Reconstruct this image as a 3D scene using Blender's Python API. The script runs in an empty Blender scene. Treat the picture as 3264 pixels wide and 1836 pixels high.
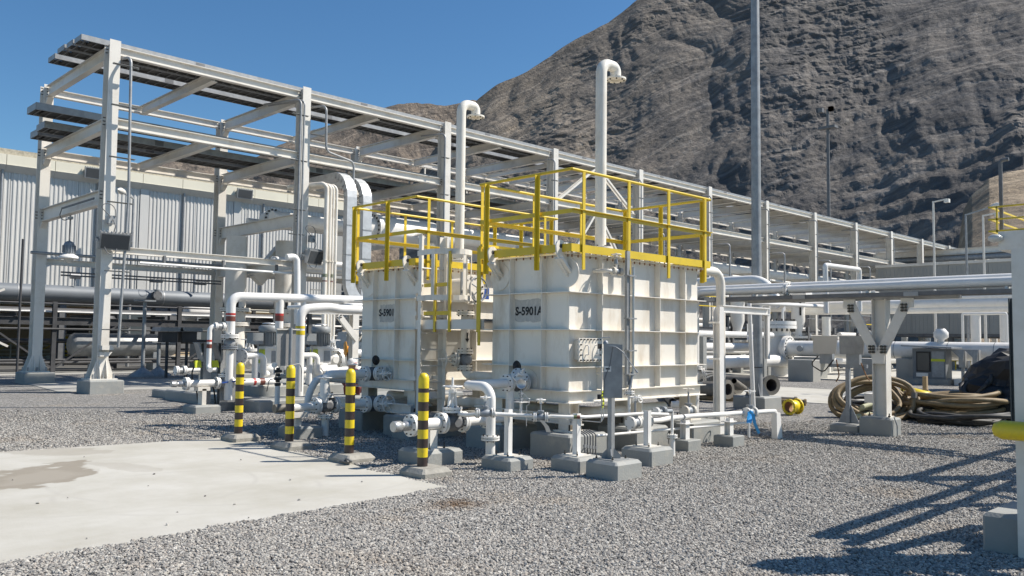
import bpy, math, random
from math import sin, cos, pi, radians as rad, atan2, sqrt
from mathutils import Vector as V, Matrix, noise as mnoise
import numpy as np
random.seed(7)
SC = bpy.context.scene
COL = SC.collection

# ---------------- camera, world, sun, exposure ----------------
cam_d = bpy.data.cameras.new('camera'); cam_d.sensor_width = 36.0
cam_d.lens = 29.763; cam_d.clip_start = 0.1; cam_d.clip_end = 6000
cam = bpy.data.objects.new('camera', cam_d); COL.objects.link(cam)
_r = V((0.71095735, -0.70313785, 0.01169646)); _u = V((-0.05079877, -0.03476059, 0.9981038)); _f = V((0.70139798, 0.71020339, 0.06043183))
_m = Matrix((_r, _u, -_f)).transposed().to_4x4(); _m.translation = V((0, 0, 1.6))
cam.matrix_world = _m
SC.camera = cam
SUN_AZ, SUN_EL = -37.0, 47.5          # azimuth measured from +X, degrees
sd = V((cos(rad(SUN_AZ))*cos(rad(SUN_EL)), sin(rad(SUN_AZ))*cos(rad(SUN_EL)), sin(rad(SUN_EL))))
sun_d = bpy.data.lights.new('sun', 'SUN'); sun_d.energy = 4.9; sun_d.angle = rad(0.53); sun_d.color = (1.0, 0.94, 0.855)
sun = bpy.data.objects.new('sun', sun_d); COL.objects.link(sun)
sun.rotation_euler = sd.to_track_quat('Z', 'Y').to_euler(); sun.location = sd*50
W = bpy.data.worlds.new('World'); SC.world = W; W.use_nodes = True
wn = W.node_tree; bg = wn.nodes['Background']
sky = wn.nodes.new('ShaderNodeTexSky'); sky.sky_type = 'NISHITA'; sky.sun_disc = False
sky.sun_elevation = rad(SUN_EL); sky.sun_rotation = rad(90-SUN_AZ)
sky.air_density = 1.0; sky.dust_density = 0.35; sky.ozone_density = 2.2; sky.altitude = 0
hs = wn.nodes.new('ShaderNodeHueSaturation'); hs.inputs['Saturation'].default_value = 1.17
wn.links.new(sky.outputs[0], hs.inputs['Color']); tint = wn.nodes.new('ShaderNodeMix'); tint.data_type = 'RGBA'; tint.blend_type = 'MULTIPLY'; tint.inputs[0].default_value = 1; tint.inputs[7].default_value = (0.83, 1.02, 1.10, 1)
wn.links.new(hs.outputs[0], tint.inputs[6]); wn.links.new(tint.outputs[2], bg.inputs[0]); bg.inputs[1].default_value = 0.078
SC.view_settings.view_transform = 'Standard'; SC.view_settings.look = 'None'
SC.view_settings.exposure = 0.50; SC.view_settings.gamma = 1; SC.view_settings.use_curve_mapping = False
SC.render.engine = 'CYCLES'

# ---------------- materials ----------------
MATS = {}
def nd(nt, t, **k):
    n = nt.nodes.new(t)
    for a, b in k.items():
        if a.startswith('i_'): n.inputs[int(a[2:]) if a[2:].isdigit() else a[2:].replace('_', ' ')].default_value = b
        else: setattr(n, a, b)
    return n
def mat(name, col, rough=0.5, metal=0.0, var=0.06, vscale=1.2, dirt=None, dirt_amt=0.0, dscale=3.0, bump=0.0, bscale=60, spec=0.5, streak=0.0):
    m = bpy.data.materials.new(name); m.use_nodes = True; nt = m.node_tree
    bs = nt.nodes['Principled BSDF']; bs.inputs['Roughness'].default_value = rough; bs.inputs['Metallic'].default_value = metal
    bs.inputs['Specular IOR Level'].default_value = spec
    L = nt.links.new
    geo = nd(nt, 'ShaderNodeNewGeometry')
    n1 = nd(nt, 'ShaderNodeTexNoise', i_Scale=vscale, i_Detail=6.0, i_Roughness=0.6); L(geo.outputs['Position'], n1.inputs['Vector'])
    mr = nd(nt, 'ShaderNodeMapRange', i_1=0.3, i_2=0.7, i_3=1-var, i_4=1+var); L(n1.outputs[0], mr.inputs[0])
    mx = nd(nt, 'ShaderNodeVectorMath', operation='SCALE'); mx.inputs[0].default_value = col[:3]; L(mr.outputs[0], mx.inputs['Scale'])
    out = mx.outputs[0]
    if dirt and dirt_amt > 0:
        n2 = nd(nt, 'ShaderNodeTexNoise', i_Scale=dscale, i_Detail=9.0, i_Roughness=0.68)
        if streak:
            mp = nd(nt, 'ShaderNodeMapping'); mp.inputs['Scale'].default_value = (1, 1, streak); L(geo.outputs['Position'], mp.inputs[0]); L(mp.outputs[0], n2.inputs['Vector'])
        else: L(geo.outputs['Position'], n2.inputs['Vector'])
        m2 = nd(nt, 'ShaderNodeMapRange', i_1=0.5, i_2=0.78, i_3=0.0, i_4=dirt_amt); L(n2.outputs[0], m2.inputs[0])
        mm = nd(nt, 'ShaderNodeMix', data_type='RGBA'); L(m2.outputs[0], mm.inputs[0]); L(out, mm.inputs[6]); mm.inputs[7].default_value = (*dirt[:3], 1)
        out = mm.outputs[2]
    L(out, bs.inputs['Base Color'])
    if bump:
        n3 = nd(nt, 'ShaderNodeTexNoise', i_Scale=bscale, i_Detail=5.0); L(geo.outputs['Position'], n3.inputs['Vector'])
        bp = nd(nt, 'ShaderNodeBump', i_Strength=bump, i_Distance=0.01); L(n3.outputs[0], bp.inputs['Height']); L(bp.outputs[0], bs.inputs['Normal'])
    MATS[name] = m; return m
mat('white', (0.70, 0.665, 0.60), 0.42, dirt=(0.42, 0.35, 0.26), dirt_amt=0.5, dscale=2.2, var=0.04)
mat('pipewhite', (0.77, 0.75, 0.71), 0.36, dirt=(0.45, 0.41, 0.34), dirt_amt=0.3, dscale=3.5, var=0.04)
mat('cream', (0.77, 0.725, 0.64), 0.45, dirt=(0.46, 0.36, 0.24), dirt_amt=0.8, dscale=2.8, var=0.05, streak=0.35)
mat('yellow', (0.66, 0.47, 0.025), 0.42, var=0.1, dirt=(0.40, 0.30, 0.06), dirt_amt=0.4, dscale=6)
mat('byellow', (0.74, 0.56, 0.02), 0.38, var=0.1, dirt=(0.40, 0.30, 0.08), dirt_amt=0.7, dscale=12)
mat('black', (0.045, 0.03, 0.028), 0.35, var=0.25, dirt=(0.12, 0.1, 0.08), dirt_amt=0.4, dscale=8)
mat('galv', (0.31, 0.315, 0.315), 0.5, 0.35, var=0.2, vscale=5, bump=0.1)
mat('galvdark', (0.15, 0.152, 0.155), 0.6, 0.2, var=0.2, vscale=4)
mat('duct', (0.50, 0.51, 0.51), 0.45, 0.25, var=0.16, vscale=5)
mat('steelgrey', (0.27, 0.29, 0.31), 0.45, 0.2, var=0.15, vscale=6, dirt=(0.15, 0.13, 0.1), dirt_amt=0.4, dscale=10)
mat('stainless', (0.50, 0.50, 0.49), 0.36, 0.6, var=0.1)
mat('bolt', (0.07, 0.065, 0.055), 0.5, 0.3, var=0.3, vscale=20)
mat('pedgrey', (0.285, 0.29, 0.275), 0.75, var=0.12, dirt=(0.42, 0.39, 0.33), dirt_amt=0.75, dscale=5, bump=0.35, bscale=40)
mat('rawconc', (0.30, 0.285, 0.25), 0.85, var=0.18, vscale=6, dirt=(0.14, 0.12, 0.1), dirt_amt=0.5, dscale=7, bump=0.6, bscale=40)
mat('concdark', (0.36, 0.35, 0.32), 0.85, var=0.1, bump=0.3)
mat('red', (0.45, 0.04, 0.035), 0.4); mat('redbrown', (0.16, 0.05, 0.035), 0.45); mat('green', (0.10, 0.13, 0.05), 0.45)
mat('rust', (0.25, 0.13, 0.06), 0.8, var=0.3, vscale=10)
mat('paintblack', (0.015, 0.015, 0.016), 0.6, var=0.1)
mat('smudge', (0.46, 0.44, 0.40), 0.6, var=0.12, vscale=14, dirt=(0.72, 0.68, 0.6), dirt_amt=0.9, dscale=16, streak=0.4)
mat('darkshade', (0.05, 0.05, 0.055), 0.7); mat('shadegreen', (0.05, 0.065, 0.07), 0.6)
mat('orange', (0.62, 0.27, 0.02), 0.4); mat('blue', (0.03, 0.30, 0.68), 0.5); mat('signblue', (0.03, 0.08, 0.30), 0.4)
mat('hosetan', (0.23, 0.165, 0.085), 0.65, var=0.25, vscale=3, dirt=(0.33, 0.27, 0.18), dirt_amt=0.5, dscale=6)
mat('hoseblack', (0.035, 0.033, 0.03), 0.6, var=0.3, vscale=4, dirt=(0.16, 0.14, 0.1), dirt_amt=0.5, dscale=6)
mat('hosegreen', (0.34, 0.34, 0.22), 0.6, var=0.2)
mat('oldpipe', (0.17, 0.155, 0.13), 0.6, 0.1, var=0.3, vscale=3)
mat('motor', (0.24, 0.255, 0.26), 0.5, 0.1, var=0.1)
mat('glassdark', (0.06, 0.065, 0.07), 0.12, var=0.1); mat('lampglass', (0.55, 0.55, 0.52), 0.15)
mat('skin', (0.42, 0.25, 0.17), 0.6); mat('cloth', (0.13, 0.03, 0.03), 0.8, var=0.2); mat('cotton', (0.62, 0.60, 0.56), 0.8); mat('vestyellow', (0.55, 0.60, 0.04), 0.6)
mat('wallwhite', (0.56, 0.55, 0.52), 0.42, var=0.05, vscale=0.5, dirt=(0.45, 0.43, 0.4), dirt_amt=0.35, dscale=0.8, streak=0.2)
mat('fascia', (0.66, 0.62, 0.50), 0.5, var=0.05, vscale=0.6); mat('gravelroof', (0.45, 0.40, 0.30), 0.9, var=0.3, vscale=9)
mat('greywall', (0.34, 0.34, 0.32), 0.6, var=0.05, vscale=0.5); mat('tanwall', (0.42, 0.33, 0.22), 0.8)
mat('shadesteel', (0.055, 0.055, 0.058), 0.6, 0.0, var=0.3, vscale=3)  # steel coloured near black to carry the shade under the shed
mat('shadeground', (0.10, 0.097, 0.09), 0.8, var=0.2, vscale=1)  # ground colour darkened to stand for shade under the shed
mat('masticgrey', (0.17, 0.185, 0.20), 0.55, 0.15, var=0.1); mat('wood', (0.34, 0.25, 0.15), 0.8, var=0.2)

# ---------------- mesh helpers ----------------
def fr(d):
    d = V(d).normalized(); a = V((0, 0, 1)) if abs(d.z) < 0.9 else V((1, 0, 0))
    x = a.cross(d).normalized(); return x, d.cross(x).normalized(), d
class MB:
    def __init__(s): s.v = []; s.f = []; s.sm = []
    def add(s, vs, fs, sm=False):
        n = len(s.v); s.v += [tuple(p) for p in vs]; s.f += [tuple(i+n for i in f) for f in fs]; s.sm += [sm]*len(fs); return s
    def box(s, a, b):
        x0, x1 = sorted((a[0], b[0])); y0, y1 = sorted((a[1], b[1])); z0, z1 = sorted((a[2], b[2]))
        return s.add([(x0,y0,z0),(x1,y0,z0),(x1,y1,z0),(x0,y1,z0),(x0,y0,z1),(x1,y0,z1),(x1,y1,z1),(x0,y1,z1)],
                     [(0,3,2,1),(4,5,6,7),(0,1,5,4),(1,2,6,5),(2,3,7,6),(3,0,4,7)])
    def cb(s, c, sx, sy, sz): return s.box((c[0]-sx/2, c[1]-sy/2, c[2]-sz/2), (c[0]+sx/2, c[1]+sy/2, c[2]+sz/2))
    def ext(s, prof, p0, p1, up=(0, 0, 1), cap=True):     # prof: list of (side, up) around axis, extruded p0->p1
        p0 = V(p0); p1 = V(p1); d = (p1-p0).normalized(); u = V(up); x = d.cross(u)
        if x.length < 1e-4: u = V((0, 1, 0)); x = d.cross(u)
        x.normalize(); u = x.cross(d).normalized(); n = len(prof)
        vs = [p0+x*a+u*b for a, b in prof]+[p1+x*a+u*b for a, b in prof]
        fs = [(i, (i+1) % n, n+(i+1) % n, n+i) for i in range(n)]
        if cap: fs += [tuple(range(n-1, -1, -1)), tuple(range(n, 2*n))]
        return s.add(vs, fs)
    def bar(s, p0, p1, w, h, up=(0, 0, 1)): return s.ext([(-w/2,-h/2),(w/2,-h/2),(w/2,h/2),(-w/2,h/2)], p0, p1, up)
    def ibeam(s, p0, p1, w, h, up=(0, 0, 1), tf=0.02, tw=0.014):
        a = w/2; b = h/2; t = tw/2
        return s.ext([(-a,-b),(a,-b),(a,-b+tf),(t,-b+tf),(t,b-tf),(a,b-tf),(a,b),(-a,b),(-a,b-tf),(-t,b-tf),(-t,-b+tf),(-a,-b+tf)], p0, p1, up)
    def angle(s, p0, p1, w, h, t=0.008, up=(0, 0, 1), sx=1):
        pr = [(0,0),(w*sx,0),(w*sx,-t),(t*sx,-t),(t*sx,-h),(0,-h)]
        return s.ext(pr, p0, p1, up)
    def cyl(s, p0, p1, r, n=14, r2=None, cap=True, ins=0):
        p0 = V(p0); p1 = V(p1); r2 = r if r2 is None else r2; x, y, d = fr(p1-p0)
        c = [(cos(2*pi*i/n), sin(2*pi*i/n)) for i in range(n)]
        vs = [p0+(x*a+y*b)*r for a, b in c]+[p1+(x*a+y*b)*r2 for a, b in c]
        s.add(vs, [(i, (i+1) % n, n+(i+1) % n, n+i) for i in range(n)], True)
        if cap:
            s.add(vs[:n], [tuple(range(n-1, -1, -1))]); s.add(vs[n:], [tuple(range(n))])
        return s
    def lathe(s, c, d, prof, n=16, cap=True):              # prof: list of (r, h) along d
        c = V(c); x, y, d = fr(d); k = len(prof); vs = []
        for r, h in prof: vs += [c+d*h+(x*cos(2*pi*i/n)+y*sin(2*pi*i/n))*max(r, 1e-4) for i in range(n)]
        fs = [(j*n+i, j*n+(i+1) % n, (j+1)*n+(i+1) % n, (j+1)*n+i) for j in range(k-1) for i in range(n)]
        s.add(vs, fs, True)
        if cap: s.add(vs[:n], [tuple(range(n-1, -1, -1))]); s.add(vs[-n:], [tuple(range(n))])
        return s
    def tube(s, pts, r, n=12, br=0.0, seg=6, cap=True):     # pipe along a polyline with rounded bends of radius br
        P = [V(p) for p in pts]; Q = [P[0]]
        for i in range(1, len(P)-1):
            a = P[i-1]-P[i]; b = P[i+1]-P[i]; la = a.length; lb = b.length; a.normalize(); b.normalize()
            t = min(br, la*0.49, lb*0.49)
            if t < 1e-4 or a.dot(b) < -0.9999: Q.append(P[i]); continue
            th = a.angle(b)/2; R = t*math.tan(th); bis = (a+b).normalized(); c = P[i]+bis*(R/sin(th))
            s0 = P[i]+a*t-c; s1 = P[i]+b*t-c; tot = s0.angle(s1)
            for k in range(seg+1):
                w = k/seg; Q.append(c+(s0*sin((1-w)*tot)+s1*sin(w*tot))/sin(tot))
        Q.append(P[-1])
        Q = [q for i, q in enumerate(Q) if i == 0 or (q-Q[i-1]).length > 1e-5]
        x, y, _ = fr(Q[1]-Q[0]); vs = []; pd = (Q[1]-Q[0]).normalized()
        for i, q in enumerate(Q):
            d0 = (Q[i]-Q[i-1]).normalized() if i else (Q[1]-Q[0]).normalized()
            d1 = (Q[i+1]-Q[i]).normalized() if i < len(Q)-1 else d0
            d = (d0+d1).normalized(); rt = pd.rotation_difference(d); x = rt @ x; y = rt @ y; pd = d
            vs += [q+(x*cos(2*pi*j/n)+y*sin(2*pi*j/n))*r for j in range(n)]
        m = len(Q)
        s.add(vs, [(i*n+j, i*n+(j+1) % n, (i+1)*n+(j+1) % n, (i+1)*n+j) for i in range(m-1) for j in range(n)], True)
        if cap: s.add(vs[:n], [tuple(range(n-1, -1, -1))]); s.add(vs[-n:], [tuple(range(n))])
        return s
    def torus(s, c, ax, R, r, n=28, m=8):
        x, y, d = fr(ax); c = V(c); vs = []
        for i in range(n):
            a = 2*pi*i/n; e = x*cos(a)+y*sin(a)
            vs += [c+e*(R+r*cos(2*pi*j/m))+d*(r*sin(2*pi*j/m)) for j in range(m)]
        return s.add(vs, [(i*m+j, ((i+1) % n)*m+j, ((i+1) % n)*m+(j+1) % m, i*m+(j+1) % m) for i in range(n) for j in range(m)], True)
    def ring(s, c, ax, ro, ri, t, n=24):                    # annulus plate with a real hole
        x, y, d = fr(ax); c = V(c); vs = []
        for R, h in ((ro, -t/2), (ro, t/2), (ri, t/2), (ri, -t/2)):
            vs += [c+d*h+(x*cos(2*pi*i/n)+y*sin(2*pi*i/n))*R for i in range(n)]
        return s.add(vs, [(k*n+i, k*n+(i+1) % n, ((k+1) % 4)*n+(i+1) % n, ((k+1) % 4)*n+i) for k in range(4) for i in range(n)])
    def chamf(s, x0, y0, x1, y1, z0, z1, c=0.03):           # pedestal block with bevelled top and corners
        def rg(i, z, cc): 
            a = cc; return [(x0+i+a,y0+i,z),(x1-i-a,y0+i,z),(x1-i,y0+i+a,z),(x1-i,y1-i-a,z),(x1-i-a,y1-i,z),(x0+i+a,y1-i,z),(x0+i,y1-i-a,z),(x0+i,y0+i+a,z)]
        vs = rg(0, z0, c*.6)+rg(0, z1-c, c*.6)+rg(c, z1, c*.3)
        fs = [(k*8+i, k*8+(i+1) % 8, (k+1)*8+(i+1) % 8, (k+1)*8+i) for k in range(2) for i in range(8)]+[tuple(range(16, 24)), tuple(range(7, -1, -1))]
        return s.add(vs, fs)
    def prism(s, pts, d):                                   # planar polygon (3D points) extruded by vector d
        n = len(pts); d = V(d); a = [V(p) for p in pts]
        return s.add(a+[p+d for p in a], [(i, (i+1) % n, n+(i+1) % n, n+i) for i in range(n)]+[tuple(range(n-1, -1, -1)), tuple(range(n, 2*n))])
def mkmesh(name, mb, mt):
    me = bpy.data.meshes.new(name); me.from_pydata(mb.v, [], mb.f); me.polygons.foreach_set('use_smooth', mb.sm)
    me.materials.append(MATS[mt] if isinstance(mt, str) else mt); return me
def obj(name, mb, mt, parent=None, label=None, loc=None):
    """mesh given in world coordinates; shifted to the thing it belongs to"""
    o = bpy.data.objects.new(name, None if False else None) if mb is None else None
    root = parent
    while root is not None and root.parent is not None: root = root.parent
    off = V(root.location) if root is not None else V(loc if loc is not None else (0, 0, 0))
    if off.length > 0: mb.v = [(p[0]-off.x, p[1]-off.y, p[2]-off.z) for p in mb.v]
    o = bpy.data.objects.new(name, mkmesh(name, mb, mt)); COL.objects.link(o)
    if name in STUFFN: o['kind'] = 'stuff'
    if parent is not None: o.parent = parent
    elif loc is not None: o.location = loc
    if label: o['label'] = label
    return o
def tag(o, label=None, cat=None, group=None, kind=None):
    if label: o['label'] = label
    if cat: o['category'] = cat
    if group: o['group'] = group
    if kind: o['kind'] = kind
    return o
def thing(name, label, cat, loc=(0, 0, 0), group=None):
    o = bpy.data.objects.new(name, None); COL.objects.link(o); o.location = loc; o.empty_display_size = 0.2
    return tag(o, label, cat, group)
def copytree(src, loc, label, rz=0, group=None):
    r = src.copy(); COL.objects.link(r); r.location = loc; r.rotation_euler = (0, 0, rz); r['label'] = label
    if group: r['group'] = group
    def rec(a, b):
        for ch in [c for c in ALLCH.get(a.name, [])]:
            c = ch.copy(); COL.objects.link(c); c.parent = b; rec(ch, c)
    rec(src, r); return r
ALLCH = {}
STUFFN = {'bolt_ring','anchor_bolts','bolts','cooling_fins','rungs','stiffener_plates','haunch_plates','splice_plates','cables','tray_stubs','roof_bolts','chain'}
def index_children():
    ALLCH.clear()
    for o in bpy.data.objects:
        if o.parent is not None: ALLCH.setdefault(o.parent.name, []).append(o)
X_, Y_, Z_ = V((1, 0, 0)), V((0, 1, 0)), V((0, 0, 1))
def flange(par, c, ax, R, t=0.03, nb=8, double=True, mt='pipewhite', bolts=True, r_in=None):
    """a bolted flange pair: two discs with a gap, and studs through them"""
    c = V(c); ax = V(ax).normalized(); g = 0.006
    if double:
        m = MB().cyl(c-ax*(t+g), c-ax*g, R, 22); m.cyl(c+ax*g, c+ax*(t+g), R, 22); m.cyl(c-ax*g, c+ax*g, R*.8, 16, cap=False)
    else: m = MB().cyl(c-ax*t/2, c+ax*t/2, R, 22)
    f = obj('flange', m, mt, par)
    if bolts:
        x, y, d = fr(ax); b = MB(); L = t+g+0.02 if double else t/2+0.018; br = R*0.07
        for i in range(nb):
            a = 2*pi*(i+.5)/nb; q = c+(x*cos(a)+y*sin(a))*R*.82
            b.cyl(q-d*L, q+d*L, br*.6, 6); b.cyl(q-d*(L-.004), q-d*(L-.02), br, 6); b.cyl(q+d*(L-.02), q+d*(L-.004), br, 6)
        obj('bolt_ring', b, 'bolt', par if par.parent is None else par)
    return f
def wheel(par, c, ax, R, mt='pipewhite', spokes=4, r=0.011):
    c = V(c); x, y, d = fr(ax); m = MB().torus(c, ax, R, r, 26, 6)
    for i in range(spokes):
        a = 2*pi*i/spokes+.5; m.cyl(c-d*.03, c+(x*cos(a)+y*sin(a))*R, r*.75, 6)
    m.cyl(c-d*.05, c+d*.02, r*2.2, 8); return obj('handwheel', m, mt, par)
def gate_valve(name, label, c, ax, R, L, stem=(0, 0, 1), H=0.45, mt='pipewhite', body='steelgrey', wr=None, nb=8, group=None, cap_ends=True):
    """gate valve: bulged body along ax with flanges both ends, bonnet, yoke and handwheel along stem"""
    c = V(c); ax = V(ax).normalized(); st = V(stem).normalized(); t = thing(name, label, 'valve', c, group)
    b = MB(); b.lathe(c-ax*L/2, ax, [(R*.62, 0), (R*.62, L*.18), (R*.86, L*.34), (R*.9, L*.5), (R*.86, L*.66), (R*.62, L*.82), (R*.62, L)], 16)
    side = ax.cross(st); b.cyl(c-side*R*.92, c+side*R*.92, R*.42, 14); b.cyl(c, c+st*R*1.15, R*.62, 16)
    obj('valve_body', b, body, t)
    for s in (-1, 1): flange(t, c+ax*s*(L/2), ax, R, 0.022 if R < .12 else .03, nb, mt=mt)
    f = flange(t, c+st*R*1.2, st, R*.95, 0.02 if R < .12 else .028, nb, mt=mt)
    y = MB(); z0 = R*1.25; w = R*.38
    for s in (-1, 1): y.bar(c+st*z0+ax*s*w*1.3, c+st*(z0+H*.62)+ax*s*w*.7, .018+R*.08, .018+R*.08, side)
    y.cyl(c+st*(z0), c+st*(z0+H*.22), R*.3, 12, R*.2); y.cyl(c+st*(z0+H*.58), c+st*(z0+H*.72), w, 12); y.cyl(c+st*z0, c+st*(z0+H+.05), R*.07+.006, 8)
    obj('yoke', y, mt, t); wheel(t, c+st*(z0+H*.82), st, wr or R*.95, mt)
    return t
def small_valve(name, label, c, ax, R=0.055, L=0.16, stem=(0, 0, 1), H=0.2, mt='pipewhite', body='steelgrey', wr=0.07, handle='wheel', group=None):
    c = V(c); ax = V(ax).normalized(); st = V(stem).normalized(); t = thing(name, label, 'valve', c, group)
    b = MB().lathe(c-ax*L/2, ax, [(R*.5, 0), (R*.8, L*.4), (R*.8, L*.6), (R*.5, L)], 12); b.cyl(c, c+st*(R*1.3), R*.5, 10); b.cyl(c+st*R*1.2, c+st*(H), R*.16, 8)
    b.cyl(c+st*R*1.15, c+st*R*1.4, R*.7, 10)
    obj('valve_body', b, body, t)
    for s in (-1, 1): flange(t, c+ax*s*L/2, ax, R, .014, 4, mt=mt)
    if handle == 'wheel': wheel(t, c+st*H, st, wr, mt, 3, .008)
    else: obj('lever', MB().bar(c+st*H, c+st*(H+.01)+fr(st)[0]*.22, .02, .008), mt, t)
    return t
def pedestal(par, x0, y0, x1, y1, h, z0=-0.05, c=0.035, mt='pedgrey'): return obj('pedestal', MB().chamf(x0, y0, x1, y1, z0, h, c), mt, par)
def studs(par, cx, cy, z, dx, dy, h=0.09, r=0.011):
    m = MB()
    for a in (-1, 1):
        for b in (-1, 1): m.cyl((cx+a*dx, cy+b*dy, z), (cx+a*dx, cy+b*dy, z+h), r*.7, 6); m.cyl((cx+a*dx, cy+b*dy, z+.01), (cx+a*dx, cy+b*dy, z+.03), r*1.5, 6)
    return obj('anchor_bolts', m, 'bolt', par)

# ---------------- numpy noise ----------------
_rng = np.random.RandomState(11); _T = _rng.rand(256, 256).astype(np.float32)
def vn(x, y):
    xi = np.floor(x).astype(int); yi = np.floor(y).astype(int); fx = x-xi; fy = y-yi
    fx = fx*fx*(3-2*fx); fy = fy*fy*(3-2*fy)
    g = lambda a, b: _T[a & 255, b & 255]
    return (g(xi, yi)*(1-fx)+g(xi+1, yi)*fx)*(1-fy)+(g(xi, yi+1)*(1-fx)+g(xi+1, yi+1)*fx)*fy
def fbm(x, y, o=5, ridge=False):
    s = 0; a = 1; t = 0
    for k in range(o):
        n = vn(x*2**k+17*k, y*2**k+5*k)
        if ridge: n = 1-np.abs(2*n-1)
        s = s+a*n; t += a; a *= .5
    return s/t
def grid_mesh(name, P, mt, smooth=False):
    h, w, _ = P.shape; idx = np.arange(h*w).reshape(h, w)
    q = np.stack([idx[:-1, :-1], idx[:-1, 1:], idx[1:, 1:], idx[1:, :-1]], -1).reshape(-1, 4)
    me = bpy.data.meshes.new(name); me.vertices.add(h*w); me.vertices.foreach_set('co', P.reshape(-1).astype(np.float32))
    me.loops.add(q.size); me.loops.foreach_set('vertex_index', q.reshape(-1).astype(np.int32))
    me.polygons.add(len(q)); me.polygons.foreach_set('loop_start', np.arange(0, q.size, 4, dtype=np.int32)); me.polygons.foreach_set('loop_total', np.full(len(q), 4, np.int32))
    me.update(); me.validate(); me.materials.append(MATS[mt]); me.polygons.foreach_set('use_smooth', [smooth]*len(q))
    o = bpy.data.objects.new(name, me); COL.objects.link(o); return o

# ---------------- special materials ----------------
def gravel_mat():
    m = bpy.data.materials.new('gravel'); m.use_nodes = True; nt = m.node_tree; bs = nt.nodes['Principled BSDF']; L = nt.links.new
    bs.inputs['Roughness'].default_value = 0.9; bs.inputs['Specular IOR Level'].default_value = .25
    geo = nd(nt, 'ShaderNodeNewGeometry')
    vo = nd(nt, 'ShaderNodeTexVoronoi', i_Scale=42.0); L(geo.outputs['Position'], vo.inputs['Vector'])
    v2 = nd(nt, 'ShaderNodeTexVoronoi', i_Scale=17.0); L(geo.outputs['Position'], v2.inputs['Vector'])
    sep = nd(nt, 'ShaderNodeSeparateColor'); L(vo.outputs['Color'], sep.inputs[0])
    cr = nd(nt, 'ShaderNodeValToRGB'); L(sep.outputs[0], cr.inputs[0]); e = cr.color_ramp.elements
    e[0].color = (0.13, 0.12, 0.11, 1); e[1].color = (0.46, 0.435, 0.395, 1)
    for p, c in ((0.3, (0.22, 0.212, 0.20, 1)), (0.62, (0.30, 0.292, 0.275, 1)), (0.85, (0.36, 0.345, 0.32, 1))): n = e.new(p); n.color = c
    big = nd(nt, 'ShaderNodeTexNoise', i_Scale=0.45, i_Detail=8.0, i_Roughness=0.62); L(geo.outputs['Position'], big.inputs['Vector'])
    mr = nd(nt, 'ShaderNodeMapRange', i_1=0.3, i_2=0.72, i_3=0.86, i_4=1.12); L(big.outputs[0], mr.inputs[0])
    mx = nd(nt, 'ShaderNodeMix', data_type='RGBA', blend_type='MULTIPLY'); mx.inputs[0].default_value = 1; L(cr.outputs[0], mx.inputs[6]); L(mr.outputs[0], mx.inputs[7])
    # rust-brown spill on the stones close to the slab corner
    d = nd(nt, 'ShaderNodeVectorMath', operation='DISTANCE'); L(geo.outputs['Position'], d.inputs[0]); d.inputs[1].default_value = SPILL
    nz = nd(nt, 'ShaderNodeTexNoise', i_Scale=14.0, i_Detail=5.0); L(geo.outputs['Position'], nz.inputs['Vector'])
    ad = nd(nt, 'ShaderNodeMath', operation='MULTIPLY_ADD'); L(nz.outputs[0], ad.inputs[0]); ad.inputs[1].default_value = 0.55; L(d.outputs['Value'], ad.inputs[2])
    ms = nd(nt, 'ShaderNodeMapRange', i_1=0.32, i_2=0.62, i_3=0.75, i_4=0.0); L(ad.outputs[0], ms.inputs[0])
    br = nd(nt, 'ShaderNodeMix', data_type='RGBA'); L(ms.outputs[0], br.inputs[0]); L(mx.outputs[2], br.inputs[6]); br.inputs[7].default_value = (0.13, 0.075, 0.03, 1)
    # pale tan dusty patches
    n4 = nd(nt, 'ShaderNodeTexNoise', i_Scale=0.9, i_Detail=3.0); L(geo.outputs['Position'], n4.inputs['Vector'])
    m4 = nd(nt, 'ShaderNodeMapRange', i_1=0.56, i_2=0.75, i_3=0.0, i_4=0.45); L(n4.outputs[0], m4.inputs[0])
    tn = nd(nt, 'ShaderNodeMix', data_type='RGBA', blend_type='MULTIPLY'); L(m4.outputs[0], tn.inputs[0]); L(br.outputs[2], tn.inputs[6]); tn.inputs[7].default_value = (1.05, 0.9, 0.72, 1)
    sp = nd(nt, 'ShaderNodeTexNoise', i_Scale=9.0, i_Detail=4.0, i_Roughness=0.85); L(geo.outputs['Position'], sp.inputs['Vector'])
    sm_ = nd(nt, 'ShaderNodeMapRange', i_1=0.34, i_2=0.66, i_3=0.55, i_4=1.42); L(sp.outputs[0], sm_.inputs[0])
    mu = nd(nt, 'ShaderNodeMix', data_type='RGBA', blend_type='MULTIPLY'); mu.inputs[0].default_value = 1; L(tn.outputs[2], mu.inputs[6]); L(sm_.outputs[0], mu.inputs[7])
    L(mu.outputs[2], bs.inputs['Base Color'])
    ma = nd(nt, 'ShaderNodeMath', operation='ADD'); L(vo.outputs['Distance'], ma.inputs[0]); L(v2.outputs['Distance'], ma.inputs[1])
    bp = nd(nt, 'ShaderNodeBump', i_Strength=0.9, i_Distance=0.03); bp.invert = True; L(ma.outputs[0], bp.inputs['Height']); L(bp.outputs[0], bs.inputs['Normal'])
    MATS['gravel'] = m
SPILL = (5.444,6.228,0.000)
gravel_mat()
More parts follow.
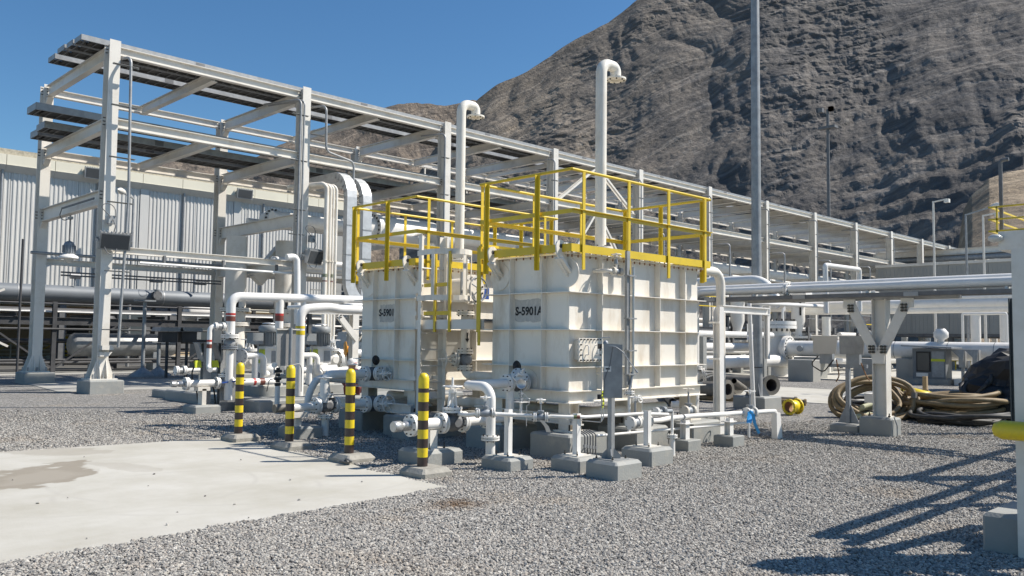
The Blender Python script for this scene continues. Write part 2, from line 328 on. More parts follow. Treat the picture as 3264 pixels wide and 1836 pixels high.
def stone_mat():
    m = bpy.data.materials.new('stone'); m.use_nodes = True; nt = m.node_tree; bs = nt.nodes['Principled BSDF']; L = nt.links.new
    bs.inputs['Roughness'].default_value = 0.85; bs.inputs['Specular IOR Level'].default_value = .3
    oi = nd(nt, 'ShaderNodeObjectInfo'); cr = nd(nt, 'ShaderNodeValToRGB'); L(oi.outputs['Random'], cr.inputs[0]); e = cr.color_ramp.elements
    e[0].color = (0.14, 0.132, 0.122, 1); e[1].color = (0.50, 0.48, 0.44, 1)
    for p, c in ((0.13, (0.20, 0.19, 0.178, 1)), (0.42, (0.305, 0.293, 0.27, 1)), (0.52, (0.335, 0.298, 0.26, 1)), (0.72, (0.365, 0.35, 0.32, 1)), (0.9, (0.42, 0.395, 0.35, 1))): n = e.new(p); n.color = c
    geo = nd(nt, 'ShaderNodeNewGeometry')
    d = nd(nt, 'ShaderNodeVectorMath', operation='DISTANCE'); L(geo.outputs['Position'], d.inputs[0]); d.inputs[1].default_value = SPILL
    nz = nd(nt, 'ShaderNodeTexNoise', i_Scale=14.0, i_Detail=5.0); L(geo.outputs['Position'], nz.inputs['Vector'])
    ad = nd(nt, 'ShaderNodeMath', operation='MULTIPLY_ADD'); L(nz.outputs[0], ad.inputs[0]); ad.inputs[1].default_value = 0.55; L(d.outputs['Value'], ad.inputs[2])
    ms = nd(nt, 'ShaderNodeMapRange', i_1=0.30, i_2=0.62, i_3=0.8, i_4=0.0); L(ad.outputs[0], ms.inputs[0])
    br = nd(nt, 'ShaderNodeMix', data_type='RGBA'); L(ms.outputs[0], br.inputs[0]); L(cr.outputs[0], br.inputs[6]); br.inputs[7].default_value = (0.12, 0.065, 0.025, 1)
    n4 = nd(nt, 'ShaderNodeTexNoise', i_Scale=0.9, i_Detail=3.0); L(geo.outputs['Position'], n4.inputs['Vector'])
    m4 = nd(nt, 'ShaderNodeMapRange', i_1=0.58, i_2=0.76, i_3=0.0, i_4=0.4); L(n4.outputs[0], m4.inputs[0])
    tn = nd(nt, 'ShaderNodeMix', data_type='RGBA', blend_type='MULTIPLY'); L(m4.outputs[0], tn.inputs[0]); L(br.outputs[2], tn.inputs[6]); tn.inputs[7].default_value = (1.08, 0.90, 0.70, 1)
    L(tn.outputs[2], bs.inputs['Base Color']); MATS['stone'] = m
stone_mat()
def slab_mat():
    m = bpy.data.materials.new('slabconc'); m.use_nodes = True; nt = m.node_tree; bs = nt.nodes['Principled BSDF']; L = nt.links.new
    bs.inputs['Roughness'].default_value = 0.8; bs.inputs['Specular IOR Level'].default_value = .25
    geo = nd(nt, 'ShaderNodeNewGeometry')
    def noise(sc, det=6, rgh=.6, mp=None):
        n = nd(nt, 'ShaderNodeTexNoise', i_Scale=sc, i_Detail=float(det), i_Roughness=rgh)
        if mp:
            k = nd(nt, 'ShaderNodeMapping'); k.inputs['Scale'].default_value = mp[0]; k.inputs['Rotation'].default_value = (0, 0, mp[1]); L(geo.outputs['Position'], k.inputs[0]); L(k.outputs[0], n.inputs[0])
        else: L(geo.outputs['Position'], n.inputs[0])
        return n.outputs[0]
    def mrg(s, a, b, c, d): r = nd(nt, 'ShaderNodeMapRange', i_1=a, i_2=b, i_3=c, i_4=d); L(s, r.inputs[0]); return r.outputs[0]
    def mixc(f, a, col, bt='MIX'):
        x = nd(nt, 'ShaderNodeMix', data_type='RGBA', blend_type=bt); L(f, x.inputs[0]); L(a, x.inputs[6]); x.inputs[7].default_value = (*col, 1); return x.outputs[2]
    cr = nd(nt, 'ShaderNodeValToRGB'); L(noise(0.7, 9, .66), cr.inputs[0]); e = cr.color_ramp.elements
    e[0].position = .34; e[0].color = (0.39, 0.37, 0.315, 1); e[1].position = .66; e[1].color = (0.50, 0.485, 0.44, 1)
    c = cr.outputs[0]
    c = mixc(mrg(noise(1.2, 5, .6, ((.35, 3.5, 1), .75)), .52, .72, 0, .22), c, (0.47, 0.45, 0.41))
    c = mixc(mrg(noise(60, 3), .62, .75, 0, .25), c, (0.40, 0.37, 0.32))
    # tyre arcs: thin darker rings, broken up by noise
    for cx, cy, R in TYRES:
        d = nd(nt, 'ShaderNodeVectorMath', operation='DISTANCE'); L(geo.outputs['Position'], d.inputs[0]); d.inputs[1].default_value = (cx, cy, 0.012)
        s = nd(nt, 'ShaderNodeMath', operation='SUBTRACT'); L(d.outputs['Value'], s.inputs[0]); s.inputs[1].default_value = R
        a = nd(nt, 'ShaderNodeMath', operation='ABSOLUTE'); L(s.outputs[0], a.inputs[0])
        f = nd(nt, 'ShaderNodeMath', operation='MULTIPLY'); L(mrg(a.outputs[0], .01, .045, .3, 0), f.inputs[0]); L(mrg(noise(1.4, 3), .42, .6, 0, 1), f.inputs[1])
        c = mixc(f.outputs[0], c, (0.36, 0.34, 0.31))
    # dried puddle stain with a scalloped outline
    for (cx, cy), (sx, sy), ang, k in STAINS:
        mp = nd(nt, 'ShaderNodeMapping', vector_type='TEXTURE'); mp.inputs['Location'].default_value = (cx, cy, 0); mp.inputs['Rotation'].default_value = (0, 0, ang); mp.inputs['Scale'].default_value = (sx, sy, 1)
        L(geo.outputs['Position'], mp.inputs[0]); ln = nd(nt, 'ShaderNodeVectorMath', operation='LENGTH'); L(mp.outputs[0], ln.inputs[0])
        ad = nd(nt, 'ShaderNodeMath', operation='MULTIPLY_ADD'); L(noise(1.7, 4, .55), ad.inputs[0]); ad.inputs[1].default_value = 1.5; L(ln.outputs['Value'], ad.inputs[2])
        c = mixc(mrg(ad.outputs[0], 1.47, 1.56, k, 0), c, (0.25, 0.22, 0.175)); c = mixc(mrg(ad.outputs[0], 1.15, 1.35, k*.4, 0), c, (0.36, 0.33, 0.28))
    L(c, bs.inputs['Base Color'])
    bp = nd(nt, 'ShaderNodeBump', i_Strength=0.25, i_Distance=0.01); L(noise(45, 6, .7), bp.inputs['Height']); L(bp.outputs[0], bs.inputs['Normal'])
    MATS['slabconc'] = m
TYRES = [((3.245,9.504,0.000)[0], (3.245,9.504,0.000)[1], 1.62), (3.9, 8.6, 1.28), (4.9, 9.4, 2.1)]
STAINS = [((3.007,10.559,0.000)[0:2], (1.25, 0.66), 0.85, 0.9), ((3.810,12.565,0.000)[0:2], (1.1, .5), 2.3, 0.35), ((3.942,10.635,0.000)[0:2], (.9, .25), 1.9, 0.25)]
slab_mat()
def rock_mat():
    m = bpy.data.materials.new('rock'); m.use_nodes = True; nt = m.node_tree; bs = nt.nodes['Principled BSDF']; L = nt.links.new
    bs.inputs['Roughness'].default_value = 0.95; bs.inputs['Specular IOR Level'].default_value = .15
    geo = nd(nt, 'ShaderNodeNewGeometry')
    at = nd(nt, 'ShaderNodeAttribute', attribute_name='strata'); 
    cmb = nd(nt, 'ShaderNodeCombineXYZ'); L(at.outputs['Fac'], cmb.inputs[2])
    n0 = nd(nt, 'ShaderNodeTexNoise', i_Scale=0.03, i_Detail=9.0, i_Roughness=0.7); L(geo.outputs['Position'], n0.inputs[0])
    sc = nd(nt, 'ShaderNodeVectorMath', operation='MULTIPLY_ADD'); sc.inputs[1].default_value = (.012, .012, .012); L(geo.outputs['Position'], sc.inputs[0]); L(cmb.outputs[0], sc.inputs[2])
    n1 = nd(nt, 'ShaderNodeTexNoise', i_Scale=2.0, i_Detail=7.0, i_Roughness=0.65); L(sc.outputs[0], n1.inputs[0])
    cr = nd(nt, 'ShaderNodeValToRGB'); L(n1.outputs[0], cr.inputs[0]); e = cr.color_ramp.elements
    e[0].position = .34; e[0].color = (0.125, 0.117, 0.108, 1); e[1].position = .68; e[1].color = (0.285, 0.262, 0.235, 1); n = e.new(.5); n.color = (0.165, 0.152, 0.138, 1)
    cr2 = nd(nt, 'ShaderNodeValToRGB'); L(n0.outputs[0], cr2.inputs[0]); e = cr2.color_ramp.elements
    e[0].position = .32; e[0].color = (0.62, 0.64, 0.68, 1); e[1].position = .66; e[1].color = (1.28, 1.2, 1.1, 1)
    mx = nd(nt, 'ShaderNodeMix', data_type='RGBA', blend_type='MULTIPLY'); mx.inputs[0].default_value = 1; L(cr.outputs[0], mx.inputs[6]); L(cr2.outputs[0], mx.inputs[7])
    # pale boulders and scree
    vo = nd(nt, 'ShaderNodeTexVoronoi', i_Scale=0.42); L(geo.outputs['Position'], vo.inputs[0]); sp = nd(nt, 'ShaderNodeSeparateColor'); L(vo.outputs['Color'], sp.inputs[0])
    b1 = nd(nt, 'ShaderNodeMapRange', i_1=0.80, i_2=0.9, i_3=0.0, i_4=0.6); L(sp.outputs[0], b1.inputs[0])
    b2 = nd(nt, 'ShaderNodeMapRange', i_1=0.50, i_2=0.60, i_3=0.0, i_4=1.0); L(n0.outputs[0], b2.inputs[0])
    bm = nd(nt, 'ShaderNodeMath', operation='MULTIPLY'); L(b1.outputs[0], bm.inputs[0]); L(b2.outputs[0], bm.inputs[1])
    m2 = nd(nt, 'ShaderNodeMix', data_type='RGBA'); L(bm.outputs[0], m2.inputs[0]); L(mx.outputs[2], m2.inputs[6]); m2.inputs[7].default_value = (0.30, 0.27, 0.235, 1)
    cc = nd(nt, 'ShaderNodeAttribute', attribute_name='tone'); m3 = nd(nt, 'ShaderNodeMix', data_type='RGBA', blend_type='MULTIPLY'); m3.inputs[0].default_value = 1; L(m2.outputs[2], m3.inputs[6]); L(cc.outputs['Color'], m3.inputs[7])
    L(m3.outputs[2], bs.inputs['Base Color'])
    nb = nd(nt, 'ShaderNodeTexNoise', i_Scale=0.35, i_Detail=10.0, i_Roughness=0.72); L(geo.outputs['Position'], nb.inputs[0])
    ab = nd(nt, 'ShaderNodeMath', operation='MULTIPLY_ADD'); L(vo.outputs['Distance'], ab.inputs[0]); ab.inputs[1].default_value = -0.25; L(nb.outputs[0], ab.inputs[2])
    ab2 = nd(nt, 'ShaderNodeMath', operation='MULTIPLY_ADD'); L(n1.outputs[0], ab2.inputs[0]); ab2.inputs[1].default_value = 0.5; L(ab.outputs[0], ab2.inputs[2])
    bp = nd(nt, 'ShaderNodeBump', i_Strength=0.8, i_Distance=2.0); L(ab2.outputs[0], bp.inputs['Height']); L(bp.outputs[0], bs.inputs['Normal'])
    MATS['rock'] = m
rock_mat()

# ---------------- ground, slab and paths ----------------
g = MB(); g.add([(-3000,-3000,0),(3000,-3000,0),(3000,3000,0),(-3000,3000,0)], [(0,1,2,3)])
tag(obj('ground', g, 'gravel'), kind='structure')
def sheet(name, pts, z0, z1, mt): return tag(obj(name, MB().prism([(x, y, z0) for x, y in pts], (0, 0, z1-z0)), mt), kind='structure')
SLAB = [(6.02,6.97),(6.34,12.62),(-16,15.2),(-16,5.6)]
sheet('concrete_slab', SLAB, -0.1, 0.012, 'slabconc')
sheet('path', [(7.6,25.35),(19.6,25.35),(19.6,30.9),(8.15,30.9)], -0.1, 0.016, 'concdark')
sheet('path', [(-30,36.5),(40,36.5),(40,75),(-30,75)], -0.1, 0.014, 'concdark')
sheet('path', [(21.5,40),(21.5,11.6),(21.9,2.5),(28.3,2.5),(28.1,40)], -0.1, 0.016, 'slabconc')
sheet('path', [(36,60),(36,12),(40,4),(75,4),(75,60)], -0.1, 0.014, 'slabconc')

# loose stones lying on the ground near the camera: instanced by geometry nodes
def stones():
    rs = np.random.RandomState(5); N = 1450000
    d = np.sqrt(rs.uniform(3.2**2, 18.2**2, N)); a = rs.uniform(-36.5, 36.5, N)+45-0.36
    keep = rs.rand(N) < np.clip(1.1-(d-5.5)/11.5, 0, 1.0)**1.3
    d = d[keep]; a = np.radians(a[keep]); r = d/np.cos(a-np.radians(44.64)); x = r*np.cos(a); y = r*np.sin(a)
    # leave the slab free except for its ragged edge
    e = fbm(x*6, y*6, 3)*.16-.08
    top = 12.62+(6.34-x)*.1155; bot = 6.97-(6.02-x)*.0622; right = 6.02+(y-6.97)*.0566
    ins = (x < right-.03+e) & (y > bot+.03+e) & (y < top-.03+e); stray = rs.rand(len(x)) < .00012
    ok = (~ins) | stray; x = x[ok]; y = y[ok]; z = np.where(ins[ok], .018, rs.uniform(-.004, .012, len(x)))+fbm(x*.8, y*.8, 3)*.03-.012*(~ins[ok])
    z = np.where(ins[ok], .018, z)
    me = bpy.data.meshes.new('gravel_stones'); me.vertices.add(len(x)); me.vertices.foreach_set('co', np.stack([x, y, z], 1).reshape(-1).astype(np.float32))
    o = bpy.data.objects.new('gravel_stones', me); COL.objects.link(o); tag(o, kind='stuff', label='loose grey crushed gravel covering the yard around the concrete slab', cat='gravel')
    nt = bpy.data.node_groups.new('stones', 'GeometryNodeTree'); nt.interface.new_socket('Geometry', in_out='INPUT', socket_type='NodeSocketGeometry'); nt.interface.new_socket('Geometry', in_out='OUTPUT', socket_type='NodeSocketGeometry')
    gi = nt.nodes.new('NodeGroupInput'); go = nt.nodes.new('NodeGroupOutput'); L = nt.links.new
    g2i = nt.nodes.new('GeometryNodeGeometryToInstance')
    for k in range(7):
        ico = nt.nodes.new('GeometryNodeMeshIcoSphere'); ico.inputs['Radius'].default_value = 0.0090; ico.inputs['Subdivisions'].default_value = 2
        sp = nt.nodes.new('GeometryNodeSetPosition'); nz = nt.nodes.new('ShaderNodeTexNoise'); nz.noise_dimensions = '4D'; nz.inputs['W'].default_value = k*3.7; nz.inputs['Scale'].default_value = 95; nz.inputs['Detail'].default_value = 1
        sb = nt.nodes.new('ShaderNodeVectorMath'); sb.operation = 'SUBTRACT'; sb.inputs[1].default_value = (.5, .5, .5); L(nz.outputs['Color'], sb.inputs[0])
        sc = nt.nodes.new('ShaderNodeVectorMath'); sc.operation = 'SCALE'; sc.inputs['Scale'].default_value = 0.0185; L(sb.outputs[0], sc.inputs[0])
        L(ico.outputs['Mesh'], sp.inputs['Geometry']); L(sc.outputs[0], sp.inputs['Offset'])
        tr = nt.nodes.new('GeometryNodeTransform'); tr.inputs['Scale'].default_value = (1.25, .95, .72); L(sp.outputs[0], tr.inputs[0])
        sm = nt.nodes.new('GeometryNodeSetMaterial'); sm.inputs['Material'].default_value = MATS['stone']; L(tr.outputs[0], sm.inputs[0]); L(sm.outputs[0], g2i.inputs[0])
    iop = nt.nodes.new('GeometryNodeInstanceOnPoints'); iop.inputs['Pick Instance'].default_value = True
    rv = nt.nodes.new('FunctionNodeRandomValue'); rv.data_type = 'FLOAT_VECTOR'; rv.inputs[0].default_value = (-.6, -.6, 0); rv.inputs[1].default_value = (.6, .6, 6.28)
    rsx = nt.nodes.new('FunctionNodeRandomValue'); rsx.data_type = 'FLOAT'; rsx.inputs[2].default_value = .5; rsx.inputs[3].default_value = 1.6; rsx.inputs['Seed'].default_value = 4
    ri = nt.nodes.new('FunctionNodeRandomValue'); ri.data_type = 'INT'; ri.inputs[4].default_value = 0; ri.inputs[5].default_value = 6; ri.inputs['Seed'].default_value = 9
    L(gi.outputs[0], iop.inputs['Points']); L(g2i.outputs[0], iop.inputs['Instance']); L(ri.outputs[2], iop.inputs['Instance Index']); L(rv.outputs[0], iop.inputs['Rotation']); L(rsx.outputs[1], iop.inputs['Scale'])
    L(iop.outputs[0], go.inputs[0]); md = o.modifiers.new('scatter', 'NODES'); md.node_group = nt
stones()

# ---------------- mountains ----------------
def catm(xs, pts):
    px = np.array([p[0] for p in pts], float); py = np.array([p[1] for p in pts], float)
    return np.interp(xs, px, py)
def mountain(name, az0, az1, nth, nt_, ridge, r0, r1, seed, terr, spur, tone, z0=-1.0):
    """hill side seen from the plant: az = degrees anticlockwise from +X; ridge = [(az, height)]"""
    az = np.linspace(az0, az1, nth); t = np.linspace(0, 1.12, nt_); A, T = np.meshgrid(np.radians(az), t)
    Hh = catm(az, ridge)[None, :]+0*T
    r0a = catm(az, r0)[None, :]; r1a = catm(az, r1)[None, :]
    arc = A*r1a
    sx = arc/60+seed; sp = fbm(sx+fbm(arc/90, T*3+seed, 3)*1.2, T*2.2+seed, 5, True)
    g = np.where(T <= 1, T*(0.72+0.28*T), 1-(T-1)*3.0)
    rr = r0a+(r1a-r0a)*T
    z = z0+(Hh-z0)*g
    env = np.clip(T*6, 0, 1)*np.clip((1.0-T)*9+.12, 0, 1)
    calm = np.clip((np.degrees(A)-12)/26, .45, 1.0); scree = np.clip((fbm(arc/55+21, T*5+3, 4)-.42)*4, .12, 1.0)
    push = (sp-.55)*spur*env*calm
    # beds of rock dipping to the left: ledge profile along a tilted coordinate
    kk = np.interp(az, [10, 20, 30, 42, 60], [.06, .12, .34, .72, .5])*terr[1]; F = np.cumsum(kk*np.gradient(np.radians(az)))[None, :]*480
    s = (z+F)/terr[0]+fbm(arc/40, z/30, 4)*1.6; fr_ = s-np.floor(s); ledge = np.where(fr_ < .55, fr_/.55*.35, .35+(fr_-.55)/.45*.65)-fr_*.9
    push = push+ledge*terr[2]*env*(0.35+fbm(arc/70+3, z/50, 3)*1.3)*(.35+.65*scree)
    rough = fbm(arc/9+7, z/7+T*20, 5, True)-.5
    rk_ = .3 if r1[0][1] < 300 else 1.0
    push = push+(rough*2.9*env+(fbm(arc/3.0, z/2.2, 3)-.5)*2.0*env)*scree*rk_
    b_ = (z+arc*.03)/7.5; bf = b_-np.floor(b_); bench = (np.where(bf < .6, bf/.6*.25, .25+(bf-.6)/.4*.75)-bf)*np.clip((np.degrees(A)*-1+27)/4, 0, 1)*np.clip((70-z)/15, 0, 1)
    push = push*(1-.6*np.clip((27-np.degrees(A))/4, 0, 1)*np.clip((60-z)/15, 0, 1))+bench*5*(terr[0] < 12)
    rr = rr+push; z = z+(fbm(arc/22, T*12, 5)-.5)*7*rk_*np.clip(T*5, 0, 1)*np.clip(1.15-T*.0, 0, 1)*.8
    P = np.stack([rr*np.cos(A), rr*np.sin(A), z], -1)
    o = grid_mesh(name, P, 'rock'); me = o.data
    at = me.attributes.new('strata', 'FLOAT', 'POINT'); at.data.foreach_set('value', (s*2.2).reshape(-1).astype(np.float32))
    tn = me.attributes.new('tone', 'FLOAT_COLOR', 'POINT'); c = tone(A, T, z, arc); tn.data.foreach_set('color', c.reshape(-1).astype(np.float32))
    return tag(o, kind='structure')
def tone_main(A, T, z, arc):
    a = np.degrees(A); n = fbm(arc/45+9, z/25, 4)
    lit_side = np.clip((a-28)/22, 0, 1)[..., None]; base = np.array([0.90, 0.93, 0.98])*(1-lit_side)+np.array([1.2, 1.15, 1.07])*lit_side  # tone lightens the sunlit left, cools and darkens the shaded right
    ore = (np.clip((n-.52)*5, 0, 1)*np.clip((a-34)/8, 0, 1)*np.clip((60-z)/40, 0, 1))[..., None]; base = base*(1-ore)+base*np.array([1.28, 1.08, .88])*ore
    # bare tan quarry face low on the right
    q = (np.clip((17.0-a-(z-18)*.07+fbm(arc/20, z/14, 3)*1.2)/.8, 0, 1)*np.clip((46-z)/3, 0, 1))[..., None]
    base = base*(1-q)+np.array([2.7, 2.4, 1.95])*q
    return np.concatenate([base, np.ones(base.shape[:2]+(1,))], -1)
def rg(px, py, R):      # ridge point from a compass bearing and an elevation angle, both in degrees
    return (px, 1.6+R*math.tan(rad(py)))

def R(az, el, r): return (az, 1.6+r*math.tan(rad(el)))
mountain('mountain', 3, 53, 640, 330,
    [R(3,22.5,520), R(13,23.8,520), R(22,24.6,520), R(29,24.6,515), R(34.4,23.4,500), R(37.06,22.1,490), R(38.95,20.9,480), R(40.6,20.2,475), R(42.5,19.3,470), R(44.4,17.95,465), R(46.6,16.9,460), R(48.2,15.85,455), R(49.8,14.4,450), R(51,12.6,450), R(53,9,450)],
    [(3,150),(14,165),(22,215),(30,250),(53,300)], [(3,520),(22,520),(34.4,500),(44.4,465),(53,450)], 3.1, (11, 1.0, 5.5), 20, tone_main)
def tone_left(A, T, z, arc):
    n = fbm(arc/60+2, z/30, 4)[..., None]; base = np.array([1.12, 1.04, 0.96])*(.85+.3*n); return np.concatenate([base, np.ones(base.shape[:2]+(1,))], -1)
mountain('hill', 44, 74, 420, 150,
    [R(44,15,640), R(46,15.6,640), R(48.2,16,640), R(50,15.6,640), R(52.2,15.6,640), R(53.3,15.5,640), R(54.4,15.1,640), R(57.2,13.9,640), R(59.06,13.5,640), R(61.1,12.5,640), R(62.5,11.5,640), R(64,10.4,640), R(66,11.2,640), R(69,10.9,640), R(72,8,640), R(74,5,640)],
    [(44,420),(74,420)], [(44,640),(74,640)], 9.4, (13, .8, 5.0), 16, tone_left)

def tone_tan(A, T, z, arc):
    n = fbm(arc/14+5, z/9, 4)[..., None]; base = np.array([2.0, 1.8, 1.5])*(.8+.4*n); return np.concatenate([base, np.ones(base.shape[:2]+(1,))], -1)
mountain('quarry_slope', 2, 17.6, 260, 110, [R(2,10.6,225), R(13,10.25,225), R(14.83,10.1,225), R(15.77,9.8,225), R(16.74,8.85,225), R(17.15,8.05,225), R(17.6,5.0,225)],
    [(2,96),(17.6,104)], [(2,225),(17.6,225)], 5.2, (12.5, .5, .8), 3.0, tone_tan)

# ---------------- left process building ----------------
YB = 45.0
bl = thing('process_building', 'long shed with pale corrugated cladding and cream block parapet behind the pipe rack', 'building', (10, YB, 0))
def corr(x0, x1, z0, z1, y, pitch=0.2, d=0.034):
    m = MB(); x = x0; pr = []
    while x < x1-1e-3: pr += [(x, 0), (x+pitch*.34, 0), (x+pitch*.5, d), (x+pitch*.84, d)]; x += pitch
    pr.append((x1, 0)); n = len(pr)
    vs = [(a, y-b, z0) for a, b in pr]+[(a, y-b, z1) for a, b in pr]
    return m.add(vs, [(i, i+1, n+i+1, n+i) for i in range(n-1)])
x = -4.0
while x < 29.0:
    obj('cladding_panel', corr(x, min(x+2.97, 29.4), 3.95, 9.45, YB), 'wallwhite', bl); x += 3.0
obj('wall_core', MB().box((-4, YB+.02, 3.9), (29.5, YB+20, 9.5)), 'greywall', bl)
obj('floor_deck', MB().box((-4, YB-.25, 3.72), (29.5, YB+20, 3.93)), 'galvdark', bl)
x = -4.0
while x < 29.3:
    obj('parapet_block', MB().box((x+.012, YB-.34, 9.5), (min(x+2.1, 29.8)-.012, YB, 10.0)), 'fascia', bl)
    obj('gutter', MB().prism([(x+.004, YB-.38, 9.5), (x+.004, YB-.04, 9.2), (x+.004, YB, 9.2), (x+.004, YB, 9.5)], (min(x+2.1, 29.8)-x-.008, 0, 0)), 'wallwhite', bl); x += 2.1
obj('roof', MB().prism([(-4, YB-.3, 10.003), (29.8, YB-.3, 10.003), (29.8, YB+20, 10.9), (-4, YB+20, 10.9)], (0, 0, .26)), 'gravelroof', bl)
for x in (10.6, 14.9, 19.3, 24.0, 28.2):
    obj('downpipe', MB().cyl((x, YB-.1, 3.9), (x, YB-.1, 9.3), .06, 8), 'galv', bl)
for x in (9.4, 17.0, 22.2):
    obj('cover_strip', MB().box((x, YB-.07, 3.95), (x+.45, YB-.046, 9.4)), 'wallwhite', bl)
for i in range(9):
    x = -2+i*3.9
    obj('building_column', MB().ibeam((x, YB+.4, 0), (x, YB+.4, 3.7), .3, .3, (0, 1, 0)), 'galvdark', bl)
# things behind the open ground floor
bw = thing('rear_building', 'low tan building seen under the open ground floor of the shed', 'building', (24, 66, 0))
obj('wall', MB().box((14, 66, 0), (48, 80, 3.6)), 'tanwall', bw); obj('roof', MB().box((13.7, 65.6, 3.6), (48.3, 80.4, 3.85)), 'fascia', bw)
for i in range(7):
    w = obj('window', MB().box((20+i*3.2, 65.93, 1.5), (21.7+i*3.2, 65.995, 2.6)), 'white', bw); obj('pane', MB().box((20.1+i*3.2, 65.9, 1.6), (21.6+i*3.2, 65.925, 2.5)), 'glassdark', w)
def floodlight(c, aim, label, group, s=1.0):
    """rectangular floodlight with ribbed housing, yoke and glass"""
    c = V(c); t = thing('floodlight', label, 'floodlight', c, group); a = V(aim).normalized(); x = a.cross(Z_).normalized(); u = x.cross(a)
    w, h, d = .62*s, .36*s, .22*s
    m = MB().ext([(-w/2,-h/2),(w/2,-h/2),(w/2,h/2),(-w/2,h/2)], c, c-a*d*.4, u); m.ext([(-w*.4,-h*.36),(w*.4,-h*.36),(w*.4,h*.36),(-w*.4,h*.36)], c-a*d*.4, c-a*d, u)
    obj('housing', m, 'galv', t); m = MB()
    for i in range(9): q = c+x*(w*(i/8-.5)*.94)+u*(h*.5); m.bar(q-a*.02, q-a*d*.5, .012*s, .05*s, u)
    obj('cooling_fins', m, 'stainless', t)
    obj('glass', MB().ext([(-w*.44,-h*.42),(w*.44,-h*.42),(w*.44,h*.42),(-w*.44,h*.42)], c+a*.004, c+a*.012, u), 'glassdark', t)
    m = MB(); 
    for s_ in (-1, 1): m.bar(c+x*s_*w*.53, c+x*s_*w*.53-a*d*1.2-u*.02, .012, .05*s, u)
    m.bar(c-x*w*.54-a*d*1.2, c+x*w*.54-a*d*1.2, .05*s, .012, a); obj('yoke', m, 'galv', t); return t
for i, (x, lb) in enumerate(((8.55, 'leftmost of the small floodlights on the shed parapet, at the edge of the picture'), (14.55, 'small floodlight on the shed parapet seen between the first two rack columns'), (22.6, 'small floodlight on the shed parapet just left of the second front rack column'))):
    floodlight((x, YB-.55, 9.62), (0, -1, -.15), lb, 'floodlights on the shed parapet', 1.5)
# lamp posts in front of the shed wall
def lamp_post(x, y, h, arm, label, base=0, mt='galv', style='arm', group='street lamp posts in the plant'):
    t = thing('lamp_post', label, 'lamp post', (x, y, 0), group)
    obj('pole', MB().cyl((x, y, base), (x, y, h), .09, 8, .06), mt, t)
    ax = V(arm)
    obj('arm', MB().bar((x, y, h-.05), V((x, y, h+.05))+ax, .08, .08), mt, t)
    e = V((x, y, h+.05))+ax
    obj('lamp_head', MB().lathe(e-ax.normalized()*.25, ax, [(.05, 0), (.13, .15), (.16, .4), (.03, .62)], 10) if style == 'arm' else MB().box(e-V((.14, .14, .22)), e+V((.14, .14, 0))), 'white', t)
    return t
p = (16.122,43.500,8.047); lamp_post(p[0], 43.5, p[2]+.45, (-.75, -.5, .1), 'grey street lamp standing against the corrugated shed wall right of the first column')
# grey jacketed header in front of the shed
t = thing('header_pipe', 'very large grey insulated header pipe running in front of the corrugated shed', 'pipe', (9, 39.4, 3.3))
obj('pipe_run', MB().cyl((-6, 39.4, 3.32), (30, 39.4, 3.32), .36, 24), 'masticgrey', t)
for i in range(12):
    x = -5+i*3; obj('band', MB().cyl((x, 39.4, 3.32), (x+.05, 39.4, 3.32), .368, 24, cap=False), 'galv', t)
t = thing('pipe_bridge', 'steel pipe bridge on legs under the grey header, coloured dark for shade', 'pipe rack', (9, 37.6, 0))
for y in (37.3, 38.4): obj('longitudinal_beam', MB().ibeam((-6, y, 2.12), (30, y, 2.12), .15, .3), 'shadesteel', t)
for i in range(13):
    x = -5+i*2.9; obj('cross_beam', MB().ibeam((x, 37.15, 2.35), (x, 40.2, 2.35), .12, .14), 'shadesteel', t)
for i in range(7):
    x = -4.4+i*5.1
    for y in (37.3, 40.2): obj('leg', MB().ibeam((x, y, 0), (x, y, 2.9), .16, .16, (0, 1, 0)), 'shadesteel', t)
    obj('diagonal_brace', MB().bar((x, 37.25, .2), (x+2.4, 37.25, 1.95), .05, .07), 'shadesteel', t)
    if i % 2: obj('diagonal_brace', MB().bar((x, 37.25, .2), (x-2.4, 37.25, 1.95), .05, .07), 'shadesteel', t)
rr = random.Random(3)
GRP = 'small process lines on the pipe bridge under the shed'  # lines mostly coloured dark in place of the shade across the bridge
PLB = ['slim white line nearest the camera on top of the dark pipe bridge', 'thin dark line just behind the nearest white one on the dark bridge', 'medium galvanised line in the middle of the dark pipe bridge', 'dark line toward the back of the dark pipe bridge',
  'thin dark line slung below the front beam of the dark bridge', 'thick dark line farthest back on the dark bridge', 'fat dark line at waist height behind the bridge legs', 'thin dark line close to the ground under the bridge', 'lowest grey line near the ground behind the bridge legs', 'topmost thin grey line of the dark bridge, close under the grey header']
for i, (y, z, r, mt) in enumerate(((37.5, 2.5, .035, 'pipewhite'), (37.8, 2.52, .05, 'shadesteel'), (38.1, 2.55, .05, 'galv'), (38.5, 2.6, .09, 'shadesteel'), (37.2, 1.8, .045, 'shadesteel'), (39.3, 2.6, .11, 'shadesteel'), (40, 1.3, .1, 'shadesteel'), (37.4, .55, .05, 'shadesteel'), (37.9, .42, .06, 'shadesteel'), (38.2, 2.85, .04, 'shadesteel'))):
    t = tag(obj('process_line', MB().cyl((-6, y, z), (rr.uniform(24, 30), y, z), r, 10), mt, loc=(0, y, z)), PLB[i], 'pipe', GRP)
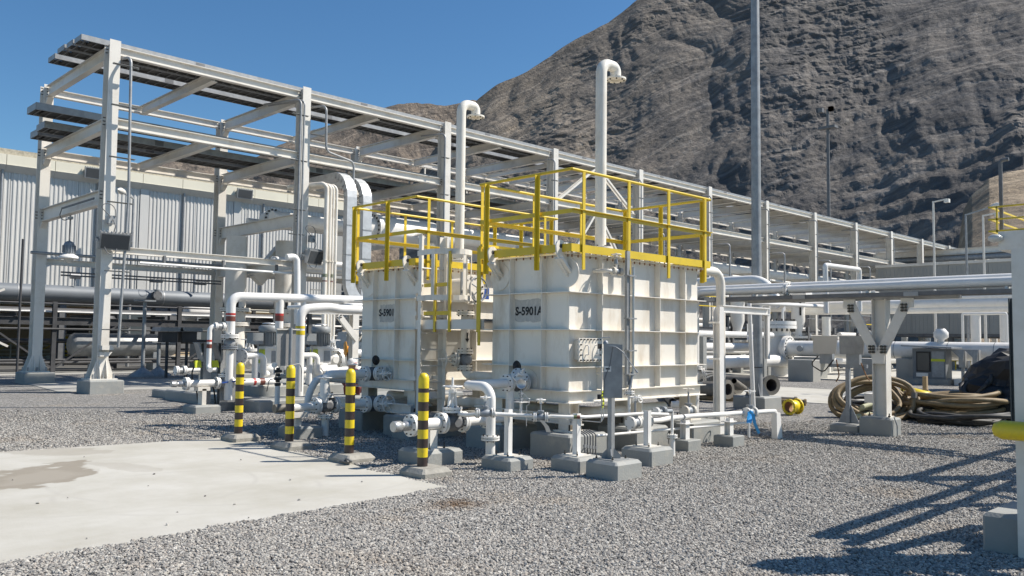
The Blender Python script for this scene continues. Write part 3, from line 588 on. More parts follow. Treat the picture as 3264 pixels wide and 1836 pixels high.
# horizontal vessels under the shed
def vessel(c, L, R, label, mt='pipewhite', ax=(1, 0, 0)):
    c = V(c); t = thing('pressure_vessel', label, 'vessel', c); a = V(ax)
    obj('shell', MB().lathe(c-a*(L/2+R*.5), a, [(.01, 0), (R*.5, R*.06), (R*.86, R*.24), (R, R*.5), (R, L+R*.5), (R*.86, L+R*.76), (R*.5, L+R*.94), (.01, L+R)], 28, cap=False), mt, t)
    for s in (-.3, .3): obj('saddle', MB().box(c+a*(L*s)-V((.12, R*.8, c.z)), c+a*(L*s)+V((.12, R*.8, -R*.6))), 'steelgrey', t)
    obj('nozzle', MB().cyl(c, c+V((0, 0, R+.3)), R*.25, 12), mt, t); flange(t, c+V((0, 0, R+.3)), Z_, R*.42, .04, 8)
    return t
vessel((14.3, 39.0, 1.15), 4.2, .50, 'pale horizontal drum under the pipe bridge right of the first front column', 'galv')
vessel((19.2, 41.2, 2.75), 2.2, .42, 'white dish ended drum on the upper deck behind the second rear column')
for i, (x0, x1, z1, lb) in enumerate(((-3.5, 3.6, 3.4, 'dark equipment enclosure at the far left, added for the shade under the shed deck'), (4.0, 10.8, 2.9, 'dark equipment enclosure added for the shade under the shed deck behind the first column'), (16.2, 21.8, 3.3, 'dark equipment enclosure added for the shade under the shed deck behind the second rear column'), (22.6, 29.3, 2.7, 'dark equipment enclosure added for the shade under the right end of the shed deck'))):
    t = thing('shade_backdrop', lb, 'backdrop', (x0, 45.3, 0)); obj('casing', MB().box((x0, 45.3, .7), (x1, 47.5, z1)), 'darkshade', t); obj('skid', MB().box((x0-.1, 45.2, 0), (x1+.1, 47.6, .25)), 'galvdark', t)  # dark blocks added as a backdrop for the shade under the deck
    for k in range(int((x1-x0)/1.3)): obj('backdrop_panel', MB().box((x0+.1+k*1.3, 45.24, .9), (x0+1.25+k*1.3, 45.29, z1-.2)), 'galvdark' if k % 3 else 'shadegreen', t); obj('leg', MB().box((x0+.1+k*1.3, 45.5, .25), (x0+.22+k*1.3, 45.6, .7)), 'galvdark', t)
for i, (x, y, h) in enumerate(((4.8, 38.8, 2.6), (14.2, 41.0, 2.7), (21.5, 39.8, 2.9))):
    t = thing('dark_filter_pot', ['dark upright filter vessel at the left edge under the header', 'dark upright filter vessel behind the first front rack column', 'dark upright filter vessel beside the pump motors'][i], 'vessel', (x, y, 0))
    obj('shell', MB().lathe((x, y, .3), Z_, [(.3, 0), (.55, .25), (.6, h*.6), (.45, h*.72), (.3, h*.8)], 20), 'shadesteel', t); obj('skirt', MB().cyl((x, y, 0), (x, y, .35), .5, 16), 'shadesteel', t)
# upright ducts in front of the second bay with the flow arrows
def arrow(c, s, down, name='arrow_mark', par=None, y=None):
    """flow arrow painted on a -Y facing surface, real thin shape"""
    x, yy, z = c; k = -1 if down else 1
    pts = [(x-s*.09, yy, z-k*s*.5), (x+s*.09, yy, z-k*s*.5), (x+s*.09, yy, z+k*s*.12), (x+s*.26, yy, z+k*s*.12), (x, yy, z+k*s*.5), (x-s*.26, yy, z+k*s*.12), (x-s*.09, yy, z+k*s*.12)]
    return obj(name, MB().prism(pts, (0, .004, 0)), 'paintblack', par)
for i, (u0, lb, dn) in enumerate(((375, 'wide pale vertical pipe with a black up arrow behind the pumps', False), (728, 'wide pale vertical pipe with a black down arrow behind the pumps', True))):
    yv = 27.6; cx = [(13.963,27.600,2.258)[0], (15.873,27.600,2.309)[0]][i]; r = .36
    t = thing('riser_pipe', lb, 'pipe', (cx, yv+r, 0))
    obj('pipe_run', MB().cyl((cx, yv+r, .2), (cx, yv+r, 5.1), r, 28), 'white', t)
    for z in (2.52, 2.02): flange(t, (cx, yv+r, z), Z_, r*1.45, .06, 16, mt='white')
    obj('pedestal', MB().chamf(cx-.55, yv+r-.55, cx+.55, yv+r+.55, -.05, .3), 'pedgrey', t)
    # arrow wraps the curved shell: small facets that follow the radius
    def P(a, z): th = a/r; return (cx+(r+.004)*sin(th), yv+r-(r+.004)*cos(th), z)
    m = MB(); zc = (14.025,27.600,2.750)[2]; k = -1 if dn else 1; s = .5; ac = -.10
    def strip(a0, a1, z0, z1, n=4):
        for j in range(n):
            b0 = a0+(a1-a0)*j/n; b1 = a0+(a1-a0)*(j+1)/n; m.add([P(ac+b0, z0), P(ac+b1, z0), P(ac+b1, z1), P(ac+b0, z1)], [(0, 1, 2, 3)])
    strip(-.05, .05, zc-k*s*.5, zc+k*s*.15)
    for j in range(6):
        w0 = .14*(1-j/6); w1 = .14*(1-(j+1)/6); z0 = zc+k*s*(.15+.35*j/6); z1 = zc+k*s*(.15+.35*(j+1)/6)
        m.add([P(ac-w0, z0), P(ac, z0), P(ac, z1), P(ac-w1, z1)], [(0, 1, 2, 3)]); m.add([P(ac, z0), P(ac+w0, z0), P(ac+w1, z1), P(ac, z1)], [(0, 1, 2, 3)])
    obj('arrow_mark', m, 'paintblack', t)
# road barrier with chains, hydrant and far bollard
hx, hy = (15.137,51.360,0.000)[0:2]
t = thing('fire_hydrant', 'red fire hydrant on a concrete block far behind the first columns', 'fire hydrant', (hx, hy, 0))
obj('pedestal', MB().box((hx-.35, hy-.35, -.05), (hx+.35, hy+.35, .42)), 'concdark', t)
obj('body', MB().lathe((hx, hy, .42), Z_, [(.2, 0), (.14, .05), (.11, .3), (.15, .42), (.15, .5), (.1, .58), (.17, .78), (.15, .86), (.06, .98)], 14), 'red', t)
for s in (-1, 1): obj('outlet', MB().cyl((hx, hy, 1.12), (hx+s*.3, hy, 1.12), .08, 10), 'red', t)
bx, by = (15.613,51.171,0.000)[0:2]
t = thing('bollard', 'distant yellow and black bollard standing next to the red hydrant', 'bollard', (bx, by, 0), None)
obj('pedestal', MB().box((bx-.32, by-.32, -.05), (bx+.32, by+.32, .36)), 'concdark', t)
for k in range(9): obj('stripe', MB().cyl((bx, by, .36+k*.11), (bx, by, .47+k*.11), .09, 10), 'byellow' if k % 2 == 0 else 'black', t)
obj('cap', MB().lathe((bx, by, 1.35), Z_, [(.1, 0), (.09, .06), (.05, .1), (.01, .12)], 10), 'byellow', t)
t = thing('road_barrier', 'long white railing with yellow chain along the road behind the shed', 'barrier', (15, 58, 0))
for z in (.95, .7, .45, .2): obj('rail', MB().bar((-8, 58, z+.15), (50, 58, z+.15), .05, .06), 'white', t)
for i in range(24): obj('post', MB().cyl((-7+i*2.4, 58, 0), (-7+i*2.4, 58, 1.15), .04, 6), 'white', t)
m = MB()
for i in range(23):
    x0 = -7+i*2.4; pts = [(x0+1.2*(k/8)*2, 57.93, 1.05-.55*sin(pi*k/8)) for k in range(9)]; m.tube(pts, .025, 5)
obj('chain', m, 'byellow', t)
sheet('shade_sheet', [(-20, 39.5), (34, 39.5), (34, 50), (-20, 50)], .016, .03, 'shadeground')  # dark sheet laid over the path in place of shade
tag(obj('kerb', MB().box((-20, 56, -.05), (60, 56.3, .14)), 'rawconc'), kind='structure')

# ---------------- the long pipe rack ----------------
RX, SP, YF, YR = 8.40, 6.108, 24.65, 30.55; NB = 17
rk = thing('pipe_rack', 'long white steel pipe rack on two rows of columns running away to the right', 'pipe rack', (RX, YF, 0))
def column(x, y, h, par, w=.30, d=.42, ph=.36):
    obj('column', MB().ibeam((x, y, ph+.03), (x, y, h), w, d, (0, 1, 0), .022, .014), 'white', par)
    obj('base_plate', MB().box((x-.36, y-.36, ph), (x+.36, y+.36, ph+.035)), 'white', par)
    m = MB()
    for s in (-1, 1):
        for q in (-.09, .09): m.prism([(x+q-.008, y+s*.212, ph+.035), (x+q-.008, y+s*.35, ph+.035), (x+q-.008, y+s*.35, ph+.1), (x+q-.008, y+s*.212, ph+.55)], (.016, 0, 0))
        m.prism([(x+s*.152, y-.2, ph+.035), (x+s*.3, y-.2, ph+.035), (x+s*.3, y-.2, ph+.1), (x+s*.152, y-.2, ph+.55)], (0, .016, 0))
        m.prism([(x+s*.152, y+.184, ph+.035), (x+s*.3, y+.184, ph+.035), (x+s*.3, y+.184, ph+.1), (x+s*.152, y+.184, ph+.55)], (0, .016, 0))
    obj('stiffener_plates', m, 'white', par)
    m = MB()
    for a in (-.27, 0, .27):
        for b in (-1, 1): m.cyl((x+a, y+b*.29, ph+.03), (x+a, y+b*.29, ph+.16), .028, 8)
    obj('anchor_bolts', m, 'galv', par)
    obj('pedestal', MB().chamf(x-.45, y-.62, x+.45, y+.40, -.05, ph), 'pedgrey', par)
colx = [RX+SP*i for i in range(NB)]
for i, x in enumerate(colx):
    column(x, YF, 9.85, rk); column(x, YR, 9.80, rk)
for y in (YF, YR):
    for i in range(NB-1):
        a, b = colx[i]+.18, colx[i+1]-.18
        obj('longitudinal_beam', MB().ibeam((a, y, 9.60), (b, y, 9.60), .18, .25), 'white', rk)
        obj('longitudinal_beam', MB().ibeam((a, y, 7.54), (b, y, 7.54), .18, .26), 'white', rk)
    for i in ((0,) if y == YF else range(3)): obj('longitudinal_beam', MB().ibeam((colx[i]+.18, y, 3.97), (colx[i+1]-.18, y, 3.97), .16, .2), 'white', rk)
for i in range(2*NB-1):
    x = RX+SP/2*i; at_col = i % 2 == 0
    obj('cross_beam', MB().ibeam((x, YF+.24 if at_col else YF+.1, 9.56), (x, YR-.24 if at_col else YR-.1, 9.56), .2, .36 if at_col else .3), 'white', rk)
    obj('cross_beam', MB().ibeam((x, YF+.24 if at_col else YF+.1, 7.52), (x, YR-.24 if at_col else YR-.1, 7.52), .2, .34 if at_col else .28), 'white', rk)
    if at_col:
        obj('cross_beam', MB().ibeam((x, YF+.24, 5.45), (x, YR-.24, 5.45), .22, .42), 'white', rk)
        if i: obj('cross_beam', MB().ibeam((x, YF+.24, 3.95), (x, YR-.24, 3.95), .2, .3), 'white', rk)
for i in range(3, NB-1):
    for f in (.25, .75): obj('secondary_beam', MB().ibeam((colx[i]+SP*f, YF+.1, 9.62), (colx[i]+SP*f, YR-.1, 9.62), .12, .18), 'white', rk); obj('secondary_beam', MB().ibeam((colx[i]+SP*f, YF+.1, 7.56), (colx[i]+SP*f, YR-.1, 7.56), .12, .18), 'white', rk)
for i in range(NB):      # bolted haunches at the joints
    x = colx[i]; m = MB()
    for y, s in ((YF, 1), (YR, -1)):
        for z in (9.56, 7.52, 5.45):
            m.prism([(x-.09, y+s*.212, z-.22), (x-.09, y+s*.212, z-.42), (x-.09, y+s*.45, z-.22)], (.18, 0, 0))
    obj('haunch_plates', m, 'white', rk)
    m = MB()
    for y, s in ((YF, 1), (YR, -1)):
        for z in (9.56, 7.52, 5.45):
            for dz in (-.1, 0, .1):
                for dx in (-.05, .05): m.cyl((x+dx, y+s*.2, z+dz), (x+dx, y+s*.26, z+dz), .016, 6)
                m.cyl((x+.13, y-.05, z+dz+.02), (x+.2, y-.05, z+dz+.02), .016, 6); m.cyl((x-.13, y-.05, z+dz+.02), (x-.2, y-.05, z+dz+.02), .016, 6)
    obj('bolts', m, 'bolt', rk)
for xc in (2, 4):        # diagonal braces in the bays behind the right tank
    i = 3; a = colx[3]; b = colx[4]
mid = (colx[3]+colx[4])/2
for y in (YF+.0,):
    for z0, z1 in ((7.68, 9.45), (4.2, 7.38)):
        for s in (-1, 1):
            m = MB().bar((mid+s*.12, y, z1), (mid+s*2.7, y, z0), .1, .1); m.bar((mid+s*.12, y+.14, z1), (mid+s*2.7, y+.14, z0), .02, .1)
            obj('diagonal_brace', m, 'white', rk)
mid2 = (colx[9]+colx[10])/2

# cable trays laid along the rack
def cable_tray(x0, x1, yc, z, w, label, group, cover=True, h=.15):
    t = thing('cable_tray', label, 'cable tray', (x0, yc, z), group)
    for s in (-1, 1):
        obj('side_rail', MB().ext([(-.012*s,-h/2),(.03*s,-h/2),(.03*s,-h/2+.008),(-.004*s,-h/2+.008),(-.004*s,h/2),(-.012*s,h/2)], (x0, yc+s*w/2, z+h/2), (x1, yc+s*w/2, z+h/2)), 'galv', t)
    m = MB(); x = x0+.15
    while x < min(x1, 60): m.bar((x, yc-w/2+.01, z+.02), (x, yc+w/2-.01, z+.02), .03, .025); x += .3
    r = obj('rungs', m, 'galvdark', t); r['kind'] = 'stuff'
    if cover: obj('cover_plate', MB().box((x0, yc-w/2, z+h+.002), (x1, yc+w/2, z+h+.006)), 'galvdark', t)  # rungs and cover darkened in colour for the shaded tray underside
    obj('end_plate', MB().box((x0-.006, yc-w/2, z), (x0, yc+w/2, z+h)), 'galv', t)
    m = MB(); x = x0+3.4
    while x < min(x1, 70): m.box((x-.14, yc-w/2-.016, z+.015), (x+.14, yc-w/2-.011, z+h-.015)); x += 6
    obj('splice_plates', m, 'galvdark', t); 
    if not cover or True: obj('cables', MB().box((x0+.3, yc-w/2+.03, z+.036), (x1-.1, yc+w/2-.03, z+.07)), 'hoseblack', t)
    return t
GT = 'cable trays on the pipe rack'
cable_tray(7.62, 105, 25.10, 9.76, .56, 'frontmost covered cable tray on the top tier of the rack, beside the front beam', GT)
cable_tray(7.60, 105, 25.72, 9.765, .52, 'second covered cable tray from the front on the top tier of the rack', GT)
cable_tray(7.56, 105, 26.36, 9.76, .60, 'third covered cable tray from the front on the top tier of the rack', GT)
cable_tray(7.62, 105, 27.42, 9.755, .62, 'rearmost cable tray on the top tier, set apart from the other three', GT)
cable_tray(7.05, 105, 27.05, 8.02, .86, 'highest cable tray of the second tier, raised on short stubs', GT, h=.20)
cable_tray(7.55, 105, 27.95, 7.74, .80, 'middle cable tray of the second tier poking out past the first column', GT, h=.20)
cable_tray(7.65, 105, 28.95, 7.70, .76, 'rearmost and lowest cable tray of the second tier', GT, h=.20)
m = MB(); x = 9.0
while x < 60:
    for y in (26.85, 27.55): m.box((x-.03, y-.03, 7.7), (x+.03, y+.03, 8.1))
    x += SP/2
t = tag(obj('tray_stubs', m, 'galv', loc=(9, 27.2, 7.7)), 'short galvanised stubs holding the highest second tier tray above the cross beams', 'tray supports')
# pipes running along the rack
GP = 'pipes running along the rack'
def long_pipe(x0, x1, y, z, r, label, mt='pipewhite', grp=None, n=20):
    t = thing('rack_pipe', label, 'pipe', (x0, y, z), grp); obj('pipe_run', MB().cyl((x0, y, z), (x1, y, z), r, n), mt, t); return t
t = thing('main_header', 'huge white header pipe with a flanged left end running behind the yellow railings', 'pipe', (17, 27, 6))
obj('large_section', MB().lathe((19.15, 27, 5.78), X_, [(.56, 0), (.60, .3), (.60, 2.7), (.40, 3.6), (.38, 3.8)], 32), 'pipewhite', t)
obj('pipe_run', MB().cyl((22.9, 27, 5.95), (100, 27, 5.95), .37, 28), 'pipewhite', t)
flange(t, (19.05, 27, 5.80), X_, .66, .08, 20); flange(t, (18.2, 27, 5.80), X_, .62, .08, 20)
obj('spool', MB().cyl((18.25, 27, 5.80), (19.0, 27, 5.80), .48, 28), 'pipewhite', t)
obj('left_run', MB().cyl((14.75, 27, 5.78), (18.1, 27, 5.78), .24, 20), 'pipewhite', t)
obj('branch', MB().cyl((20.3, 26.6, 5.5), (20.3, 25.4, 5.3), .2, 20), 'pipewhite', t)
qb = V((15.208,27.800,5.863)); obj('blind_end', MB().cyl(qb, qb+V((0, -.08, 0)), .36, 24), 'pipewhite', t); obj('blind_neck', MB().cyl(qb, qb+V((0, .5, 0)), .26, 20), 'pipewhite', t)
m = MB()
for i in range(14): a = 2*pi*i/14; m.cyl(qb+V((.31*cos(a), .04, .31*sin(a))), qb+V((.31*cos(a), -.14, .31*sin(a))), .035, 6)
obj('bolt_ring', m, 'bolt', t)
for x in (26, 33, 40, 47, 55): obj('pipe_shoe', MB().box((x-.2, 26.85, 5.3), (x+.2, 27.15, 5.6)), 'white', t)
for i, (x0, y, z, r, lb) in enumerate((
    (16.5, 28.0, 5.85, .16, 'medium white pipe just behind the huge header on the rack'), (14.6, 28.5, 5.78, .11, 'slim white pipe second behind the huge header'),
    (15.2, 29.1, 5.82, .14, 'white pipe third behind the huge header'), (21, 29.7, 5.80, .10, 'slim white pipe nearest the rear columns on the middle tier'),
    (27, 26.1, 5.45, .07, 'slim white pipe in front of the huge header on the middle tier'), (20.5, 28.8, 7.82, .12, 'white pipe on the second tier near the rear columns'),
    (20.5, 29.9, 7.80, .10, 'slim white pipe hugging the rear row on the second tier'), (14.2, 25.9, 4.2, .10, 'white pipe on the lowest tier near the front columns'),
    (14.2, 27.6, 4.22, .13, 'white pipe on the lowest tier in the middle'), (14.2, 29.2, 4.2, .10, 'white pipe on the lowest tier near the rear columns'))):
    long_pipe(x0, 100, y, z, r, lb, grp=GP, n=12)
long_pipe(8.0, 20.6, 30.05, 4.2, .05, 'thin conduit pipe on brackets along the low rear beam', 'galv', GP, 8)
long_pipe(9.2, 14.3, 24.2, 3.62, .035, 'thin pale conduit hung below the low front beam of the first bay', 'pipewhite', GP, 8)

# ---------------- the two box tanks ----------------
def text_mesh(name, s, size, origin, xdir, ydir, mt, par, narrow=1.0, bold=0.0, ext=0.0):
    cu = bpy.data.curves.new(name, 'FONT'); cu.body = s; cu.size = size; cu.offset = bold; cu.resolution_u = 3
    to = bpy.data.objects.new(name, cu); COL.objects.link(to); dg = bpy.context.evaluated_depsgraph_get(); me0 = bpy.data.meshes.new_from_object(to.evaluated_get(dg))
    bpy.data.objects.remove(to); X = V(xdir).normalized(); Y = V(ydir).normalized(); O = V(origin)
    m = MB(); m.add([O+X*v.co.x*narrow+Y*v.co.y for v in me0.vertices], [tuple(p.vertices) for p in me0.polygons]); bpy.data.meshes.remove(me0)
    return obj(name, m, mt, par)
def smudge_patch(par, y0, y1, z0, z1, x, mt='smudge', seed=1):
    r = random.Random(seed); n = 40; pts = []
    for i in range(n):
        a = 2*pi*i/n; c, s = cos(a), sin(a); k = 1/max(abs(c), abs(s)); k *= r.uniform(.86, 1.0)
        pts.append((x, (y0+y1)/2-c*k*(y1-y0)/2, (z0+z1)/2+s*k*(z1-z0)/2))
    return obj('painted_over_patch', MB().add(pts, [tuple(range(n))]), mt, par)
def tank(dy, label):
    t = thing('box_tank', label, 'tank', (8.69, 7.68+dy, .74), 'ribbed box tanks')
    x0, x1, y0, y1 = 8.69, 11.83, 7.68+dy, 9.20+dy
    obj('shell', MB().box((x0, y0, .90), (x1, y1, 2.765)), 'cream', t)
    obj('roof_plate', MB().box((x0-.09, y0-.09, 2.768), (x1+.09, y1+.09, 2.792)), 'cream', t)
    for z in (2.256, 1.741, 1.229):
        d = .105; m = MB()
        for a, b in (((x0-d, y0-d, z-.006), (x1+d, y0, z+.006)), ((x0-d, y1, z-.006), (x1+d, y1+d, z+.006)), ((x0-d, y0, z-.0062), (x0, y1, z+.0062)), ((x1, y0, z-.0062), (x1+d, y1, z+.0062))): m.box(a, b)
        obj('horizontal_stiffener', m, 'cream', t)
    lev = [.915, 1.223, 1.735, 2.25, 2.768]; gaps = [(lev[0], 1.223), (1.235, 1.735), (1.747, 2.25), (2.262, 2.768)]
    for xs in (9.285, 9.97, 10.665, 11.34):
        for k, (a, b) in enumerate(gaps): 
            obj('vertical_stiffener', MB().box((xs-.005, y0-.1, a), (xs+.005, y0, b)), 'cream', t)
            obj('vertical_stiffener', MB().box((xs-.005, y1, a), (xs+.005, y1+.1, b)), 'cream', t)
    for ys in (8.114+dy, 8.749+dy):
        for k, (a, b) in enumerate(gaps):
            obj('vertical_stiffener', MB().box((x0-.1, ys-.005, a), (x0, ys+.005, b)), 'cream', t)
            obj('vertical_stiffener', MB().box((x1, ys-.005, a), (x1+.1, ys+.005, b)), 'cream', t)
    m = MB()   # base frame: web, top and bottom flange, mitred round the tank
    for z in (.745, .902): m.box((x0-.1, y0-.1, z-.006), (x1+.1, y1+.1, z+.006))
    m.box((x0-.03, y0-.03, .751), (x1+.03, y1+.03, .896)); obj('base_frame', m, 'cream', t)
    m = MB()
    for i in range(26):
        x = x0-.02+i*(x1-x0+.04)/25
        for y in (y0-.06, y1+.06): m.cyl((x, y, 2.735), (x, y, 2.812), .011, 6)
    for i in range(12):
        y = y0-.02+i*(y1-y0+.04)/11
        for x in (x0-.06, x1+.06): m.cyl((x, y, 2.735), (x, y, 2.812), .011, 6)
    obj('roof_bolts', m, 'rust', t)
    for x in (x0+.12, x1-.12, (x0+x1)/2):
        for y in (y0+.1, y1-.1):
            obj('leg', MB().ibeam((x, y, .37), (x, y, .739), .2, .2, (1, 0, 0)), 'cream', t)
            obj('leg_plate', MB().box((x-.15, y-.15, .345), (x+.15, y+.15, .37)), 'cream', t); 
            m = MB(); [m.cyl((x+a, y+b, .34), (x+a, y+b, .45), .014, 6) for a in (-.12, .12) for b in (-.12, .12)]; obj('anchor_bolts', m, 'bolt', t)
            obj('pedestal', MB().chamf(x-.40, y-.36, x+.40, y+.36, -.05, .345), 'pedgrey', t)
    for yl in (((8.430,7.703,2.816)[1], (8.430,9.047,2.801)[1]) if dy == 0 else ((8.430,11.089,2.808)[1], (8.430,12.410,2.786)[1])):      # lifting lugs with a round pad behind
        m = MB(); n = 12; xo = x0-.33
        xo = x0-.26; prof = [(x0-.02, 2.46), (xo+.12, 2.60), (xo+.02, 2.76)]+[(xo+.09+.09*cos(a), 2.87+.09*sin(a)) for a in [pi-pi*i/8 for i in range(9)]]+[(xo+.19, 2.82), (x0-.02, 2.62)]
        for dd in (0,): m.prism([(a, yl-.012, b) for a, b in prof], (0, .024, 0))
        l = obj('lifting_lug', m, 'cream', t)
        obj('lug_eye', MB().cyl((xo+.09, yl-.014, 2.875), (xo+.09, yl+.014, 2.875), .03, 12), 'darkshade', l)
        obj('lug_rib', MB().prism([(xo+.05, yl-.07, 2.70), (xo+.07, yl-.07, 2.73), (x0-.01, yl-.07, 2.55), (x0-.01, yl-.07, 2.51)], (0, .14, 0)), 'cream', l)
        obj('lug_pad', MB().cyl((x0-.001, yl, 2.52), (x0-.012, yl, 2.52), .2, 24), 'cream', t)
    return t
tkA = tank(0, 'cream ribbed box tank lettered S-5901A, the nearer one with the tall gooseneck vent')
tkB = tank(3.38, 'cream ribbed box tank behind the caged ladder, farther left of the pair')
xf = 8.685
smudge_patch(tkA, 8.19, 8.735, 1.84, 2.185, xf, seed=4); text_mesh('lettering', 'S-5901A', .166, (xf-.004, 8.715, 1.95), (0, -1, 0), (0, 0, 1), 'paintblack', tkA, .95, .006)
smudge_patch(tkB, 11.57, 12.06, 1.86, 2.18, xf, seed=8); text_mesh('lettering', 'S-5901', .166, (xf-.004, 12.065, 1.975), (0, -1, 0), (0, 0, 1), 'paintblack', tkB, .95, .006)
# access cover with handles on the sunlit side
yf = 7.68
obj('cover_neck', MB().box((8.80, yf-.10, 1.33), (9.20, yf, 1.60)), 'cream', tkA)
cv = obj('access_cover', MB().box((8.755, yf-.125, 1.305), (9.235, yf-.102, 1.628)), 'cream', tkA)
m = MB()
for i in range(7):
    for z in (1.325, 1.608): m.cyl((8.785+i*.07, yf-.15, z), (8.785+i*.07, yf-.08, z), .011, 6)
for k in range(1, 4):
    for x in (8.785, 9.205): m.cyl((x, yf-.15, 1.325+k*.0707), (x, yf-.08, 1.325+k*.0707), .011, 6)
obj('bolts', m, 'bolt', cv)
for x in (8.90, 9.10): obj('handle', MB().tube([(x, yf-.125, 1.40), (x, yf-.175, 1.40), (x, yf-.175, 1.53), (x, yf-.125, 1.53)], .008, 8, .02, 3), 'pipewhite', cv)
# nozzles on the tanks
for dy, tk, yn in ((0, tkA, 8.44), (3.38, tkB, 11.86)):
    obj('nozzle_pad', MB().cyl((8.688, yn, .99), (8.678, yn, .99), .19, 28), 'cream', tk)
    obj('nozzle', MB().cyl((8.69, yn, .99), (8.60, yn, .99), .06, 16), 'cream', tk)
    gate_valve('outlet_valve', ['dark bodied butterfly valve at the low outlet of tank S-5901A', 'dark bodied gate valve with white handwheel at the low outlet of the left tank'][dy > 0], (8.42, yn, .99), X_, .128, .30, (.25, -1, .05) if dy else (-.2, -.6, .5), .2 if dy else .12, body='galvdark', wr=.12 if dy else .001)
t = thing('actuator_hood', 'black rubber hood flap over the outlet valve of tank S-5901A', 'cover', (8.42, 8.4, 1.2))
obj('hood', MB().lathe((8.43, 8.42, 1.22), (.15, -.95, .1), [(.005, -.03), (.07, -.022), (.085, 0), (.07, .022), (.005, .03)], 18), 'paintblack', t)
t = thing('actuator_hood', 'black rubber hood flap over the outlet valve of the left tank', 'cover', (8.45, 11.8, 1.2))
obj('hood', MB().lathe((8.46, 11.82, 1.22), (.15, -.95, .1), [(.005, -.03), (.07, -.022), (.085, 0), (.07, .022), (.005, .03)], 18), 'paintblack', t)
# small flanged nozzles on the sunlit side
for (x, z, lb) in (((9.307,7.500,2.572)[0], (9.307,7.500,2.572)[2], 'small valve under the roof edge on the sunlit side of tank S-5901A'),):
    obj('nozzle', MB().cyl((x-.1, yf, z), (x-.1, yf-.12, z), .028, 10), 'cream', tkA)
    small_valve('gauge_valve', lb, (x+.08, 7.42, z), (1, 0, 0), .06, .15, (0, 0, 1), .2, 'cream', 'steelgrey', .06)
    obj('nozzle', MB().tube([(x-.1, yf-.1, z), (x-.1, 7.42, z), (x, 7.42, z)], .026, 10, .05), 'cream', tkA)
x, _, z = (9.313,7.500,1.135)
obj('nozzle', MB().cyl((x-.02, yf, z), (x+.0, yf-.15, z), .03, 10), 'cream', tkA)
t = thing('level_flange', 'small blind flange pair low on the sunlit side beside the grey panel', 'flange', (x+.03, 7.5, z)); flange(t, (x+.05, 7.45, z), X_, .065, .018, 6); obj('spool', MB().cyl((x-.05, 7.45, z), (x+.05, 7.45, z), .03, 10), 'cream', t)

# yellow guard rails on both roofs
def rail_side(par, p0, p1, posts, z=2.79, top=3.92, mid=3.35, toe=True, out=(0, 0, 0)):
    p0 = V((*p0, 0)); p1 = V((*p1, 0)); d = (p1-p0).normalized(); L = (p1-p0).length; o = V(out)
    obj('top_rail', MB().cyl(p0+Z_*top, p1+Z_*top, .021, 10), 'yellow', par)
    obj('mid_rail', MB().angle(p0+Z_*(mid+.03), p1+Z_*(mid+.03), .05, .06, .008), 'yellow', par)
    if toe: obj('toe_board', MB().bar(p0+Z_*(z+.06), p1+Z_*(z+.06), .01, .11), 'yellow', par)
    for f in posts:
        q = p0+d*(f*L); q = q+o*.03
        obj('post', MB().angle(q+Z_*(z-.23 if out != (0, 0, 0) else z+.0), q+Z_*(top-.015), .055, .055, .009, d), 'yellow', par)
def rails(dy, label):
    t = thing('guard_rail', label, 'railing', (8.55, 7.5+dy, 2.8), 'yellow guard rails on the tank roofs')
    X0, X1, Y0, Y1 = 8.55, 11.98, 7.53+dy, 9.36+dy
    return t, X0, X1, Y0, Y1
t, a, b, c, d = rails(0, 'yellow guard rail round the roof of tank S-5901A, standing higher in view')
rail_side(t, (a, c), (a, d), (.335, .90), out=(-1, 0, 0)); rail_side(t, (a, c), (b, c), (.075, .37, .66, .955), out=(0, -1, 0))
rail_side(t, (b, c), (b, d), (.10, .55, .97), out=(1, 0, 0)); rail_side(t, (a, d), (b, d), (.03, .36, .7), out=(0, 1, 0))
t, a, b, c, d = rails(3.38, 'yellow guard rail round the roof of the left tank behind the ladder cage')
rail_side(t, (a, c), (a, d), (.40, .94), out=(-1, 0, 0)); rail_side(t, (a, c), (b, c), (.08, .45, .9), out=(0, -1, 0))
rail_side(t, (b, c), (b, d), (.10, .55, .97), out=(1, 0, 0)); rail_side(t, (a, d), (b, d), (.05, .36, .7), out=(0, 1, 0))

# platform between the tanks
t = thing('access_platform', 'small grating platform bridging the gap between the two tanks', 'platform', (8.6, 9.3, 1.75))
obj('edge_channel', MB().box((8.60, 9.32, 1.745), (8.63, 10.94, 1.895)), 'white', t); obj('edge_channel', MB().box((9.9, 9.32, 1.745), (9.93, 10.94, 1.895)), 'white', t)
for i in range(34): 
    x = 8.655+i*.037; obj('grating_bar', MB().box((x, 9.32, 1.87), (x+.006, 10.94, 1.9)), 'galv', t)
m = MB()
for i in range(12): m.box((8.63, 9.4+i*.13, 1.885), (9.9, 9.406+i*.13, 1.897))
obj('cross_rods', m, 'galv', t)['kind'] = 'stuff'
t = thing('platform_rail', 'yellow rail and uprights of the little platform between the tanks', 'railing', (8.6, 9.4, 1.9))
for y, z1 in ((10.47, 2.98), (10.11, 2.97), (9.45, 2.98)): obj('post', MB().angle((8.585, y, 1.70), (8.585, y, z1), -.06, .06, .009, (0, 1, 0)), 'yellow', t)
obj('post', MB().bar((8.56, 9.36, 1.5), (8.56, 9.36, 3.0), .05, .012, (1, 0, 0)), 'yellow', t)
obj('top_rail', MB().bar((8.57, 9.34, 3.0), (9.6, 9.34, 3.0), .04, .04), 'yellow', t)
for z in (2.45, 2.0): obj('mid_rail', MB().bar((8.585, 9.36, z), (8.585, 9.42, z), .01, .06), 'yellow', t); obj('mid_rail', MB().bar((8.59, 10.11, z), (8.59, 10.72, z), .01, .06), 'yellow', t)
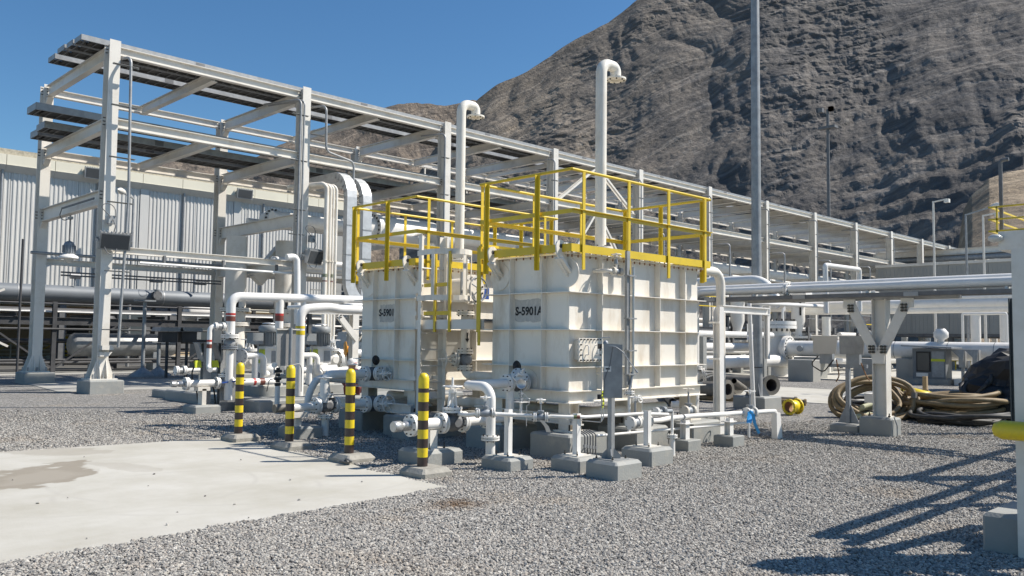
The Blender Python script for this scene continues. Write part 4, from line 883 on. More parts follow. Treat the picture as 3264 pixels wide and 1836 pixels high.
# caged ladder
t = thing('caged_ladder', 'white steel ladder with hooped safety cage in front of the left tank', 'ladder', (8.55, 10.8, .38))
for x in (8.55, 9.08): obj('stile', MB().bar((x, 10.82, .40 if x < 9 else .5), (x, 10.82, 3.28), .075, .014, (1, 0, 0)) if False else MB().angle((x, 10.82, .40), (x, 10.82, 3.28), .095 if x > 9 else -.095, .09, .010, (0, 1, 0)), 'cream', t)
z = .62
while z < 3.2: obj('rung', MB().cyl((8.55, 10.80, z), (9.08, 10.80, z), .011, 8), 'white', t); z += .265
cx, cy, R0 = 8.83, 10.47, .36
def hoop(z, h=.085):
    pts = [(8.52, 10.82)]+[(cx+R0*cos(a)*1.03, cy-.02+R0*sin(a)*1.25) for a in [pi+pi*i/12 for i in range(13)]]+[(9.11, 10.82)]; m = MB(); n = len(pts)
    vs = [(x, y, z) for x, y in pts]+[(x, y, z+h) for x, y in pts]+[(cx+(x-cx)*.975, cy+(y-cy)*.975, z) for x, y in pts]+[(cx+(x-cx)*.975, cy+(y-cy)*.975, z+h) for x, y in pts]
    fs = [(i, i+1, n+i+1, n+i) for i in range(n-1)]+[(2*n+i, 2*n+i+1, 3*n+i+1, 3*n+i) for i in range(n-1)]+[(n+i, n+i+1, 3*n+i+1, 3*n+i) for i in range(n-1)]+[(i, i+1, 2*n+i+1, 2*n+i) for i in range(n-1)]
    return m.add(vs, fs)
for z in (2.93, 2.20): obj('cage_hoop', hoop(z), 'cream', t)
for a in (pi*1.06, pi*1.28, pi*1.5, pi*1.72, pi*1.94):
    x, y = cx+R0*cos(a)*1.0, cy-.02+R0*sin(a)*1.22; tx, ty = -sin(a), cos(a)
    obj('cage_strap', MB().bar((x, y, 2.21), (x, y, 2.98), .06, .008, (-cos(a), -sin(a), 0)), 'cream', t)
for x in (8.55, 9.08):
    for z in (.95, 2.0): obj('wall_bracket', MB().bar((x, 10.85, z), (x, 11.06, z), .012, .06), 'cream', t)
obj('foot_plate', MB().box((8.47, 10.72, .385), (8.63, 10.92, .40)), 'cream', t)
t = tag(obj('foot_block', MB().chamf(8.2, 10.55, 9.3, 11.0, -.05, .385), 'pedgrey', loc=(8.7, 10.8, 0)), 'grey concrete block under the foot of the caged ladder', 'pedestal')
# vents
def vent(cx, cy, label, zf=3.02, top=6.0):
    t = thing('vent_pipe', label, 'vent pipe', (cx, cy, 2.79), 'gooseneck vents')
    obj('vent_tube', MB().tube([(cx, cy, zf), (cx, cy, top), (cx+.36, cy-.0, top), (cx+.36, cy, top-.18)], .088, 20, .175, 8), 'cream', t)
    obj('end_flange', MB().ring((cx+.36, cy, top-.19), Z_, .17, .085, .028, 26), 'cream', t)
    m = MB(); [m.cyl((cx+.36+.135*cos(a), cy+.135*sin(a), top-.22), (cx+.36+.135*cos(a), cy+.135*sin(a), top-.16), .013, 6) for a in [pi/4*i for i in range(8)]]; obj('bolt_ring', m, 'bolt', t)
    flange(t, (cx, cy, zf), Z_, .19, .03, 8, mt='cream'); obj('flame_arrester', MB().lathe((cx, cy, 2.80), Z_, [(.1, 0), (.1, .04), (.15, .07), (.15, .14), (.1, .17), (.1, .2)], 20), 'white', t)
    flange(t, (cx, cy, 2.83), Z_, .18, .024, 8, mt='cream'); return t
vent((10.251,8.420,3.230)[0], 8.42, 'tall cream gooseneck vent on the roof of tank S-5901A')
vent((10.268,11.800,5.084)[0], 11.8, 'cream gooseneck vent on the roof of the left tank')
# roof fittings
t = thing('roof_manway', 'round cream manway with a handwheel on the side of the left tank above the platform', 'manway', (9.25, 10.97, 2.4))
obj('neck', MB().cyl((9.45, 11.05, 2.42), (9.45, 10.50, 2.42), .20, 28), 'cream', t); flange(t, (9.45, 10.52, 2.42), Y_, .25, .03, 12, mt='cream'); wheel(t, (9.45, 10.36, 2.42), Y_, .2, 'steelgrey', 5, .014)
obj('hinge_arm', MB().bar((9.2, 10.5, 2.2), (9.2, 10.5, 2.7), .03, .03), 'steelgrey', t)
t = thing('warning_notice', 'small blue notice plate on the tank wall behind the platform', 'sign', (10.3, 11.0, 2.4)); obj('plate', MB().box((9.95, 10.955, 2.3), (10.25, 10.962, 2.5)), 'signblue', t)
for x in (9.6, 10.9): obj('roof_nozzle', MB().cyl((x, 8.1, 2.79), (x, 8.1, 2.95), .04, 10), 'cream', tkA)
# gap pipework: arrow pipe, valve and elbow
t = thing('equalising_pipe', 'cream vertical pipe with a small down arrow under the platform between the tanks', 'pipe', (9.25, 10.1, 1.7))
gx = (9.300,10.502,1.628)
gx, gy = 9.3, gx[1]
obj('pipe_run', MB().tube([(gx, gy, 2.0), (gx, gy, 1.0), (gx, 9.2, 1.0)], .075, 18, .16), 'cream', t)
flange(t, (gx, gy, 2.02), Z_, .15, .025, 8, mt='cream'); arrow((gx-.03, gy-.085, 1.62), .16, True, par=t)
gate_valve('gap_valve', 'dark bodied valve with side handwheel on the pipe under the platform', (gx, gy, 1.26), Z_, .135, .26, (-.9, .4, 0), .22, mt='cream', wr=.14)
# nearest drain line of tank S-5901A: cap, flange, big gate valve, flange
yl = 8.42; zl = .515
t = thing('drain_line', 'white drain pipe with a threaded cap end in front of tank S-5901A', 'pipe', (6.3, yl, zl))
obj('pipe_run', MB().cyl((6.62, yl, zl), (7.02, yl, zl), .075, 18), 'pipewhite', t); obj('pipe_run', MB().cyl((7.44, yl, zl), (7.82, yl, zl), .065, 18), 'pipewhite', t)
obj('end_cap', MB().lathe((6.30, yl, zl), X_, [(.062, 0), (.068, .01), (.068, .11), (.05, .12), (.05, .16), (.062, .17), (.062, .25)], 16), 'stainless', t)
flange(t, (6.585, yl, zl), X_, .138, .028, 8); flange(t, (7.85, yl, zl), X_, .115, .026, 8); obj('pipe_run', MB().tube([(7.87, yl, zl), (8.3, yl, zl), (8.3, yl, .9)], .06, 16, .1), 'pipewhite', t)
gate_valve('drain_valve', 'big grey gate valve with flat white handwheel in front of tank S-5901A', (7.25, yl, zl), X_, .135, .36, Z_, .36, wr=.125, body='galvdark')
t = thing('pipe_support', 'grey block and white stub post under the capped drain pipe behind the nearest bollard', 'pipe support', (6.98, 8.5, 0))
pedestal(t, 6.68, 8.22, 7.28, 8.82, .20); obj('post', MB().box((6.84, yl-.06, .2), (6.96, yl+.06, .44)), 'white', t); obj('base_plate', MB().box((6.74, yl-.16, .2), (7.06, yl+.16, .215)), 'white', t); studs(t, 6.9, yl, .2, .12, .12)
# riser with flange: from the outlet valve of tank A forward, then down
t = thing('riser_pipe', 'white gooseneck pipe bending down into a flanged riser beside the nearest bollard', 'pipe', (7.42, 7.9, 0))
rx, ry = (7.448,7.900,0.663)[0:2]; zt = (7.383,7.900,1.036)[2]
obj('pipe_run', MB().tube([(8.33, 8.44, .99), (rx, 8.44, .99), (rx, ry, .99), (rx, ry, .32)], .062, 20, .17, 8), 'pipewhite', t)
obj('pipe_run', MB().cyl((rx, ry, -.05), (rx, ry, .3), .062, 20), 'pipewhite', t); fz = (7.449,7.900,0.343)[2]
flange(t, (rx, ry, fz), Z_, .118, .02, 8)
# instrument line on three posts, then the small bore line to the right
def support(name, label, cx, cy, x0, y0, x1, y1, h, ptop, w=.07, ang=True, studh=.06, group='white angle posts on grey blocks'):
    t = thing('pipe_support', label, 'pipe support', (cx, cy, 0), group); pedestal(t, x0, y0, x1, y1, h)
    obj('base_plate', MB().box((cx-.13, cy-.13, h), (cx+.13, cy+.13, h+.012)), 'white', t); studs(t, cx, cy, h, .1, .1, studh, .008)
    if ang: obj('post', MB().angle((cx-w/2, cy-w/2, h+.012), (cx-w/2, cy-w/2, ptop), w, w, .009, (0, -1, 0)).box((cx-w/2, cy-w/2-.004, h+.012), (cx+w/2, cy-w/2+.004, ptop)), 'pipewhite', t)
    else: obj('post', MB().ibeam((cx, cy, h), (cx, cy, ptop), w, w, (0, 1, 0), .01, .008), 'pipewhite', t)
    return t
p1 = support('s1', 'grey block with a white angle post, beside the flanged riser', 7.37, 7.50, 7.16, 7.27, 7.60, 7.77, .17, .74)
p2 = support('s2', 'grey block with a white angle post between the riser and the grey panel stand', 7.96, 6.90, 7.72, 6.65, 8.19, 7.12, .19, .70)
p4 = support('s4', 'grey block with a white angle post right of the grey panel stand', 9.03, 6.62, 8.78, 6.38, 9.28, 6.86, .24, .70)
zi = .655
t = thing('sample_line', 'thin white sampling line carried on three angle posts in front of the right tank', 'pipe', (7.3, 7.4, zi))
P0 = (7.02, 7.62, .70); P1 = (7.40, 7.40, .672); P2 = (7.99, 6.83, zi); P3 = (9.05, 6.72, zi-.005); P4 = (9.72, 6.78, .60)
obj('pipe_run', MB().tube([P1, (7.72, 7.02, .665), P2, P3, P4], .021, 12, .05), 'pipewhite', t)
obj('pipe_run', MB().tube([(7.3, 8.35, .62), (7.0, 7.85, .66), (7.06, 7.62, .69), (7.18, 7.56, .685), P1], .026, 12, .05), 'pipewhite', t)
for f, mt in ((.30, 'green'), (.42, 'redbrown')):
    q = V((7.72, 7.02, .665)).lerp(V(P2), f+.35); q2 = V((7.72, 7.02, .665)).lerp(V(P2), f+.47)
    obj('colour_band', MB().cyl(q, q2, .0225, 12, cap=False), mt, t)
small_valve('sample_valve', 'small dark valve with a tee handle at the gooseneck riser', (7.07, 7.60, .70), (.86, -.5, 0), .062, .19, Z_, .19, wr=.06)
small_valve('sample_valve', 'small gate valve with ribbon tag between the first two posts', (7.580,7.150,0.656), (.72, -.69, 0), .058, .14, Z_, .21, wr=.055)
t = thing('ribbon', 'faded red and white ribbon tied to the small valve', 'ribbon', (7.540,7.100,0.608)); a = V((7.539,7.100,0.623)); b = V((7.669,7.100,0.471)); k = V((.03, -.03, 0))
obj('tail', MB().add([a-k*.5, a+k*.5, (a+b)/2+k*1.1, b+k*.7, b-k*.6, (a+b)/2-k*.2], [(0, 1, 2, 5), (5, 2, 3, 4)]), 'cotton', t)
# gauge with bracket
gc = V((8.096,8.000,1.006))
t = thing('pressure_gauge', 'round white pressure gauge on a stem in front of the tank outlet valve', 'gauge', gc)
vd = V((-.74, -.67, 0)); obj('case', MB().lathe(gc-vd*.03, vd, [(.05, 0), (.068, .01), (.068, .045), (.062, .05), (.06, .046), (.001, .045)], 20, cap=False), 'stainless', t)
obj('dial', MB().cyl(gc+vd*.008, gc+vd*.013, .058, 20), 'pipewhite', t); obj('stem', MB().cyl(gc-Z_*.06, gc-Z_*.34, .010, 8), 'steelgrey', t)
for dz, w in ((-.13, .05), (-.16, .035), (-.20, .05), (-.23, .04)): obj('manifold_block', MB().cb(gc+Z_*dz, w, w, .022), 'steelgrey', t)
obj('lever', MB().bar(gc+V((.02, -.02, -.12)), gc+V((.08, -.07, -.2)), .02, .006), 'pipewhite', t)
obj('impulse_tube', MB().tube([gc+V((.02, -.02, -.2)), gc+V((.09, -.08, -.19)), gc+V((.075, -.07, -.28)), gc+V((.055, -.05, -.28)), gc+V((.055, -.05, -.56))], .006, 8, .02, 3), 'stainless', t)
obj('tube_plate', MB().cb(gc-Z_*.24, .16, .16, .008), 'pipewhite', t); obj('support_stem', MB().cyl(gc-Z_*.24, gc-Z_*.39, .02, 10), 'pipewhite', t)
obj('blue_valve', MB().cb(gc+V((-.1, .09, -.28)), .03, .03, .1), 'pipewhite', t)
# grey instrument panel on a galvanised post
t = thing('instrument_stand', 'grey instrument backplate on a galvanised post standing on the nearest grey block', 'panel', (7.9, 6.26, 0))
pedestal(t, 7.65, 6.03, 8.14, 6.50, .215); bx, by = 7.86, 6.28
u0 = V((7.800,6.227,1.733)); u1 = V((7.800,5.951,1.031))
obj('base_plate', MB().box((bx-.15, by-.15, .215), (bx+.15, by+.15, .228)), 'galv', t); studs(t, bx, by, .215, .12, .12, .05, .009)
m = MB()
for k in range(4):
    a = V((cos(pi/2*k+.78), sin(pi/2*k+.78), 0)); m.prism([V((bx, by, .228))+a*.02, V((bx, by, .228))+a*.11, V((bx, by, .27))+a*.11, V((bx, by, .36))+a*.02], a.cross(Z_)*.012)
obj('gusset', m, 'galv', t)
obj('post', MB().box((bx-.03, by-.03, .228), (bx+.03, by+.03, .98)), 'galv', t)
pc = V((bx, by, 0)); xd = V((.68, -.73, 0)).normalized(); yc = -xd.cross(Z_)
vw = V((.715, .70, 0)); 
def pp(px, pz, off=.0): return pc+V((-.045, -.045, 0))+xd*px+Z_*pz+V((-.70, -.71, 0))*off
ztop, zbot = 1.565, .93
pl = MB(); pl.prism([pp(-.10, zbot), pp(.12, zbot), pp(.12, ztop-.012), pp(-.10, ztop)], V((.70, .71, 0))*.01); obj('backplate', pl, 'galv', t)
obj('label_plate', MB().prism([pp(-.09, 1.235, .004), pp(-.01, 1.235, .004), pp(-.01, 1.30, .004), pp(-.09, 1.30, .004)], V((.70, .71, 0))*.003), 'pipewhite', t)
obj('label_print', MB().prism([pp(-.075, 1.26, .0065), pp(-.025, 1.26, .0065), pp(-.025, 1.278, .0065), pp(-.075, 1.278, .0065)], V((.70, .71, 0))*.001), 'paintblack', t)
obj('impulse_tube', MB().tube([pp(-.05, 1.53, .03), pp(.02, 1.535, .05), pp(.12, 1.47, .05), pp(.19, 1.36, .05), pp(.275, 1.25, .05)], .006, 8, .05, 4), 'steelgrey', t)
obj('tube_end', MB().cyl(pp(.265, 1.265, .05), pp(.29, 1.23, .05), .011, 8), 'steelgrey', t)
obj('impulse_tube', MB().tube([pp(.01, 1.53, .02), pp(-.03, 1.3, .02), pp(-.09, 1.16, .02), pp(-.10, .95, .02)], .005, 8, .05, 4), 'galvdark', t)
obj('bracket', MB().box(pp(-.17, 1.52)-V((.02, .02, .02)), pp(-.12, 1.56)+V((.02, .02, 0))), 'paintblack', t); obj('sight_dome', MB().lathe(pp(-.07, 1.56, -.03), Z_, [(.03, 0), (.028, .02), (.01, .04), (.001, .042)], 12), 'steelgrey', t)
obj('bracket', MB().box(pp(-.17, .935)-V((.02, .02, .02)), pp(-.12, .97)+V((.02, .02, 0))), 'paintblack', t)
# stainless tube left of the panel
t = thing('impulse_tubing', 'thin stainless impulse tube left of the grey panel with a yellow and black tag', 'tube', (7.7, 6.5, .6))
q = (8.071,6.600,1.631); q2 = (8.067,6.600,0.607); q3 = (8.110,6.500,1.637); q4 = (8.109,6.600,0.659)
obj('tube_run', MB().tube([q3, q, (q[0], q[1], .63), (q2[0]+.0, q2[1], q2[2]), (q4[0], q4[1], q4[2]), (q4[0], q4[1], q4[2]+.28)], .007, 8, .015, 3), 'stainless', t)
c = V((8.073,6.580,0.898)); obj('tag_ribbon', MB().prism([c+V((-.015, 0, .09)), c+V((.025, 0, .08)), c+V((.02, 0, 0)), c+V((.03, 0, -.08)), c+V((-.005, 0, -.13)), c+V((.0, 0, -.02)), c+V((-.02, 0, .03))], (0, .004, 0)), 'vestyellow', t)
m = MB(); [m.box(c+V((-.02, -.003, z)), c+V((.03, -.001, z+.012))) for z in (.05, .01, -.04, -.09)]; obj('tag_stripes', m, 'paintblack', t)['kind'] = 'stuff'
obj('cross_tube', MB().tube([(7.746,7.000,0.627), (8.030,6.900,0.607), (8.079,6.620,0.605)], .006, 6), 'stainless', t)
# conduit with level gauge riding up the sunlit side
t = thing('level_bridle', 'tall twin stainless standpipes rising past the roof edge on the sunlit side', 'standpipe', (9.9, 7.4, .6))
xa = (9.500,7.300,2.355)[0]; xb = (9.584,7.300,2.359)[0]
obj('post', MB().box((xa-.02, 7.30, .98), (xa+.045, 7.34, 2.86)), 'galv', t)
obj('standpipe', MB().cyl((xb, 7.27, (9.566,7.270,1.106)[2]), (xb, 7.27, 2.64), .017, 10), 'stainless', t)
obj('standpipe', MB().cyl((xb+.042, 7.3, (9.566,7.270,1.106)[2]), (xb+.042, 7.3, 2.60), .012, 10), 'stainless', t)
for z in (2.5, 1.9, 1.45, 1.12): obj('clamp', MB().box((xa-.03, 7.25, z), (xb+.06, 7.345, z+.02)), 'galv', t)
c = V((9.506,7.280,0.881)); obj('drop_pipe', MB().cyl((c.x, 7.28, c.z), (c.x, 7.28, (9.509,7.280,0.298)[2]), .022, 10), 'pipewhite', t); obj('stem', MB().cyl((c.x, 7.28, c.z), (xb, 7.28, 1.16), .02, 10), 'steelgrey', t)
flange(t, c, Z_, .075, .016, 6)
small_valve('bridle_valve', 'small valve with side wheel on the standpipe foot', (c.x+.12, 7.28, c.z-.11), X_, .045, .1, (0, -1, .2), .1, wr=.05)
t = thing('vent_valve', 'small handwheel valve at roof level beside the standpipes', 'valve', (9.355,7.400,2.735)); c = V((9.355,7.400,2.735)); obj('stem', MB().cyl(c-Z_*.12, c+Z_*.08, .018, 8), 'cream', t); wheel(t, c+Z_*.07, Z_, .07, 'cream', 4, .008); obj('bonnet', MB().cyl(c-Z_*.06, c, .03, 10), 'steelgrey', t)
# small bore line running right
zb = .5
t = thing('drain_header', 'slim white drain header on small grey blocks running right in front of the tank', 'pipe', (9.3, 6.9, .5))
obj('pipe_run', MB().tube([(9.56, 7.0, .50), (9.85, 7.02, .49), (10.3, 7.14, .49), (10.75, 7.15, .49), (12.75, 6.98, .47)], .036, 14, .1), 'pipewhite', t)
obj('end_elbow', MB().tube([(12.75, 6.98, .47), (13.02, 6.95, .465), (13.02, 6.95, .40)], .034, 14, .04), 'pipewhite', t)
obj('pipe_run', MB().tube([(8.8, 7.28, .33), (9.4, 7.25, .325), (12.5, 7.1, .30)], .019, 10), 'pipewhite', t)
flange(t, (9.56, 7.0, .5), V((1, .05, 0)), .085, .02, 6); flange(t, (9.30, 6.99, .5), V((1, .05, 0)), .085, .02, 6); obj('spool', MB().cyl((9.32, 6.99, .5), (9.55, 7, .5), .045, 14), 'pipewhite', t)
for x in (10.02, 10.6): obj('band', MB().cyl((x, 7.1+(.03 if x > 10.3 else 0), .49), (x+.02, 7.1+(.035 if x > 10.3 else .01), .49), .04, 14), 'galv', t)
small_valve('drain_header_valve', 'white handwheel valve standing on the drain header near its left end', (9.25, 6.98, .5), X_, .085, .2, Z_, .34, wr=.075, mt='pipewhite')
small_valve('drain_header_valve', 'white handwheel valve in the middle of the drain header', (11.3, 7.5, .52), X_, .085, .2, Z_, .34, wr=.085, mt='cream')
small_valve('drain_header_valve', 'white handwheel valve at the right end of the drain header near the blue ribbon', (12.25, 6.98, .48), X_, .085, .22, Z_, .34, wr=.085, mt='pipewhite')
t = thing('dark_valve_pair', 'dark union and flange above the flanged stub left of the drain header', 'valve', (9.75, 6.85, .6))
qa, qb, qc = V((9.545,6.850,0.641)), V((9.708,6.850,0.647)), V((9.900,6.850,0.630))
obj('body', MB().cyl(qa, qc, .03, 12), 'steelgrey', t); flange(t, qa, X_, .06, .014, 6); flange(t, qb, X_, .06, .016, 6, mt='steelgrey'); 
qf = V((9.919,6.850,0.316)); obj('drop', MB().tube([qc-X_*.02, qc+X_*.02, V((qf.x, 6.85, qf.z))], .020, 12, .05), 'pipewhite', t)
t = thing('ground_spigot', 'white flanged spigot rising from the gravel next to the third grey block', 'pipe', (qf.x, 6.85, 0)); qg = (9.582,6.621,0.000); obj('pipe_run', MB().cyl((qf.x, 6.85, -.05), (qf.x, 6.85, qf.z-.02), .042, 14), 'pipewhite', t); flange(t, (qf.x, 6.85, qf.z-.03), Z_, .075, .018, 6)
for (c, lb, top) in (((10.62, 7.11), 'small grey block and white post right of the flanged spigot', .45), ((11.62, 6.98), 'small grey block and white post under the right end of the drain header', .43)):
    t = thing('pipe_support', lb, 'pipe support', (*c, 0), 'small blocks under the drain header'); pedestal(t, c[0]-.17, c[1]-.17, c[0]+.17, c[1]+.17, .17, c=.012); obj('post', MB().ibeam((*c, .17), (*c, top), .1, .1, (0, 1, 0), .009, .008), 'pipewhite', t); obj('saddle_plate', MB().box((c[0]-.1, c[1]-.08, top-.06), (c[0]+.1, c[1]+.08, top-.045)), 'pipewhite', t)
t = tag(obj('tapered_stand', MB().prism([(12.98, 6.9, 0), (13.16, 6.9, 0), (13.09, 6.9, .44), (12.97, 6.9, .44)], (0, .1, 0)), 'pipewhite', loc=(13.05, 6.9, 0)), 'white tapered stand carrying the elbow at the end of the drain header', 'pipe support')
# wires clipped to the near leg block
t = thing('earthing_clamps', 'row of vertical earthing cables and clamps on the grey leg block', 'cables', (9.0, 7.3, .3))
for i in range(5):
    q0 = V((8.495,7.220,0.366))+X_*.055*i; obj('cable', MB().tube([q0+V((-.03, .1, .05)), q0, q0-Z_*.3], .010, 6, .03), 'galvdark', t); obj('clamp', MB().cb(q0-Z_*(.14+.01*i), .035, .03, .04), 'galv', t)

# ---------------- bollards on the slab edge ----------------
def bollard(cx, cy, label):
    t = thing('bollard', label, 'bollard', (cx, cy, 0), 'striped bollards along the slab'); r = .0625; z = .12
    obj('footing', MB().chamf(-.2+cx, -.27+cy, .24+cx, .20+cy, -.06, .115, .05), 'rawconc', t)
    k = 0; z = .115
    hs = [.105]+[.103]*7
    for k in range(8):
        obj('stripe', MB().cyl((cx, cy, z), (cx, cy, z+.1065), r*(1.0 if k % 2 else .985), 22, cap=False), 'byellow' if k % 2 else 'black', t); z += .1065
    obj('stripe', MB().cyl((cx, cy, z), (cx, cy, z+.05), r*.985, 22, cap=False), 'black', t); z += .05
    obj('cap', MB().lathe((cx, cy, z), Z_, [(r*1.01, 0), (r*1.01, .11), (r*.93, .135), (r*.72, .16), (r*.4, .175), (.001, .18)], 22, cap=False), 'byellow', t)
    return t
bollard(6.27, 7.80, 'nearest striped bollard, in front of the drain pipe end cap')
bollard(6.26, 9.29, 'second nearest striped bollard, in front of the left tank outlet valves')
bollard(6.31, 10.87, 'third striped bollard, with the grey panel stand behind its left side')
bollard(6.22, 12.22, 'farthest striped bollard, at the far corner of the concrete slab')
t = tag(obj('rope_heap', MB().torus((6.03, 9.05, .05), (.2, .1, 1), .05, .016, 14, 5).torus((6.06, 9.0, .07), (.6, .1, 1), .04, .014, 14, 5), 'galvdark', loc=(6.04, 9.02, .05)), 'tangled grey rag and rope by the foot of the second bollard', 'rope')
# ---------------- pipes towards the left tank ----------------
yb = 11.86
t = thing('outlet_pipe', 'white outlet pipe of the left tank turning down behind the third bollard', 'pipe', (7.6, yb, .99))
xl = (7.495,11.860,1.016)[0]
obj('pipe_run', MB().tube([(8.34, yb, .99), (xl, yb, .99), (xl, yb, .55)], .075, 18, .14), 'pipewhite', t)
obj('pipe_run', MB().tube([(9.0, 12.75, .80), (7.905,12.750,0.901), ((7.737,12.750,0.846)[0], 12.75, .6), ((7.737,12.750,0.846)[0], 12.75, .3)], .06, 16, .13), 'pipewhite', t)
t = thing('drain_line', 'white drain pipe with a dark capped end between the second and third bollards', 'pipe', (7.0, 11.9, .49))
obj('pipe_run', MB().cyl((6.851,11.900,0.492), (7.36, 11.9, .49), .06, 16), 'pipewhite', t); obj('end_cap', MB().cyl((6.638,11.900,0.488), (6.826,11.900,0.494), .068, 16), 'oldpipe', t)
flange(t, (7.36, 11.9, .49), X_, .125, .026, 8)
gate_valve('drain_valve', 'grey four way gate valve behind the third bollard, standing on a flanged drop', (7.55, 11.9, .50), X_, .135, .34, Z_, .34, wr=.15, body='galvdark')
t = thing('drop_pipe', 'flanged pipe dropping into the gravel below the four way valve', 'pipe', (7.55, 11.9, 0)); obj('pipe_run', MB().cyl((7.55, 11.9, -.05), (7.55, 11.9, .34), .06, 14), 'pipewhite', t); flange(t, (7.55, 11.9, .33), Z_, .125, .024, 8)
t = thing('pipe_support', 'grey block with white saddle post between the second and third bollards', 'pipe support', (7.1, 11.95, 0)); pedestal(t, 6.9, 11.72, 7.4, 12.25, .2); obj('post', MB().box((6.98, 11.84, .2), (7.08, 11.96, .42)), 'white', t); obj('saddle_plate', MB().box((6.9, 11.78, .34), (7.16, 12.02, .42)), 'white', t)
gate_valve('drain_valve', 'dark round bodied valve with big handwheel low in front of the left tank', (8.38, 11.75, .50), X_, .14, .32, (.15, -1, .05), .22, wr=.14, body='galvdark')
t = thing('low_pipe', 'white low pipe joining the dark round bodied valve under the left tank', 'pipe', (8.8, 11.75, .5)); obj('pipe_run', MB().cyl((8.56, 11.75, .5), (11.5, 11.75, .5), .06, 14), 'pipewhite', t); obj('pipe_run', MB().cyl((7.9, 11.75, .5), (8.3, 11.75, .5), .06, 14), 'pipewhite', t)
t = thing('under_tank_pipe', 'fat cream pipe running below both tanks', 'pipe', (9.2, 9.5, .55)); obj('pipe_run', MB().tube([(9.35, 12.6, .56), (9.35, 7.9, .56), (11.2, 7.9, .56)], .085, 16, .2), 'cream', t)
t = thing('skid_beam', 'white steel beams lying low under the left tank', 'beam', (8.6, 11.5, .45)); obj('beam', MB().ibeam((8.5, 10.9, .45), (8.5, 13.0, .45), .1, .16), 'white', t); obj('beam', MB().box((8.9, 10.9, .62), (9.2, 11.6, .72)), 'pipewhite', t); obj('beam', MB().ibeam((8.75, 9.6, .52), (8.75, 7.5, .52), .1, .14), 'white', t)
# gauge stand, dark grey screen panel and instrument tree left of the third bollard
t = thing('panel_stand', 'big grey flat panel on a round post behind the third bollard', 'panel', (8.35, 14.5, 0))
a = (8.100,14.500,1.727); b = (8.503,14.500,1.047); obj('backplate', MB().box((a[0], 14.5, b[2]), (b[0], 14.53, a[2])), 'stainless', t); obj('top_bar', MB().box((a[0]-.02, 14.46, a[2]), (b[0]+.06, 14.56, a[2]+.02)), 'white', t)
obj('post', MB().cyl((8.345, 14.42, -.02), (8.345, 14.42, a[2]+.04), .033, 12), 'steelgrey', t); obj('tubing', MB().tube([(8.266,14.400,1.040), (8.534,14.400,1.089), (8.582,14.400,1.008), (8.589,14.400,0.553)], .009, 6, .04), 'galv', t)
def gauge(c, r, label, mt='pipewhite'):
    c = V(c); t = thing('pressure_gauge', label, 'gauge', c); vd = V((-.72, -.69, 0)); obj('case', MB().cyl(c-vd*.03, c+vd*.02, r, 16), mt, t); obj('dial', MB().cyl(c+vd*.021, c+vd*.024, r*.85, 16), 'pipewhite', t); obj('stem', MB().cyl(c-Z_*r, c-Z_*(r+.12), .012, 8), 'steelgrey', t); return t
gauge((7.562,13.600,1.094), .045, 'small round gauge just left of the third bollard cap')
t = thing('instrument_tree', 'cluster of small dark valves and fittings left of the third bollard', 'valve', (7.654,13.600,0.627)); q = V((7.637,13.600,0.726))
obj('manifold', MB().cyl((q.x, 13.6, .25), (q.x, 13.6, q.z), .045, 12), 'pipewhite', t)
for dz, w in ((.03, .1), (.09, .06), (.13, .12), (.2, .07), (.26, .13), (.3, .05)): obj('fitting', MB().cyl((q.x-w/2, 13.6, q.z+dz), (q.x+w/2, 13.6, q.z+dz), .028, 8), 'bolt', t)
obj('lever', MB().tube([(q.x-.05, 13.55, q.z+.14), (q.x-.22, 13.5, q.z+.12), (q.x-.26, 13.5, q.z-.08)], .008, 6, .03), 'bolt', t)
